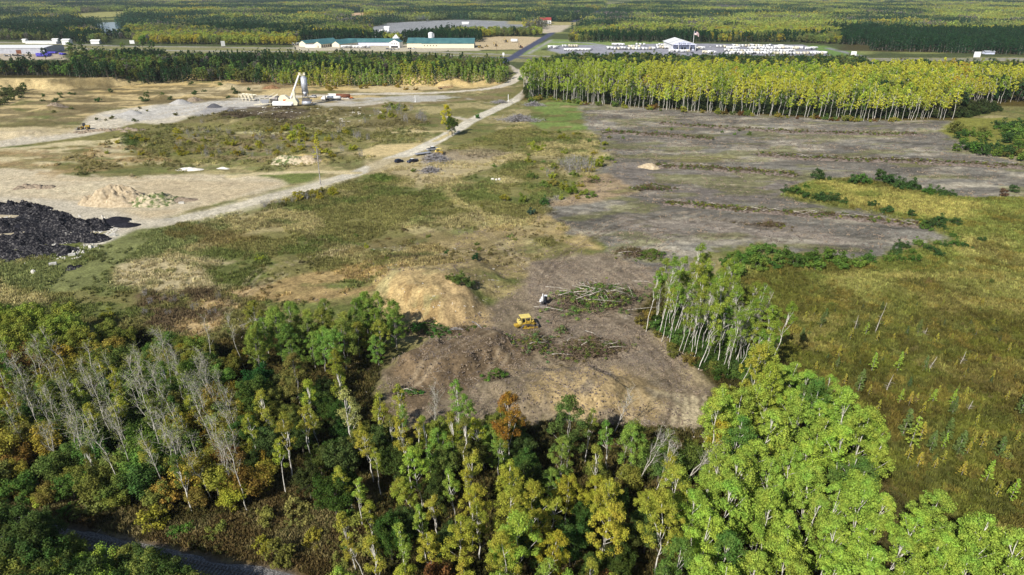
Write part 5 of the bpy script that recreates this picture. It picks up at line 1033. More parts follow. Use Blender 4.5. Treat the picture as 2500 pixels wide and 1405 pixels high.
for i in range(15):
    heap('soil_heap', 190 + i * 11 + rnd.uniform(-3, 3), 324 - i * .5 + rnd.uniform(-3, 3), rnd.uniform(2.0, 3.2), rnd.uniform(1.8, 2.6), rnd.uniform(1.0, 1.7), M['soil'], 'tmp', 'soil heap', .2, 0, 30 + i, 'row of dumped brown heaps beside the wheel loader')
    REG.setdefault('dumped brown heap in the row beside the wheel loader', []).append((COL.objects[-1], None))
for i in range(7):
    heap('soil_heap', 50 + i * 12 + rnd.uniform(-3, 3), 459 + rnd.uniform(-4, 2), rnd.uniform(2.0, 3.0), 2.2, rnd.uniform(1.0, 1.7), M['soil'], 'tmp', 'soil heap', .2, 0, 50 + i, 'brown heaps at the left of the sand flat')
    REG.setdefault('small brown heap left of the tall sand pile', []).append((COL.objects[-1], None))
for i, (px, py, rx, ry, h, l) in enumerate([(40, 512, 16, 6, 3.2, 'long back ridge of broken black asphalt'), (150, 555, 13, 8, 3.0, 'central heap of broken black asphalt'), (60, 590, 14, 10, 2.6, 'broad front heap of broken black asphalt'), (-60, 560, 20, 12, 3.5, 'heap of broken asphalt running out of the left edge'), (190, 585, 10, 6, 2.4, 'right front heap of broken black asphalt'),
                                             (110, 615, 11, 6, 2.0, 'lowest front heap of broken black asphalt'), (20, 625, 12, 6, 1.6, 'left front heap of grey broken asphalt'), (225, 555, 9, 6, 2.6, 'speckled asphalt heap behind the black millings'), (-30, 610, 16, 8, 2, 'low asphalt heap at the left edge'), (100, 530, 10, 6, 2.4, 'small asphalt heap behind the central one')]):
    heap('asphalt_heap', px, py, rx, ry, h * 1.2, M['asphalt_rubble'], l, 'asphalt heap', .5, 0, 60 + i, 'heaps of broken asphalt', sc_=2.4)
for i, (px, py, rx, ry, h, l) in enumerate([(285, 540, 5.5, 4, 2.2, 'smooth jet black heap, upper one at the right tip'), (310, 552, 4.5, 2.6, 1.6, 'jet black heap farthest right beside the gravel road'), (262, 548, 6, 3.4, 2.0, 'smooth jet black heap left of the tip'), (35, 555, 9, 5, 1.8, 'flat jet black heap on the left')]):
    heap('asphalt_heap', px, py, rx, ry, h, M['asphalt_fine'], l, 'asphalt heap', .08, 0, 75 + i)
heap('asphalt_heap', 173, 655, 3.4, 2.2, 1.0, M['asphalt_rubble'], 'small lone black rubble heap on the grass', 'asphalt heap', .5, 0, 81, sc_=1)
def block(px, py, sx, sy, h, rz, label, mat='concrete', name='concrete_block', irregular=False):
    x, y, z = P(px, py); mb = MB()
    if irregular:
        rg_ = np.random.default_rng(int(px)); V = [(sx / 2 * math.cos(a) * rg_.uniform(.7, 1.1) * k, sy / 2 * math.sin(a) * rg_.uniform(.7, 1.1) * k, zz) for zz, k in ((-.1, 1), (h * .6, .95), (h, .5)) for a in np.linspace(0, 2 * math.pi, 8, endpoint=False)]
        mb.add(V, [tuple(reversed(range(8))), tuple(range(16, 24))] + [(r * 8 + k, r * 8 + (k + 1) % 8, r * 8 + 8 + (k + 1) % 8, r * 8 + 8 + k) for r in (0, 1) for k in range(8)])
    else: mb.box(0, 0, h / 2 - .05, sx, sy, h); mb.box(0, 0, h, sx * .35, sy * .4, .12)
    o = mb.build(name, M[mat], bevel=0 if irregular else .04); o.location = (x, y, z); o.rotation_euler = (0, 0, rz); tag(o, label, 'concrete block' if not irregular else 'boulder', 'blocks and boulders edging the asphalt heaps'); return o
block(275, 577, 1.9, .9, .9, .5, 'pale concrete block beside the jet black heap tip'); block(130, 648, 2.0, .9, .9, .5, 'pale concrete block near the lone rubble heap'); block(176, 624, 2.0, .9, .7, .45, 'pale concrete block between boulder and rubble'); block(443, 498, 2.0, .9, .8, .3, 'grey concrete block at the right of the sand ridge')
block(221, 605, 1.4, 1.2, .8, 0, 'cream boulder at the asphalt edge', 'white_soil', 'boulder', True); block(82, 667, 1.5, 1.2, 1.0, 0, 'cream boulder nearest the round oaks', 'white_soil', 'boulder', True)
for i, (px, py, s) in enumerate([(1203, 441, 2.0), (1212, 442, 1.6), (1219, 441, 1.8)]): block(px, py, s, s * .8, 1.0, i, ['left', 'middle', 'right'][i] + ' white boulder on the meadow below the track', 'white_soil', 'boulder', True)

# ---------------------------------------------------------------- brush piles and windrows
def brush(name, px, py, rx, ry, h, n, stick, label, L=(1.5, 5), r=(.03, .09), leaves=(), seed=1, logs=0, cat='brush pile', line=None, group=None, logmat='wood_pale', logL=(6, 11), lsize=.28):
    rg_ = np.random.default_rng(seed); x0, y0, z0 = P(px, py)
    if line: lw = smooth_line([P(a, b)[:2] for a, b in line], 8); cum = [0]; [cum.append(cum[-1] + math.dist(a, b)) for a, b in zip(lw[:-1], lw[1:])]
    def pos():
        if line:
            t = rg_.uniform(0, cum[-1]); i = max(0, int(np.searchsorted(cum, t)) - 1); f = (t - cum[i]) / max(1e-6, cum[i + 1] - cum[i]) if i + 1 < len(cum) else 0
            a, b_ = lw[i], lw[min(i + 1, len(lw) - 1)]; qx, qy = a[0] + (b_[0] - a[0]) * f, a[1] + (b_[1] - a[1]) * f; w = rg_.normal(0, ry * .45)
            return qx - x0 + rg_.normal(0, .4), qy - y0 + w, max(0, 1 - abs(w) / ry), math.atan2(b_[1] - a[1], b_[0] - a[0])
        a = rg_.uniform(0, 6.283); q = min(1.35, abs(rg_.normal(0, .52))) * (1 + .3 * math.sin(2 * a + seed) + .2 * math.sin(5 * a)); return q * rx * math.cos(a), q * ry * math.sin(a), max(0, 1 - q), rg_.uniform(0, 6.283)
    e = empty(name, (x0, y0, z0)); mb = MB()
    for i in range(n):
        x, y, k, az = pos(); z = gz1(x + x0, y + y0) - z0 + rg_.uniform(0, 1) * h * (.3 + .9 * k); az = az + rg_.normal(0, .6) if line else rg_.uniform(0, 6.283)
        Ls = rg_.uniform(*L) * .5; el = rg_.normal(.12, .42); d = Vector((math.cos(az) * math.cos(el), math.sin(az) * math.cos(el), math.sin(el))) * Ls; c = Vector((x, y, z)); rr = rg_.uniform(*r)
        mid = c + Vector((rg_.normal(0, .15), rg_.normal(0, .15), rg_.normal(0, .1))) * Ls * .5; mb.tube([c - d, mid, c + d], [rr, rr * .8, rr * .35], 4, False)
    mb.build('branches', M[stick], e, True)
    if logs:
        for i in range(logs):
            lb = MB()
            x, y, k, az = pos(); z = gz1(x + x0, y + y0) - z0 + h * (.4 + .6 * k); az = rg_.normal(-.2, .6) if not line else az + rg_.normal(0, .45); Ls = rg_.uniform(*logL) * .5; el = rg_.normal(.03, .17)
            d = Vector((math.cos(az), math.sin(az), el)) * Ls; c = Vector((x, y, z)); lb.tube([c - d, c - d * .35 + Vector((rg_.normal(0, .15), rg_.normal(0, .2), rg_.uniform(0, .5))), c + d * .4 + Vector((rg_.normal(0, .2), rg_.normal(0, .2), rg_.uniform(0, .6))), c + d], [.095, .085, .06, .025], 6)
            for _ in range(3): t_ = rg_.uniform(.2, .95); q_ = c + d * t_; lb.tube([q_, q_ + Vector((rg_.normal(0, .7), rg_.normal(0, .7), rg_.uniform(0, .9)))], [.03, .01], 3, False)
            lb.build('log', M[logmat], e, True)
    for j, (col_, m_, sz) in enumerate(leaves):
        cl = []; rr = []
        for i in range(m_):
            x, y, k, _ = pos(); cl.append((x, y, gz1(x + x0, y + y0) - z0 + h * (.3 + .9 * k) * rg_.uniform(.4, 1.1))); rr.append(rg_.uniform(.4, .9) * sz)
        me = cloud_mesh('foliage', [leafcloud(rg_, cl, rr, 45, lsize, flat=.6)], M['leaf']); o = link_mesh('foliage', me, e, color=col_)
        if not col_[0] < .2: o['label'] = 'yellowing leaves'
    if line:                                  # low ridge of scraped soil under the branches
        q = np.array(lw); n_ = len(q); cs = 9; V = []
        dn = np.gradient(q, axis=0); dn = np.stack([-dn[:, 1], dn[:, 0]], 1); dn /= np.linalg.norm(dn, axis=1, keepdims=True)
        for i in range(n_):
            for k in range(cs):
                t = (k / (cs - 1) - .5) * 2; x, y = q[i] + dn[i] * t * ry * 1.1 * (1 + .25 * math.sin(i * 1.7)); V.append((x - x0, y - y0, gz1(x, y) - z0 - .1 + h * .65 * (1 - t * t) * (.55 + .9 * float(vnoise(i * .9, k * .8 + seed, seed)))))
        F_ = [(i * cs + k, (i + 1) * cs + k, (i + 1) * cs + k + 1, i * cs + k + 1) for i in range(n_ - 1) for k in range(cs - 1)]
        link_mesh('soil_berm', mesh_np('soil_berm', np.array(V), np.array(F_), M['soil_dark'], True), e)
    tag(e, label, cat, group); return e
M['soil_dark'] = mat_noise('dark_scraped_soil', (.075, .06, .05), (.19, .155, .13), 1.0, .95, bump=.3)
GL = (.10, .14, .03); YL = (.22, .22, .04); BR = (.12, .09, .045)
WR = 'windrows of cleared brush'
for ln, w, h, n, lg, lv, lab in [([(1610, 303), (1700, 310), (1850, 319), (2000, 326), (2250, 332)], 1.9, 1.7, 900, 8, [(BR, 130, .9), (GL, 110, 1.3), (YL, 40, 1.2)], 'farthest long brush windrow across the grey field'),
                                 ([(1470, 326), (1530, 327), (1620, 334), (1740, 342)], 2.1, 1.7, 600, 3, [(BR, 90, 1), (GL, 90, 1.4)], 'short windrow at the upper left of the grey field'),
                                 ([(1850, 381), (1960, 388), (2060, 393), (2200, 396), (2350, 404), (2520, 415)], 2.3, 1.9, 1100, 22, [(BR, 140, 1.0), (GL, 100, 1.4), (YL, 60, 1.1)], 'long windrow with white logs at the right of the grey field'),
                                 ([(1600, 409), (1700, 413), (1830, 421), (1945, 430)], 2.0, 1.8, 800, 6, [(BR, 110, .9), (GL, 80, 1.4), (YL, 40, 1.0)], 'middle windrow starting at the tan sand mound'),
                                 ([(1620, 497), (1760, 510), (1900, 522), (2050, 532), (2170, 546), (2250, 556)], 2.0, 1.6, 1200, 34, [(BR, 110, .9), (YL, 110, 1.2), (GL, 80, 1.2)], 'nearest long windrow with pale logs on the grey field')]:
    brush('brush_windrow', ln[len(ln) // 2][0], ln[len(ln) // 2][1], 1, w, h, n, 'wood_brown', lab, (1.2, 4), (.03, .09), lv, seed=len(lab), logs=lg, cat='windrow', line=ln, group=WR, logL=(5, 10), lsize=.35)
brush('brush_pile', 1590, 462, 10, 3.5, 1.8, 380, 'wood_brown', 'brush heap with greenery alone on the grey field', leaves=[(GL, 70, 1.0), (YL, 40, .9), (BR, 40, .9)], seed=2, logs=6, logL=(4, 7))
brush('brush_pile', 1880, 552, 7, 3, 1.4, 260, 'wood_brown', 'small dark brush heap below the nearest windrow', leaves=[(BR, 60, .8), (YL, 20, .7)], seed=3, logs=3, logL=(3, 5))
brush('brush_pile', 1545, 622, 7, 3.5, 1.8, 300, 'wood_brown', 'brown brush heap where the clearing meets the grey field', leaves=[(BR, 60, .9), (OLIVE, 30, .8)], seed=4, logs=2, logL=(3, 5))
brush('brush_pile', 1592, 625, 5.5, 3, 1.8, 120, 'wood_brown', 'leafy green brush heap beside the brown one', leaves=[(B3c, 100, 1.0), (GL, 40, 1)], seed=5)
brush('brush_pile', 1462, 738, 13, 8, 4.2, 1500, 'wood_brown', 'huge heap of felled white birches right of the excavator', L=(2, 7), leaves=[((.13, .22, .05), 330, 1.1), ((.26, .30, .07), 230, .9), (B1c, 130, 1.2), (BR, 70, .9)], seed=6, logs=46, logL=(5, 11), lsize=.26)
brush('brush_pile', 1440, 858, 7.6, 5.2, 3.0, 1900, 'wood_brown', 'brown stick heap with jutting pale poles below the birch heap', L=(1.5, 4.5), leaves=[(GL, 90, .8), ((.17, .13, .06), 150, .8), ((.16, .21, .045), 60, .9)], seed=7, logs=9, logL=(4, 7), lsize=.22)
brush('brush_pile', 1305, 842, 4.2, 7, 2.2, 560, 'wood_brown', 'felled green tree tops in front of the bulldozer', leaves=[((.14, .23, .08), 110, .8), (YL, 60, .7), (GL, 60, .7)], seed=8, logs=3, logL=(3, 6), lsize=.22)
brush('brush_pile', 1372, 812, 1.8, 1.5, 1.6, 40, 'wood_brown', 'small leafy pale green brush clump between heap and bulldozer', leaves=[((.18, .24, .09), 26, .7), (BR, 14, .6)], seed=9, lsize=.22)
brush('brush_pile', 1040, 812, 8.0, 3.0, 2.0, 160, 'wood_brown', 'fresh green felled branches at the foot of the bluff', leaves=[((.08, .17, .035), 150, 1.0), (GL, 50, 1.0)], seed=10, logs=5, logmat='wood_brown', logL=(4, 8), lsize=.26)
brush('brush_pile', 1130, 812, 6.0, 2.0, 1.2, 220, 'wood_brown', 'dark branch heap right of the felled green branches', leaves=[(GL, 30, .8), (BR, 30, .7)], seed=11, logs=4, logmat='wood_grey', logL=(4, 6))
brush('brush_pile', 640, 800, 5.5, 4, 2.0, 200, 'wood_pale', 'pale branches and leaves at the left end of the green clump', leaves=[((.12, .15, .06), 60, .9), (GL, 40, .9)], seed=12, logs=3, logL=(3, 5))
brush('brush_pile', 1000, 962, 4.0, 1.6, .9, 60, 'wood_brown', 'small felled green top left of the forked bare birch', leaves=[((.09, .17, .04), 30, .7), (YL, 8, .5)], seed=13, logs=2, logL=(2, 3))
brush('brush_pile', 1212, 925, 3.2, 2.0, 2.0, 50, 'wood_brown', 'green leafy heap at the lower clearing centre', leaves=[((.11, .19, .035), 50, .8)], seed=14)
brush('brush_pile', 1268, 296, 12, 6, 3.4, 900, 'wood_grey', 'wide grey brush pile left of the bright green patch', L=(2, 6), r=(.05, .12), leaves=[(BR, 30, .9)], seed=15)
brush('brush_pile', 1303, 258, 8, 4, 2.0, 420, 'wood_grey', 'small grey brush pile at the corner of the yellow stand', L=(2, 6), r=(.05, .12), leaves=[(BR, 20, .9)], seed=16)
brush('brush_pile', 1062, 392, 7.5, 5, 2.8, 800, 'wood_grey', 'large silvery stick pile beside the flatbed trailer', L=(1.5, 5), r=(.05, .12), leaves=[(BR, 16, .7)], seed=17, logs=16, logmat='wood_grey', logL=(3, 6))
brush('brush_pile', 1050, 420, 5.0, 3.2, 1.8, 420, 'wood_grey', 'smaller stick pile in front of the silvery one', L=(1.5, 4.5), r=(.05, .1), leaves=[(BR, 20, .7)], seed=18, logs=4, logL=(2, 4))
brush('brush_pile', 1222, 252, 9, 3, 1.8, 260, 'wood_grey', 'low grey brush along the road below the white post', L=(1.5, 5), r=(.05, .1), seed=19)
brush('brush_pile', 1445, 445, 5, 1.6, .9, 120, 'wood_brown', 'thin line of debris on the sandy bank', seed=20, leaves=[(GL, 14, .7)])
# twigs and clods strewn over bare ground: nobody could count them
def stick_mesh(name, seed, n=9, sp=.9, mat='wood_pale'):
    rg_ = np.random.default_rng(seed); mb = MB()
    for i in range(n):
        x, y = rg_.normal(0, sp, 2); a = rg_.uniform(0, 6.28); L = rg_.uniform(.3, 1.4); mb.tube([(x, y, .03), (x + L * math.cos(a), y + L * math.sin(a), rg_.uniform(.03, .25))], [.04, .02], 3, False)
    return mb.mesh(name, M[mat])
C_st = stock('stick', [stick_mesh(f's{i}', i, mat='wood_pale' if i < 2 else 'wood_brown', n=3 if i < 1 else 9) for i in range(6)])
def clod_mesh(name, seed, mat):
    rg_ = np.random.default_rng(seed); mb = MB()
    for i in range(7):
        x, y = rg_.normal(0, .7, 2); s = rg_.uniform(.12, .4); mb.box(x, y, s * .3, s * 1.3, s, s * .8, rg_.uniform(0, 3), .6, .6, rg_.normal(0, .3), rg_.normal(0, .3))
    return mb.mesh(name, M[mat])
C_cl = stock('clod', [clod_mesh(f'c{i}', i, 'soil_dark' if i < 3 else 'soil') for i in range(5)]); C_rk = stock('rock', [clod_mesh(f'r{i}', i + 9, 'white_soil') for i in range(4)])
def litter(name, coll, specs, size):
    ps = [ground_cover(name, coll, *s_[0], **s_[1]) for s_ in specs]; p = np.concatenate([q[0] for q in ps]); make_scatter(name, coll, p, np.concatenate([q[1] for q in ps]), np.concatenate([q[2] for q in ps]), seed=len(name), tilt=.03)
TANS = [(700, 740), (900, 650), (1050, 560), (1330, 520), (1450, 560), (1440, 640), (1300, 700), (1180, 760), (1000, 700)]
litter('woody_litter', C_st, [((FIELD, 4.6, (.4, 1.2), 801), dict(dens=(14, .48))), ((CLEAR, 2.4, (.3, 1.0), 802), dict(dens=(7, .48))), ((TANS, 3.0, (.5, 1.3), 803), dict(dens=(7, .45))), ((FLOOR_N, 3.0, (.7, 1.5), 804), dict())], None)
litter('soil_clods', C_cl, [((FIELD, 3.0, (.5, 1.3), 811), dict(dens=(10, .46))), ((CLEAR, 1.1, (.3, .9), 812), dict(dens=(6, .42))), ((TANS, 2.4, (.4, 1.0), 813), dict(dens=(8, .5)))], None)
litter('pale_rubble', C_rk, [(([(560, 270), (700, 258), (860, 262), (1000, 265), (860, 300), (640, 300)], 6, (.4, 1.5), 821), dict(dens=(9, .55))), (([(120, 215), (300, 212), (640, 225), (420, 240), (200, 240)], 4, (.6, 2.2), 822), dict(dens=(10, .56))), ((BLUFF, 2.2, (.2, .6), 823), dict(world=True, dens=(5, .62))), (([(0, 500), (330, 540), (200, 630), (0, 650)], 1.6, (.5, 1.4), 824), dict(dens=(5, .55)))], None)
# ---------------------------------------------------------------- machines and vehicles
def part(mb, name, mat, parent, smooth=False, bevel=0): return mb.build(name, M[mat] if isinstance(mat, str) else mat, parent, smooth, bevel)
def wheel(mb, x, y, z, r, w): mb.cyl((x, y - w / 2, z), (x, y + w / 2, z), r, n=14)
def place(px, py, name, rz, label, cat, group=None, s=1, dz=0):
    x, y, z = P(px, py); e = empty(name, (x, y, z + dz), rz, s); tag(e, label, cat, group); return e
def track(e, y, w, pts, name='track'):
    c = Vector((sum(p[0] for p in pts) / len(pts), 0, sum(p[1] for p in pts) / len(pts))); mb = MB(); n = len(pts); inner = [(c.x + (p[0] - c.x) * .86, c.z + (p[1] - c.z) * .78) for p in pts]
    V = [(p[0], y - w / 2, p[1]) for p in pts] + [(p[0], y + w / 2, p[1]) for p in pts] + [(p[0], y - w / 2, p[1]) for p in inner] + [(p[0], y + w / 2, p[1]) for p in inner]
    F_ = []
    for k in range(n):
        j = (k + 1) % n; F_ += [(k, j, n + j, n + k), (2 * n + j, 2 * n + k, 3 * n + k, 3 * n + j), (j, k, 2 * n + k, 2 * n + j), (n + k, n + j, 3 * n + j, 3 * n + k)]
    mb.add(V, F_)
    for k in range(n):                        # grousers
        j = (k + 1) % n; L = math.dist(pts[k], pts[j]); m_ = max(1, int(L / .22)); ang = math.atan2(pts[j][1] - pts[k][1], pts[j][0] - pts[k][0])
        for q in range(m_):
            t = (q + .5) / m_; mb.box(pts[k][0] + (pts[j][0] - pts[k][0]) * t, y, pts[k][1] + (pts[j][1] - pts[k][1]) * t, .05, w * 1.02, .13, ry=-ang)
    return mb.build(name, M['track_steel'], e)
M['track_steel'] = mat_noise('track_steel', (.07, .06, .06), (.20, .18, .17), 4, .6, .4)
def bulldozer(px, py, rz, label, s=1.0, pale=False, dz=0):
    e = place(px, py, 'bulldozer', rz, label, 'bulldozer', s=s, dz=dz); ye = 'yellow'
    tp = [(-1.7, .35), (-1.55, .75), (-.95, 1.45), (-.6, 1.55), (-.3, 1.42), (1.6, 1.0), (1.95, .75), (1.95, .35), (1.7, .08), (-1.4, .08)]
    for y in (-1.15, 1.15):
        track(e, y, .55, tp); fr = MB(); fr.box(.15, y, .42, 2.9, .4, .34); fr.cyl((-.6, y - .2, 1.05), (-.6, y + .2, 1.05), .36, n=12); fr.cyl((1.6, y - .2, .55), (1.6, y + .2, .55), .38, n=12); fr.cyl((-1.3, y - .2, .5), (-1.3, y + .2, .5), .3, n=12); part(fr, 'track_frame', ye, e, bevel=.03)
    b_ = MB(); b_.box(.9, 0, 1.35, 2.3, 1.15, 1.1, tx=.96, ty=.9); b_.box(-1.0, 0, 1.25, 1.8, 1.5, .7); b_.box(-.3, .95, 1.62, 1.9, .55, .16); b_.box(-.3, -.95, 1.62, 1.9, .55, .16); part(b_, 'body', ye, e, bevel=.05)
    ft = MB(); ft.box(-1.75, 0, 1.95, .75, 2.0, .95, tx=.7, ty=.98); part(ft, 'fuel_tank', 'yellow_pale', e, bevel=.08)
    sl = MB(); sl.box(-1.8, -.55, 2.45, .35, .28, .05); sl.box(-1.8, .55, 2.45, .35, .28, .05); part(sl, 'tank_vent', 'black', e)
    rp = MB(); rp.box(-2.35, 0, .95, .8, .9, .8); rp.cyl((-2.75, -.5, 1.0), (-2.75, .5, 1.0), .32, n=14); part(rp, 'winch', ye, e, bevel=.04)
    cb = MB()
    for x, y in ((-1.3, -.85), (-1.3, .85), (-.35, -.85), (-.35, .85), (.85, -.8), (.85, .8)): cb.tube([(x, y, 1.7), (x + (.1 if x > 0 else 0), y, 3.15)], .075, 6)
    part(cb, 'cab_post', 'yellow_pale', e)
    rf = MB(); rf.prism([(-1.55, 3.12), (1.0, 3.12), (1.12, 3.05), (1.12, 3.18), (1.0, 3.28), (-1.5, 3.3), (-1.6, 3.22)], -1.02, 1.02); part(rf, 'canopy_roof', 'yellow_pale', e, bevel=.03)
    gl = MB(); gl.box(-1.42, 0, 2.5, .04, 1.55, 1.1); gl.box(-.85, .86, 2.5, .8, .03, 1.0); part(gl, 'rear_screen', 'glass', e)
    st = MB(); st.box(-.75, 0, 1.95, .6, .6, .5); st.box(-1.0, 0, 2.4, .15, .6, .7); part(st, 'seat', 'black', e, bevel=.03)
    ex = MB(); ex.tube([(1.1, .25, 1.9), (1.1, .25, 2.75)], .07, 8); ex.cyl((.6, -.25, 1.9), (.6, -.25, 2.35), .13); part(ex, 'exhaust_pipe', 'black', e)
    hr = MB(); hr.tube([(1.0, -.85, 3.05), (1.55, -.85, 2.7), (1.6, -.85, 2.1), (1.25, -.8, 1.8)], .06, 6); hr.tube([(1.0, .85, 3.05), (1.55, .85, 2.7), (1.6, .85, 2.1), (1.25, .8, 1.8)], .06, 6); part(hr, 'brush_guard', 'yellow_pale', e)
    bl = MB(); bl.prism([(2.75, .05), (2.6, .35), (2.55, .8), (2.7, 1.25), (2.78, 1.25), (2.66, .8), (2.7, .35), (2.85, .05)], -1.75, 1.75); part(bl, 'blade', 'track_steel', e)
    ar = MB()
    for y in (-1.55, 1.55): ar.box(1.2, y, .5, 2.8, .16, .28)
    ar.tube([(1.7, -.4, 1.4), (2.6, -.4, .9)], .07, 8); ar.tube([(1.7, .4, 1.4), (2.6, .4, .9)], .07, 8); part(ar, 'push_arm', ye, e)
    return e
bulldozer(1284, 800, R(16), 'big yellow bulldozer with roof canopy pushing brush in the clearing', 1.02)
def excavator(px, py, rz, label, s=1.0, body='white', name='excavator', reach=1.0):
    e = place(px, py, name, rz, label, 'excavator', s=s)
    tp = [(-1.15, .3), (-1.0, .52), (1.0, .52), (1.15, .3), (1.0, .05), (-1.0, .05)]
    for y in (-.72, .72): track(e, y, .36, tp)
    uf = MB(); uf.box(0, 0, .38, 1.4, 1.0, .3); part(uf, 'undercarriage', 'black', e, bevel=.03)
    bl = MB(); bl.prism([(1.5, .05), (1.42, .3), (1.5, .55), (1.6, .55), (1.52, .3), (1.6, .05)], -1.0, 1.0); part(bl, 'blade', 'steel', e)
    bd = MB(); bd.prism([(-1.35, .62), (.2, .62), (.2, 1.15), (-.3, 1.55), (-1.15, 1.5), (-1.4, 1.1)], -.85, -.02); bd.box(-.55, -.4, .62, 1.8, 1.6, .12); part(bd, 'body', body, e, bevel=.06)
    cb = MB(); cb.box(.1, .42, 1.5, 1.15, .82, 1.6, tx=.86, ty=.92); part(cb, 'cab', 'glass', e, bevel=.06); rf = MB(); rf.box(.08, .42, 2.34, 1.05, .78, .08); part(rf, 'cab_roof', body, e, bevel=.02)
    bm = MB(); bm.tube([(.6, -.15, .95), (1.0, -.15, 2.3), (1.55 * reach, -.15, 3.3), (2.15 * reach, -.15, 3.6)], [.16, .18, .15, .12], 4); part(bm, 'boom', body, e)
    am = MB(); am.tube([(2.05 * reach, -.15, 3.7), (2.35 * reach, -.15, 2.6), (2.2 * reach, -.15, 1.6)], [.13, .12, .09], 4); am.tube([(1.2, -.15, 2.9), (1.9 * reach, -.15, 3.75)], .06, 6); part(am, 'arm', body, e)
    bk = MB(); bk.prism([(1.85 * reach, 1.7), (2.3 * reach, 1.65), (2.35 * reach, 1.15), (2.05 * reach, .95), (1.75 * reach, 1.2)], -.5, .2); part(bk, 'bucket', 'black', e); return e
excavator(1328, 742, R(-98), 'small white excavator with raised boom in the clearing', 1.05)
def car(px, py, rz, label, kind='suv', mat='navy', s=1.0, group=None):
    e = place(px, py, 'pickup_truck' if kind == 'pickup' else 'parked_car', rz, label, 'pickup truck' if kind == 'pickup' else 'car', group, s)
    if kind == 'pickup':
        b_ = MB(); b_.prism([(2.9, .45), (2.95, .85), (2.75, 1.08), (1.55, 1.15), (1.5, 1.15), (-.75, 1.15), (-.78, 1.2), (-2.9, 1.2), (-2.95, .5), (-2.2, .4), (2.2, .4)], -.98, .98); part(b_, 'body', mat, e, bevel=.06)
        bed = MB(); bed.box(-1.85, 0, 1.22, 1.95, 1.55, .05); part(bed, 'cargo_bed', 'black', e)
        c = MB(); c.prism([(1.5, 1.15), (.75, 1.85), (-.55, 1.87), (-.75, 1.18)], -.82, .82); part(c, 'window', 'glass', e, bevel=.03); r_ = MB(); r_.box(.1, 0, 1.89, 1.35, 1.55, .07); part(r_, 'roof', 'white' if mat != 'white' else mat, e, bevel=.03)
        wx = (1.85, -1.75)
    else:
        b_ = MB(); b_.prism([(2.2, .45), (2.25, .85), (2.0, 1.0), (1.1, 1.1), (-2.1, 1.12), (-2.2, .5), (-1.8, .38), (1.8, .38)], -.9, .9); part(b_, 'body', mat, e, bevel=.06)
        c = MB(); c.prism([(1.15, 1.08), (.5, 1.66), (-1.75, 1.7), (-2.08, 1.1)], -.78, .78); part(c, 'window', 'glass', e, bevel=.03); r_ = MB(); r_.box(-.65, 0, 1.72, 2.1, 1.45, .06); part(r_, 'roof', mat, e, bevel=.02); wx = (1.4, -1.4)
    for x in wx:
        for y in (-.85, .85): w = MB(); wheel(w, x, y, .38, .38, .26); part(w, 'wheel', 'black', e)
    lt = MB(); fx = 2.93 if kind == 'pickup' else 2.22; lt.box(fx, -.7, .82, .06, .35, .16); lt.box(fx, .7, .82, .06, .35, .16); part(lt, 'headlight', 'white', e); return e
car(974, 397, R(48), 'dark rounded car parked alone left of the pickup', 'suv', 'navy'); car(1007, 397, R(228), 'dark pickup truck with white roof parked beside the dark car', 'pickup', 'navy')
car(1056, 368, R(38), 'dark and white pickup truck hitched to the flatbed trailer', 'pickup', 'silver', 1.1)
fb = place(1033, 378, 'flatbed_trailer', R(34), 'long grey flatbed trailer beside the silvery stick pile', 'trailer'); d_ = MB(); d_.box(0, 0, .85, 8.2, 2.4, .16); d_.box(-4.2, 0, .7, .9, 2.3, .12, ry=R(18)); part(d_, 'deck', 'silver', fb, bevel=.03)
fr_ = MB(); fr_.box(0, -.9, .65, 8, .15, .25); fr_.box(0, .9, .65, 8, .15, .25); fr_.box(5, 0, .7, 2.2, .2, .2); part(fr_, 'frame', 'black', fb)
for x in (-1.4, -.5):
    for y in (-1.1, 1.1): w = MB(); wheel(w, x, y, .4, .4, .28); part(w, 'wheel', 'black', fb)
def loader(px, py, rz, label, s=1.0, mat='yellow', name='wheel_loader'):
    e = place(px, py, name, rz, label, 'wheel loader', s=s)
    b_ = MB(); b_.box(-1.9, 0, 1.75, 2.6, 1.7, 1.1, tx=.9); b_.box(1.2, 0, 1.35, 1.8, 1.1, .8); part(b_, 'body', mat, e, bevel=.08); c = MB(); c.box(-.1, 0, 2.6, 1.4, 1.4, 1.6, tx=.85, ty=.9); part(c, 'cab', 'glass', e, bevel=.05)
    r_ = MB(); r_.box(-.1, 0, 3.44, 1.3, 1.4, .1); part(r_, 'cab_roof', 'black', e, bevel=.02)
    for x in (-1.8, 1.5):
        for y in (-1.15, 1.15): w = MB(); wheel(w, x, y, .85, .85, .6); wo = part(w, 'wheel', 'black', e); h_ = MB(); wheel(h_, x, y * 1.02, .85, .4, .62); h = part(h_, 'rim', mat, wo)
    a = MB(); a.tube([(.9, -.5, 1.9), (2.6, -.5, 1.2), (3.4, -.5, .7)], .14, 4); a.tube([(.9, .5, 1.9), (2.6, .5, 1.2), (3.4, .5, .7)], .14, 4); part(a, 'lift_arm', mat, e)
    k = MB(); k.prism([(3.3, .1), (4.6, .1), (4.5, .25), (3.7, .4), (3.5, 1.3), (3.2, 1.2)], -1.45, 1.45); part(k, 'bucket', 'steel', e); return e
loader(207, 316, R(188), 'yellow wheel loader with dark cab on the sand road')
# second yellow machine by the stick pile
e = bulldozer(1073, 378, R(-20), 'yellow tracked machine with tall cab behind the silvery stick pile', .95)
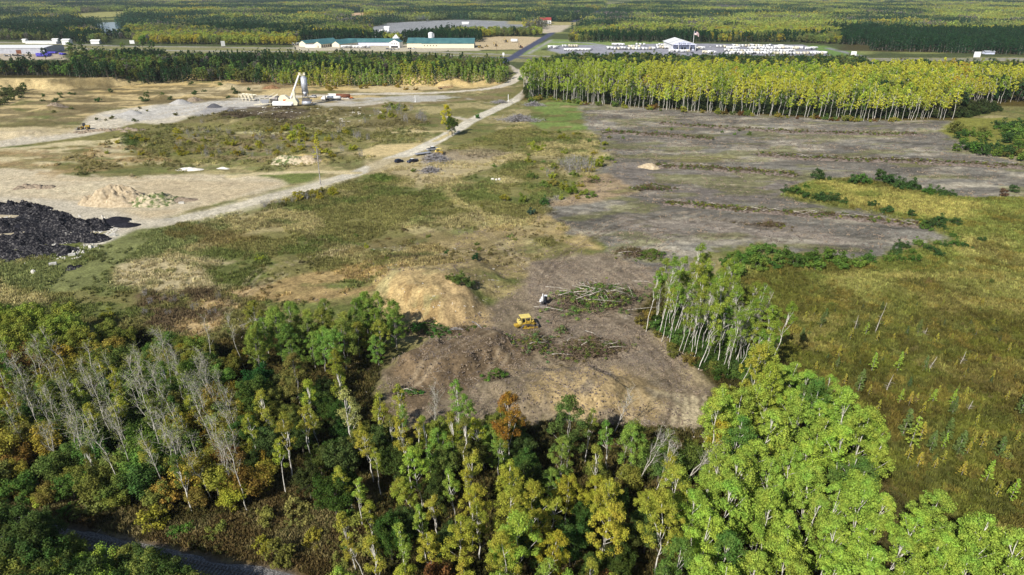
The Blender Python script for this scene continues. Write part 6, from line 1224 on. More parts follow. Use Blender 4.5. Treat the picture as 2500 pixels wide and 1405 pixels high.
# tanker truck, brown tank, van
e = place(808, 246, 'tanker_truck', R(172), 'white tanker truck parked right of the asphalt plant', 'truck')
t = MB(); t.cyl((-7.6, 0, 2.35), (3.0, 0, 2.35), 1.15, n=20); part(t, 'tank', 'white', e, True); f_ = MB(); f_.box(-1.5, 0, 1.05, 13, 1.0, .35); part(f_, 'frame', 'black', e)
c = MB(); c.box(5.0, 0, 2.0, 1.9, 2.3, 2.3, tx=.9, ty=.95); c.box(6.5, 0, 1.45, 1.4, 1.9, 1.2); part(c, 'cab', 'white', e, bevel=.12); g = MB(); g.box(5.85, 0, 2.5, .5, 2.05, .8); part(g, 'windscreen', 'glass', e)
for x in (6.2, 3.2, 2.0, -5.4, -6.6):
    for y in (-1.0, 1.0): w = MB(); wheel(w, x, y, .52, .52, .4); part(w, 'wheel', 'black', e)
e = place(838, 241, 'storage_tank', R(-8), 'dark brown cylindrical tank on skids behind the tanker truck', 'tank'); t = MB(); t.cyl((-5.2, 0, 1.9), (5.2, 0, 1.9), 1.5, n=22); part(t, 'tank', 'rust', e, True); t = MB(); t.box(0, 0, .3, 10.5, 1.6, .35); [t.box(x, 0, .6, .3, 2.2, .6) for x in (-4, 0, 4)]; part(t, 'skid', 'white', e)
e = place(812, 238, 'camper_van', R(172), 'white van mostly hidden behind the tanker truck', 'van'); t = MB(); t.box(0, 0, 1.6, 7, 2.1, 2.0, tx=.96, ty=.9); part(t, 'body', 'white', e, bevel=.12); t = MB(); [wheel(t, x, y, .4, .4, .3) for x in (-2.4, 2.4) for y in (-.95, .95)]; part(t, 'wheel', 'black', e); t = MB(); t.box(2.9, 0, 2.1, 1.0, 2.0, .6); part(t, 'windscreen', 'glass', e)
car(765, 239, R(170), 'silver car parked behind the asphalt plant silo', 'suv', 'silver', 1.15)
e = place(858, 243, 'road_roller', R(20), 'small orange roller machine on the grass by the brown tank', 'roller'); t = MB(); t.box(0, 0, 1.3, 2.2, 1.2, .9); t.tube([(-.6, -.5, 1.7), (-.6, -.5, 2.8)], .06, 4); t.tube([(-.6, .5, 1.7), (-.6, .5, 2.8)], .06, 4); t.box(-.3, 0, 2.85, 1.5, 1.4, .08); part(t, 'body', 'orange', e, bevel=.03); t = MB(); t.cyl((1.2, -.8, .6), (1.2, .8, .6), .6, n=16); t.cyl((-1.1, -.7, .55), (-1.1, .7, .55), .55, n=16); part(t, 'drum', 'steel', e)
e = place(1088, 218, 'conveyor_frame', R(14), 'rusty steel conveyor frame lying below the sand bank', 'conveyor'); t = MB()
for y in (-.9, .9): t.tube([(-6, y, .6), (6, y, 1.5)], .12, 4); t.tube([(-6, y, 1.5), (6, y, 2.5)], .12, 4)
for i in range(9): x = -6 + i * 1.5; t.tube([(x, -.9, .6 + .075 * (x + 6)), (x, .9, 1.5 + .08 * (x + 6))], .08, 4); t.tube([(x, -.9, 1.5 + .08 * (x + 6)), (x + 1.2, -.9, .7 + .08 * (x + 6))], .07, 4); t.box(x, 0, 1.6 + .08 * (x + 6), .25, 1.8, .1)
part(t, 'truss', 'rust', e); t = MB(); [wheel(t, -4.5 + d, y, .5, .5, .4) for d in (0, 1.1) for y in (-.9, .9)]; part(t, 'wheel', 'black', e)
# ---------------------------------------------------------------- asphalt plant
e = place(738, 258, 'asphalt_plant', 0, 'cream asphalt plant with tall grey silo and slanting conveyor', 'industrial plant'); m_ = 'cream'
def leg4(mb, x, y, w, d, z0_, z1, r=.14):
    for dx in (-w / 2, w / 2):
        for dy in (-d / 2, d / 2): mb.tube([(x + dx, y + dy, z0_), (x + dx, y + dy, z1)], r, 4)
t = MB(); t.cyl((2, 4, 9), (2, 4, 18.6), 2.1, n=22); t.cyl((2, 4, 5.6), (2, 4, 9), .6, 2.1, n=22); t.cyl((2, 4, 18.6), (2, 4, 19.4), 2.1, 1.2, n=22); part(t, 'silo', 'galv', e, True)
t = MB(); leg4(t, 2, 4, 3.4, 3.4, 0, 10, .2); [t.tube([(2 - 1.7, 4 - 1.7, z), (2 + 1.7, 4 - 1.7, z + 3)], .1, 4) for z in (0, 3, 6)]; t.box(2, 4, 3.2, 4.6, 3.8, 2.2); t.tube([(-.2, 4, 0), (-.2, 4, 20)], .12, 4); t.tube([(.4, 2.2, 5), (1.6, 2.2, 19)], .08, 4); part(t, 'silo_frame', 'steel', e)
t = MB(); t.box(1.2, 4, 20.2, 4.4, 2.2, .25); t.box(-.5, 4, 21, 1.3, 1.4, 1.6); t.box(2.8, 4, 21, 1.1, 1.3, 1.5); [t.tube([(x, 2.9, 20.3), (x, 2.9, 21.6)], .06, 4) for x in (-1, .5, 2, 3.4)]; t.tube([(-1, 2.9, 21.5), (3.4, 2.9, 21.5)], .06, 4); part(t, 'silo_head', m_, e)
t = MB(); t.tube([(-10.5, 5, 1.5), (-1.2, 4, 20)], [.65, .65], 4); part(t, 'slat_conveyor', 'white', e); t = MB(); t.tube([(-9.6, 3.9, 1.2), (-.4, 3, 19.4)], .16, 4); [t.tube([(-10.5 + 9.3 * k / 9, 5 - k / 9, 1.5 + 18.5 * k / 9), (-9.6 + 9.2 * k / 9, 3.9 - .9 * k / 9, 1.2 + 18.2 * k / 9)], .08, 4) for k in range(10)]; part(t, 'conveyor_rail', 'steel', e)
t = MB(); t.prism([(-17, .8), (-17, 4.6), (-15.2, 6.6), (-12, 6.6), (-9.6, 4.6), (-9, .8)], 1.5, 5.5); part(t, 'mixer_housing', m_, e, bevel=.1); t = MB(); t.cyl((-19.2, 3.5, 3.7), (-17, 3.5, 3.7), 2.3, n=20); part(t, 'mixer_drum', 'steel', e, True)
t = MB(); t.box(-12.4, 1.4, 2.6, 2.2, .2, 2.6); part(t, 'hatch', 'orange', e)
t = MB(); t.prism([(-10.5, .7), (-10.5, 3.9), (-6, 5.0), (-3, 4.9), (-1.6, 2.6), (-2.4, .7)], -4.2, .6); part(t, 'baghouse', m_, e, bevel=.12); t = MB(); t.box(-4.4, -1.8, 5.9, 1.4, 1.4, 2.2); t.box(-4.4, -1.8, 8.6, 1.7, 1.7, 3.2); part(t, 'stack', m_, e, bevel=.05)
t = MB(); t.prism_x([(-4.6, .6), (-4.6, 2.9), (-2.4, 3.4), (-1.5, .6)], -19.5, -6.2); part(t, 'dust_trailer', 'white', e, bevel=.1); t = MB(); t.cyl((-6.2, -3.4, 1.8), (-5.2, -3.4, 1.8), 1.5, n=18); part(t, 'dust_trailer_end', 'galv', e)
t = MB(); t.cyl((.4, -.6, 1.8), (6.6, -.6, 1.8), 1.35, n=20); part(t, 'burner_drum', 'galv', e, True); t = MB(); t.box(5.4, .2, 3.6, 3.6, 1.3, 1.1); t.tube([(.8, -1.9, 0), (.8, -1.9, 4.2), (6, -1.9, 4.0)], .12, 4); t.cyl((6.4, -.6, 1.8), (7.6, -.6, 1.8), .9, n=14); part(t, 'burner', 'steel', e)
t = MB(); t.tube([(-30, 1, .8), (-17.5, 4, 7.2)], [.55, .55], 4); part(t, 'feed_conveyor', m_, e); t = MB(); [t.tube([(x, y, 0), (x, y, .9 + (x + 30) * .5)], .09, 4) for x, y in ((-27, 1.6), (-23, 2.4), (-19.5, 3.4))]; t.tube([(-34, -1.2, 1), (-20, -.5, 1.4)], .18, 4); t.tube([(-29, 2.4, 3.2), (-20, 5.5, 8)], .2, 4); part(t, 'conveyor_support', m_, e)
e = place(650, 258, 'feed_hopper', R(4), 'grey feed hopper on cream legs at the left end of the asphalt plant', 'hopper'); t = MB(); t.prism([(-3.4, 4.6), (3.4, 4.6), (2.2, 1.8), (-2.2, 1.8)], -2.2, 2.2); part(t, 'bin', 'silver', e); t = MB(); leg4(t, 0, 0, 7, 4.4, 0, 5, .22); [t.tube([(-3.5, y, 4.8), (3.5, y, 4.8)], .2, 4) for y in (-2.2, 2.2)]; [t.tube([(x, -2.2, 4.8), (x, 2.2, 4.8)], .2, 4) for x in (-3.5, 3.5)]; t.tube([(-8, -2, .6), (4, -2, 1.6)], .25, 4); part(t, 'leg_frame', m_, e)
t = MB(); t.box(0, 0, 4.75, 6.6, 4.0, .06); part(t, 'hopper_shade_sheet', 'black', e)  # black sheet standing in for the shade inside the hopper mouth
e = place(662, 252, 'surge_bin', R(3), 'dark grey round backed bin behind the feed hopper', 'bin'); t = MB(); t.prism_x([(-2, 1.2), (-2, 3.2), (-1, 4.6), (1, 4.9), (2, 4.2), (2, 1.2)], -4, 4.4); part(t, 'shell', 'gal_dark' if 'gal_dark' in M else 'steel', e, bevel=.1); t = MB(); leg4(t, 0, 0, 7, 3, 0, 1.4, .15); part(t, 'leg_frame', m_, e)
e = place(606, 246, 'cold_feed_bins', R(-28), 'row of cream cold feed bins at the far left of the plant', 'feed bins'); 
for i in range(4):
    t = MB(); x = -5.6 + i * 3.7; t.add([(x - 1.6, -1.9, 4.4), (x + 1.6, -1.9, 4.4), (x + 1.6, 1.9, 4.4), (x - 1.6, 1.9, 4.4), (x - .6, -.7, 2.0), (x + .6, -.7, 2.0), (x + .6, .7, 2.0), (x - .6, .7, 2.0)], [(0, 4, 5, 1), (1, 5, 6, 2), (2, 6, 7, 3), (3, 7, 4, 0), (4, 7, 6, 5)]); part(t, 'bin', m_, e)
t = MB(); [leg4(t, -5.6 + i * 3.7, 0, 3.4, 4, 0, 4.5, .16) for i in range(4)]; t.box(0, 0, 1.2, 16, .9, .3); [t.tube([(-7.3, y, 4.5), (7.3, y, 4.5)], .16, 4) for y in (-2, 2)]; part(t, 'frame', m_, e)

# ---------------------------------------------------------------- poles, posts, signs
x, y, z = P(783, 452); e = empty('utility_pole', (x, y, z)); tag(e, 'slim wooden utility pole beside the golden tree', 'utility pole'); t = MB(); t.tube([(0, 0, -.5), (0, 0, 16.5)], [.2, .13], 8); part(t, 'pole', 'wood_grey', e); t = MB(); t.box(0, 0, 15.6, 2.2, .14, .14); part(t, 'crossarm', 'wood_brown', e)
for i, (px, py, l) in enumerate([(1241, 247, 'white marker post right of the low grey brush'), (1014, 249, 'white marker post at the end of the grey gravel lot')]):
    x, y, z = P(px, py); t = MB(); t.tube([(0, 0, -.3), (0, 0, 4.6)], .22, 8); t.box(0, 0, .1, 1.0, 1.0, .5); o = t.build('marker_post', M['white']); o.location = (x, y, z); tag(o, l, 'post')
def billboard(px, py, w, h, rz, label, mat='white', leg=2.5):
    x, y, z = P(px, py); e = empty('billboard', (x, y, z), rz); tag(e, label, 'billboard', 'billboards along the highway'); t = MB(); t.box(0, 0, leg + h / 2, w, .3, h); part(t, 'panel', mat, e); t = MB(); [t.tube([(dx, .3, 0), (dx, .3, leg + h)], .18, 4) for dx in (-w * .35, 0, w * .35)]; part(t, 'post', 'wood_brown', e)
billboard(546, 118, 5, 6.5, R(35), 'narrow white billboard left of the green roofed buildings'); billboard(324, 112, 6, 4.5, R(15), 'small white billboard beside the yellow green highway tree'); billboard(2083, 139, 6, 4.5, R(-12), 'white billboard at the end of the camper lot', leg=1.5); billboard(2383, 146, 8, 6, R(4), 'large blank white billboard at the far right')
x, y, z = P(1307, 140); t = MB(); t.tube([(0, 0, 0), (0, 0, 7)], .2, 6); t.box(0, 0, 6, 2.2, .3, 3); o = t.build('road_sign', M['white']); o.location = P(1229, 146); tag(o, 'white upright sign at the road junction', 'sign')
t = MB(); t.tube([(0, 0, 0), (0, 0, 14)], [.25, .16], 6); t.box(0, 0, 13, 2.4, .2, .2); o = t.build('utility_pole', M['wood_brown']); o.location = P(1212, 130); tag(o, 'dark utility pole in front of the dirt lot', 'utility pole')

# ---------------------------------------------------------------- buildings
def hall(px, py, w, d, eave, ridge, rz, label, wall='white', roof='green_roof', cat='building', name='building', axis='x', doors=(), over=.6, ox=0, oy=0):
    """w along local x, d along local y; ridge runs along 'axis'; placed by the front left ground corner"""
    x, y, z = P(px, py); e = empty(name, (x, y, z), rz); tag(e, label, cat); t = MB()
    if axis == 'x':
        prof = [(0, -1), (0, eave), (d / 2, ridge - .15), (d, eave), (d, -1)]; t.prism_x(prof, 0, w); part(t, 'wall', wall, e)
        t = MB(); t.prism_x([(-over, eave - .15), (d / 2, ridge), (d + over, eave - .15), (d + over, eave + .1), (d / 2, ridge + .3), (-over, eave + .1)], -over, w + over); part(t, 'roof', roof, e)
    else:
        prof = [(0, -1), (0, eave), (w / 2, ridge - .15), (w, eave), (w, -1)]; t.prism(prof, 0, d); part(t, 'wall', wall, e)
        t = MB(); t.prism([(-over, eave - .15), (w / 2, ridge), (w + over, eave - .15), (w + over, eave + .1), (w / 2, ridge + .3), (-over, eave + .1)], -over, d + over); part(t, 'roof', roof, e)
    for (side, a, b_, c0, c1, mt, nm) in doors:
        t = MB()
        if side == 'f': t.box((a + b_) / 2, -.06, (c0 + c1) / 2, b_ - a, .12, c1 - c0)
        elif side == 'r': t.box(w + .06, (a + b_) / 2, (c0 + c1) / 2, .12, b_ - a, c1 - c0)
        part(t, nm, mt, e)
    return e
h1 = hall(1030, 117.5, 70, 36, 5.6, 11, 0, 'long cream hall with teal green roof and open right gable end', 'cream', doors=[('r', 12, 22, 0, 4.4, 'black', 'door')] + [('f', 3 + i * 4, 4.2 + i * 4, 2.2, 3.4, 'black', 'window') for i in range(5)])
hall(994, 116.5, 22, 36, 5.6, 11, 0, 'teal roofed left wing joining the long cream hall', 'cream')
t = MB(); t.cyl((30, 30, 8), (30, 30, 16), 3.6, n=18); t.cyl((30, 30, 16), (30, 30, 17), 3.6, 1, n=18); t.tube([(34, 30, 10), (34, 30, 15)], .8, 6); o = t.build('white_tank', M['white'], smooth=False); x, y, z = P(994, 116.5); o.location = (x - 2, y + 12, z); tag(o, 'white cylindrical tank rising behind the teal roof', 'tank')
hall(951, 117, 14, 16, 7, 10.5, R(-8), 'white two storey gabled office in front of the long hall', 'white', axis='y', doors=[('f', 2, 12, 0, 2.4, 'black', 'door'), ('f', 3, 4.5, 4.2, 5.6, 'black', 'window'), ('f', 6.2, 7.7, 4.2, 5.6, 'black', 'window'), ('f', 9.5, 11, 4.2, 5.6, 'black', 'window')])
x, y, z = P(968, 104); t = MB(); t.cyl((0, 0, 0), (0, 0, 6), 5, n=16); t.cyl((0, 0, 6), (0, 0, 11), 6, .4, n=16); o = t.build('pavilion', M['white']); o.location = (x, y, z); tag(o, 'small round white pavilion with conical roof behind the office', 'pavilion')
hall(848, 112, 70, 22, 4.4, 8.5, R(1), 'long low teal roofed hall behind the parked trailers', 'lilac_wall')
hall(811, 115, 14, 50, 4, 7.5, R(-32), 'low white gabled shed with teal roof left of the long low hall', 'cream', axis='y')
hall(767, 116.5, 12.5, 64, 4.5, 7.8, R(-28), 'white gabled barn with ribbed dark side and teal roof', 'cream', axis='y', doors=[('r', 1.5 + i * 4, 3.8 + i * 4, .5, 3.4, 'steel', 'window') for i in range(15)] + [('f', 6.5, 8, 0, 2.6, 'steel', 'door')])
hall(731, 114, 12, 60, 4.5, 7.8, R(-30), 'leftmost white gabled barn with teal roof', 'cream', axis='y')
hall(745, 116.5, 14, 4, 3.4, 3.6, 0, 'low white annex between the two gabled barns', 'white', 'white')
# dealership hall with sign and flag
ex, ey, ez = P(1638, 123.5)
dl_ = hall(1639, 123.5, 29.5, 52, 7.6, 12.2, 0, 'white gabled dealership hall with lettering and blue band', 'white', 'white', axis='y', over=1.2, doors=[('f', .2, 29.3, 5.6, 6.5, 'blue_band', 'blue_band'), ('f', 0, 29.5, 0, 5.5, 'lilac_wall', 'shopfront')])
t = MB(); t.prism([(-1.2, 7.45), (14.75, 12.2), (30.7, 7.45), (30.7, 7.8), (14.75, 12.65), (-1.2, 7.8)], -6.2, -.3); part(t, 'porch_roof', 'white', dl_); t = MB(); t.prism([(-.6, 7.0), (-.6, 7.4), (14.75, 12.0), (30.1, 7.4), (30.1, 7.0)], -5.9, -5.6); part(t, 'gable_panel', 'lilac_wall', dl_)
for x in (0, 7.5, 22, 29.5): t = MB(); t.box(x, -5.7, 3.3, .5, .5, 7.6); part(t, 'column', 'white', dl_)
for x in (8, 13.8, 17.3, 25): t = MB(); t.box(x, -.2, 1.9, 2.2, .2, 3.4); part(t, 'door', 'black', dl_)
t = MB(); [t.prism([(-1.2 + 0, 7.95), (14.75, 12.78), (30.7, 7.95), (30.7, 8.1), (14.75, 12.93), (-1.2, 8.1)], yy, yy + .5) for yy in (14,)]; part(t, 'roof_seam', 'steel', dl_)
fc = bpy.data.curves.new('sign_text', 'FONT'); fc.body = 'ROTH RV'; fc.size = 3.0; fc.extrude = .08; fc.align_x = 'CENTER'; fc.offset = .03; fc.space_character = 1.25; fc.materials.append(M['navy'])
ft_ = bpy.data.objects.new('tmp_text', fc); COL.objects.link(ft_); bpy.context.view_layer.update(); fm_ = bpy.data.meshes.new_from_object(ft_.evaluated_get(bpy.context.evaluated_depsgraph_get())); bpy.data.objects.remove(ft_)
fo = bpy.data.objects.new('sign_text', fm_); COL.objects.link(fo); fo.parent = dl_; fo.location = (15, -6.02, 7.5); fo.rotation_euler = (R(90), 0, 0)
x, y, z = P(1690.5, 124); e = empty('flagpole', (x, y, z)); tag(e, 'tall white flagpole beside the dealership hall', 'flagpole'); t = MB(); t.tube([(0, 0, 0), (0, 0, 24)], [.3, .18], 8); part(t, 'pole', 'white', e); t = MB(); t.cyl((0, 0, 24), (0, 0, 24.5), .3, .1); part(t, 'finial', 'yellow_pale', e)
e = empty('flag', (x + .3, y, z + 23.6)); tag(e, 'large striped red and white flag with dark blue canton, drooping', 'flag')
def flagpt(u, v_): return (u * 6.2, math.sin(u * 7 + v_ * 2) * .5, -v_ * 4.2 - u * u * 3.4 - .25 * math.sin(u * 6))
for k in range(13):
    t = MB(); n_ = 10; V = []
    for i in range(n_ + 1): V += [flagpt(i / n_, k / 13), flagpt(i / n_, (k + 1) / 13)]
    t.add(V, [(2 * i, 2 * i + 2, 2 * i + 3, 2 * i + 1) for i in range(n_)]); part(t, 'stripe', 'red' if k % 2 == 0 else 'white', e)
t = MB(); n_ = 5; V = []
for i in range(n_ + 1):
    for q in range(4): p_ = flagpt(i / n_ * .42, q / 3 * 7 / 13); V.append((p_[0], p_[1] - .06, p_[2]))
t.add(V, [(4 * i + q, 4 * i + 4 + q, 4 * i + 5 + q, 4 * i + 1 + q) for i in range(n_) for q in range(3)]); part(t, 'canton', 'navy', e)
# left lot
hall(-160, 133, 132, 44, 7, 8.6, R(2.5), 'large flat white roofed warehouse with grey ribbed wall', 'grey_wall', 'white', doors=[('f', 98, 104, 0, 4.6, 'rust', 'door')])
hall(62, 107, 46, 10, 2.6, 3.2, R(-3), 'long low white shed strip along the highway', 'white', 'white'); hall(55, 105, 5, 6, 4.2, 5, 0, 'small tall white shed at the left end of the long strip', 'white', 'white'); hall(128, 104, 8, 6, 4, 5, 0, 'white gabled house behind the right end of the strip', 'white', 'white')
hall(222, 108, 12, 8, 4, 5.5, 0, 'white house half hidden behind the cottonwoods', 'white', 'white'); hall(152, 110, 10, 9, 6, 7.5, 0, 'white shed behind the tall cottonwood', 'white', 'white')
hall(1318, 58.5, 24, 22, 7, 12, 0, 'white building with dark red roof beyond the tan field', 'white', 'red', doors=[('f', 3, 21, 0, 2.5, 'grey_wall', 'door')]); hall(1296, 60, 12, 14, 5, 8, 0, 'small white house left of the red roofed building', 'white', 'galv')
hall(1160, 42, 20, 20, 7, 13, 0, 'white house with green roof in the distant forest', 'white', 'green_roof'); hall(1128, 60, 14, 8, 3, 4.5, 0, 'white sheds behind the grey field', 'white', 'white')
hall(938, 77, 9, 8, 6, 8, 0, 'tiny white shed at the near edge of the grey far field', 'white', 'white'); hall(2405, 133, 12, 6, 2.6, 3.8, R(3), 'grey roofed shed in front of the pine plantation', 'lilac_wall', 'galv')
# dirt lot machines
def mini(px, py, kind, label, mat, rz=0, s=1.6):
    if kind == 'x': return excavator(px, py, rz, label, s, mat)
    return loader(px, py, rz, label, s * .65, mat)
mini(1173, 118, 'l', 'yellow loader at the left of the dirt lot', 'yellow', R(20)); mini(1188, 115, 'l', 'small yellow loader in the middle of the dirt lot', 'yellow', R(200), 1.2); mini(1211, 114, 'x', 'yellow excavator in the dirt lot behind the dark pole', 'yellow', R(180)); mini(1272, 118, 'x', 'rust red excavator at the right of the dirt lot', 'rust', R(150)); mini(1236, 104, 'x', 'yellow excavator at the back of the dirt lot', 'yellow', R(160), 1.7)
e = place(1256, 104, 'white_tank', R(-20), 'white tank lying at the back of the dirt lot', 'tank'); t = MB(); t.cyl((-5, 0, 2.6), (5, 0, 2.6), 2.3, n=16); part(t, 'tank', 'white', e, True); t = MB(); t.box(0, 0, .5, 8, 2, 1); part(t, 'cradle', 'black', e)
# ---------------------------------------------------------------- campers, trailers, cars
def camper_mesh(name, L, H, mat, kind):
    mb = MB(); prof = [(L / 2, .6), (L / 2, H * .8), (L / 2 - .6, H), (-L / 2, H), (-L / 2, .6)]
    if kind == 'fifth': prof = [(L / 2, 1.7), (L / 2, H * .9), (L / 2 - .5, H), (-L / 2, H), (-L / 2, .6), (L / 2 - 2.2, .6), (L / 2 - 2.2, 1.7)]
    mb.prism(prof, -1.25, 1.25); me1 = mb.mesh(name, M[mat]); w = MB(); w.box(-L * .1, -1.27, H * .65, L * .22, .06, .7); w.box(L * .28, -1.27, H * .65, .9, .06, .6); w.box(-L * .3, -1.27, H * .45, .8, .06, 1.8); w.box(-L / 2 - .02, 0, H * .65, .06, 1.2, .6); w.box(L / 2 - .3, 0, H * .72, .7, 1.5, .5)
    w.box(-.2, 0, .55, L * .8, 2.2, .3); [wheel(w, x, y, .38, .38, .3) for x in (-.6, .5) for y in (-1.15, 1.15)]
    if kind != 'fifth': w.box(L / 2 + .6, 0, .6, 1.6, .3, .15)
    me2 = w.mesh(name + '_w', M['glass']); return join_meshes(name, [(me1, Matrix.Identity(4)), (me2, Matrix.Identity(4))])
CM = [camper_mesh('camper_trailer', 7.5, 3.3, 'white', 'box'), camper_mesh('camper_trailer', 9.5, 3.6, 'white', 'fifth'), camper_mesh('camper_trailer', 6, 2.9, 'white', 'box'), camper_mesh('camper_trailer', 8, 3.2, 'cream', 'box')]
def flat_mesh(name):
    mb = MB(); mb.box(0, 0, .8, 6, 2.2, .2); mb.box(0, -1.05, 1.1, 6, .08, .5); mb.box(0, 1.05, 1.1, 6, .08, .5); [wheel(mb, x, y, .38, .38, .3) for x in (-.5, .5) for y in (-1.15, 1.15)]; mb.box(3.8, 0, .7, 1.6, .2, .15); return mb.mesh(name, M['black'])
FLT = flat_mesh('utility_trailer')
def rvs(x0, x1, y, step, label, rz=(-100, -80), which=(0, 1, 2, 3), jy=.5, name='camper_trailer', cat='camper', mesh=None):
    px = x0
    while px <= x1:
        gx_, gy_, gz_ = P(px + rnd.uniform(-.6, .6), y + rnd.uniform(-jy, jy)); me = mesh or CM[rnd.choice(which)]; o = link_mesh(name, me, loc=(gx_, gy_, gz_), rot=(0, 0, R(rnd.uniform(*rz))))
        tag(o, None, cat, 'white campers and trailers on the sales lot'); REG.setdefault(label, []).append((o, None)); px += step
rvs(1346, 1358, 119, 12, 'large white fifth wheel camper at the left end of the lot', (20, 30), (1,)); rvs(1374, 1382, 115, 6, 'boxy white trailer in the back row left of the lot', which=(2,)); rvs(1390, 1408, 115, 6, 'grey box trailer in the back row left of the lot', which=(3,))
rvs(1388, 1410, 121, 4.4, 'black flat trailer in the left half of the lot', mesh=FLT, name='utility_trailer', cat='trailer'); rvs(1422, 1448, 121.5, 4.4, 'black flat trailer left of the lot centre', mesh=FLT, name='utility_trailer', cat='trailer')
rvs(1382, 1436, 125, 9, 'low white trailer in the front row left of the lot', (-5, 5), (0, 2)); rvs(1500, 1524, 112, 9, 'white camper on the lawn edge left of the dealership', (-20, 10), (0,)); rvs(1536, 1560, 117, 6, 'white camper in the middle row left of the dealership'); rvs(1554, 1578, 111.5, 9, 'white truck camper behind the middle row', (-100, -80), (2,))
rvs(1484, 1600, 121.5, 8.5, 'white camper in the front row left of the dealership', (-110, -70)); rvs(1604, 1634, 114, 6, 'white camper packed in the back beside the dealership', jy=1.2); rvs(1606, 1636, 119, 6, 'white camper packed in front beside the dealership', jy=1.2); rvs(1642, 1680, 128, 7, 'camper parked before the dealership doors', (-40, 40))
rvs(1698, 1712, 121, 7, 'white camper just right of the flagpole', (-30, 30)); rvs(1722, 1745, 131, 7, 'white camper in the front right of the flagpole', (-20, 20)); rvs(1750, 1774, 116.5, 9, 'white camper backed up at the rear centre of the right lot'); rvs(1790, 1882, 115, 7.5, 'white camper in the rearmost row of the right lot', (-130, -60)); rvs(1892, 1912, 116.5, 7, 'white camper in the rear row near the lawn', (-100, -60))
rvs(1782, 1800, 120, 8, 'white camper in the second row at its left end', (-10, 10), (1,)); rvs(1830, 1890, 120.5, 7.5, 'white camper in the second row of the right lot', (-110, -50)); rvs(1902, 1955, 120, 6.6, 'white camper packed near the green lawn', (-60, -20), jy=1.3); rvs(1974, 1986, 122, 12, 'long white camper nearest the green lawn', (-12, -8), (1,))
rvs(1770, 1940, 127, 8, 'white camper in the third row of the right lot', (-110, -60), jy=.9); rvs(1774, 2012, 133, 8.2, 'white camper in the front row of the right lot', (-110, -60), jy=.5)
rvs(722, 744, 111, 9, 'white semi trailer left of the gabled barns', (-8, 8), (1,)); rvs(842, 900, 118, 9, 'white trailer parked before the long low hall', (-12, 12), (0, 1)); rvs(830, 870, 104, 9, 'white trailer behind the long low hall', (-8, 8), (0, 1))
rvs(932, 946, 78, 8, 'white camper at the edge of the grey far field', (-8, 8), (0,))
def carmesh(mat):
    mb = MB(); mb.prism([(2.2, .4), (2.2, .85), (1.1, 1.05), (-2.1, 1.1), (-2.2, .4)], -.9, .9); w = MB(); w.prism([(1.1, 1.05), (.5, 1.6), (-1.6, 1.62), (-2.0, 1.1)], -.78, .78); [wheel(w, x, y, .36, .36, .25) for x in (-1.4, 1.4) for y in (-.85, .85)]
    return join_meshes('parked_car', [(mb.mesh('b', M[mat]), Matrix.Identity(4)), (w.mesh('w', M['glass']), Matrix.Identity(4))])
CRM = [carmesh(m) for m in ('white', 'silver', 'navy', 'black')]
def cars(pts, label, cat='car', name='parked_car', mesh=None, grp='cars parked by the warehouse', rz=(0, 180)):
    for px, py in pts: gx_, gy_, gz_ = P(px, py); o = link_mesh(name, mesh or rnd.choice(CRM), loc=(gx_, gy_, gz_), rot=(0, 0, R(rnd.uniform(*rz)))); tag(o, None, cat, grp); REG.setdefault(label, []).append((o, None))
cars([(12, 137), (18, 138.5), (25, 137), (32, 136), (38, 137.5), (44, 136), (50, 138), (56, 137), (100, 124), (106, 123), (112, 124), (118, 123), (126, 125), (134, 124), (142, 123), (100, 128), (150, 126)], 'car parked around the white roofed warehouse')
cars([(1700, 125), (1704, 122), (1690, 131), (1720, 117), (1735, 116)], 'car parked near the flagpole', grp='cars parked at the dealership'); cars([(946, 121), (954, 122), (962, 122), (970, 121), (1000, 120), (1010, 120)], 'car parked before the white office', grp='cars by the office')
def wrapmesh(): mb = MB(); mb.prism([(3.4, .6), (2.6, 2.2), (-2.6, 2.5), (-3.2, .6)], -1.1, 1.1); b_ = MB(); b_.box(0, 0, .45, 5, 1.2, .3); [wheel(b_, 0, y, .35, .35, .25) for y in (-.9, .9)]; return join_meshes('wrapped_boat', [(mb.mesh('a', M['blue_wrap']), Matrix.Identity(4)), (b_.mesh('b', M['black']), Matrix.Identity(4))])
WM = wrapmesh(); cars([(94 + i * 4.2 + (j % 2) * 2, 139 - j * 2.1) for j in range(3) for i in range(7)] + [(112 + i * 5, 131.5) for i in range(6)] + [(150, 134), (156, 135)], 'blue wrapped boat on a trailer in the warehouse yard', 'boat', 'wrapped_boat', WM, 'blue wrapped boats in the warehouse yard', (60, 110))
# lake
lk = [(200, 82), (216, 60), (250, 57), (300, 55.5), (322, 60), (318, 78), (270, 86)]; pw_ = smooth_line(W(lk) + [W(lk)[0]], 4); mb = MB(); zl = max(gz1(*q) for q in pw_) + .4; mb.add([(a, b_, zl) for a, b_ in pw_[:-1]], [tuple(range(len(pw_) - 1))])
wm, nt_ = new_mat('lake_water'); b_ = nt_.nodes['Principled BSDF']; b_.inputs['Base Color'].default_value = (.04, .08, .20, 1); b_.inputs['Roughness'].default_value = .12; wn_ = N(nt_, 'ShaderNodeTexNoise'); wn_.inputs['Scale'].default_value = .4; bp_ = N(nt_, 'ShaderNodeBump'); bp_.inputs['Strength'].default_value = .3; nt_.links.new(wn_.outputs[0], bp_.inputs['Height']); nt_.links.new(bp_.outputs[0], b_.inputs['Normal'])
o = mb.build('lake_water', wm); o['kind'] = 'structure'
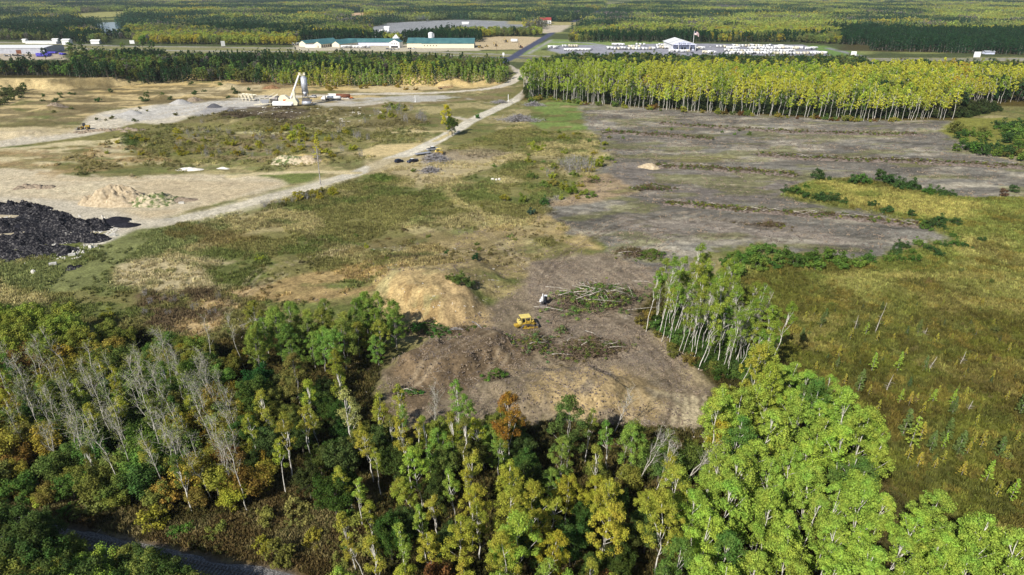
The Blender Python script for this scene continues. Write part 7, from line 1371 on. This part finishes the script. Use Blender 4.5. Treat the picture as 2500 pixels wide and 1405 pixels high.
# railway track
e = empty('railway_track', (0, 0, 0)); tag(e, 'railway track on grey ballast in the bottom left corner', 'railway'); rl = smooth_line([P(a, b_)[:2] for a, b_ in RAIL], 12)
cen = np.array(rl); dn = np.gradient(cen, axis=0); dn = np.stack([-dn[:, 1], dn[:, 0]], 1); dn /= np.linalg.norm(dn, axis=1, keepdims=True); zr = np.array([gz1(*q) for q in rl]); zr = np.convolve(np.pad(zr, 6, 'edge'), np.ones(13) / 13, 'valid') + .25
for s_ in (-.72, .72): t = MB(); t.tube([(c[0] + d_[0] * s_, c[1] + d_[1] * s_, z_ + .22) for c, d_, z_ in zip(cen, dn, zr)], .07, 4); part(t, 'rail', 'steel', e)
acc = 0; cnt = 0; slp = MB(); slp.box(0, 0, 0, .24, 2.6, .2); slm = slp.mesh('sleeper', M['wood_dark'] if 'wood_dark' in M else M['bark_dark'])
for (c0, c1, z_) in zip(cen[:-1], cen[1:], zr[:-1]):
    L = math.dist(c0, c1); az = math.atan2(c1[1] - c0[1], c1[0] - c0[0])
    while acc < L:
        q = c0 + (c1 - c0) * acc / L; u_, v_ = proj(q[0], q[1], 0)
        if 80 < u_ < 640 and cnt < 98: link_mesh('sleeper', slm, e, (q[0], q[1], z_ + .08), (0, 0, az)); cnt += 1
        acc += .62
    acc -= L
mb = MB(); V = []; cs = [(-4.2, -.5), (-2.2, .12), (-1.4, .14), (0, .13), (1.4, .14), (2.2, .12), (4.2, -.5)]
for c, d_, z_ in zip(cen, dn, zr): V += [(c[0] + d_[0] * a, c[1] + d_[1] * a, z_ + h) for a, h in cs]
mb.add(V, [(i * 7 + k, (i + 1) * 7 + k, (i + 1) * 7 + k + 1, i * 7 + k + 1) for i in range(len(cen) - 1) for k in range(6)]); M['ballast'] = mat_noise('ballast_stone', (.09, .088, .085), (.30, .29, .28), 4, .95, detail=8, bump=.4); part(mb, 'ballast_bed', 'ballast', e, True)
# ---------------------------------------------------------------- air
hz = bpy.data.materials.new('haze'); hz.use_nodes = True; hn = hz.node_tree; hn.nodes.remove(hn.nodes['Principled BSDF'])
pv = N(hn, 'ShaderNodeVolumePrincipled'); pv.inputs['Density'].default_value = 0.000045; pv.inputs['Color'].default_value = (.80, .88, 1.0, 1); pv.inputs['Anisotropy'].default_value = .2
hn.links.new(pv.outputs[0], hn.nodes['Material Output'].inputs['Volume'])
mb = MB(); mb.box(0, 6900, 34, 30400, 14400, 120); ho = mb.build('haze', hz); ho['kind'] = 'stuff'
bpy.context.view_layer.update()
finish_labels()
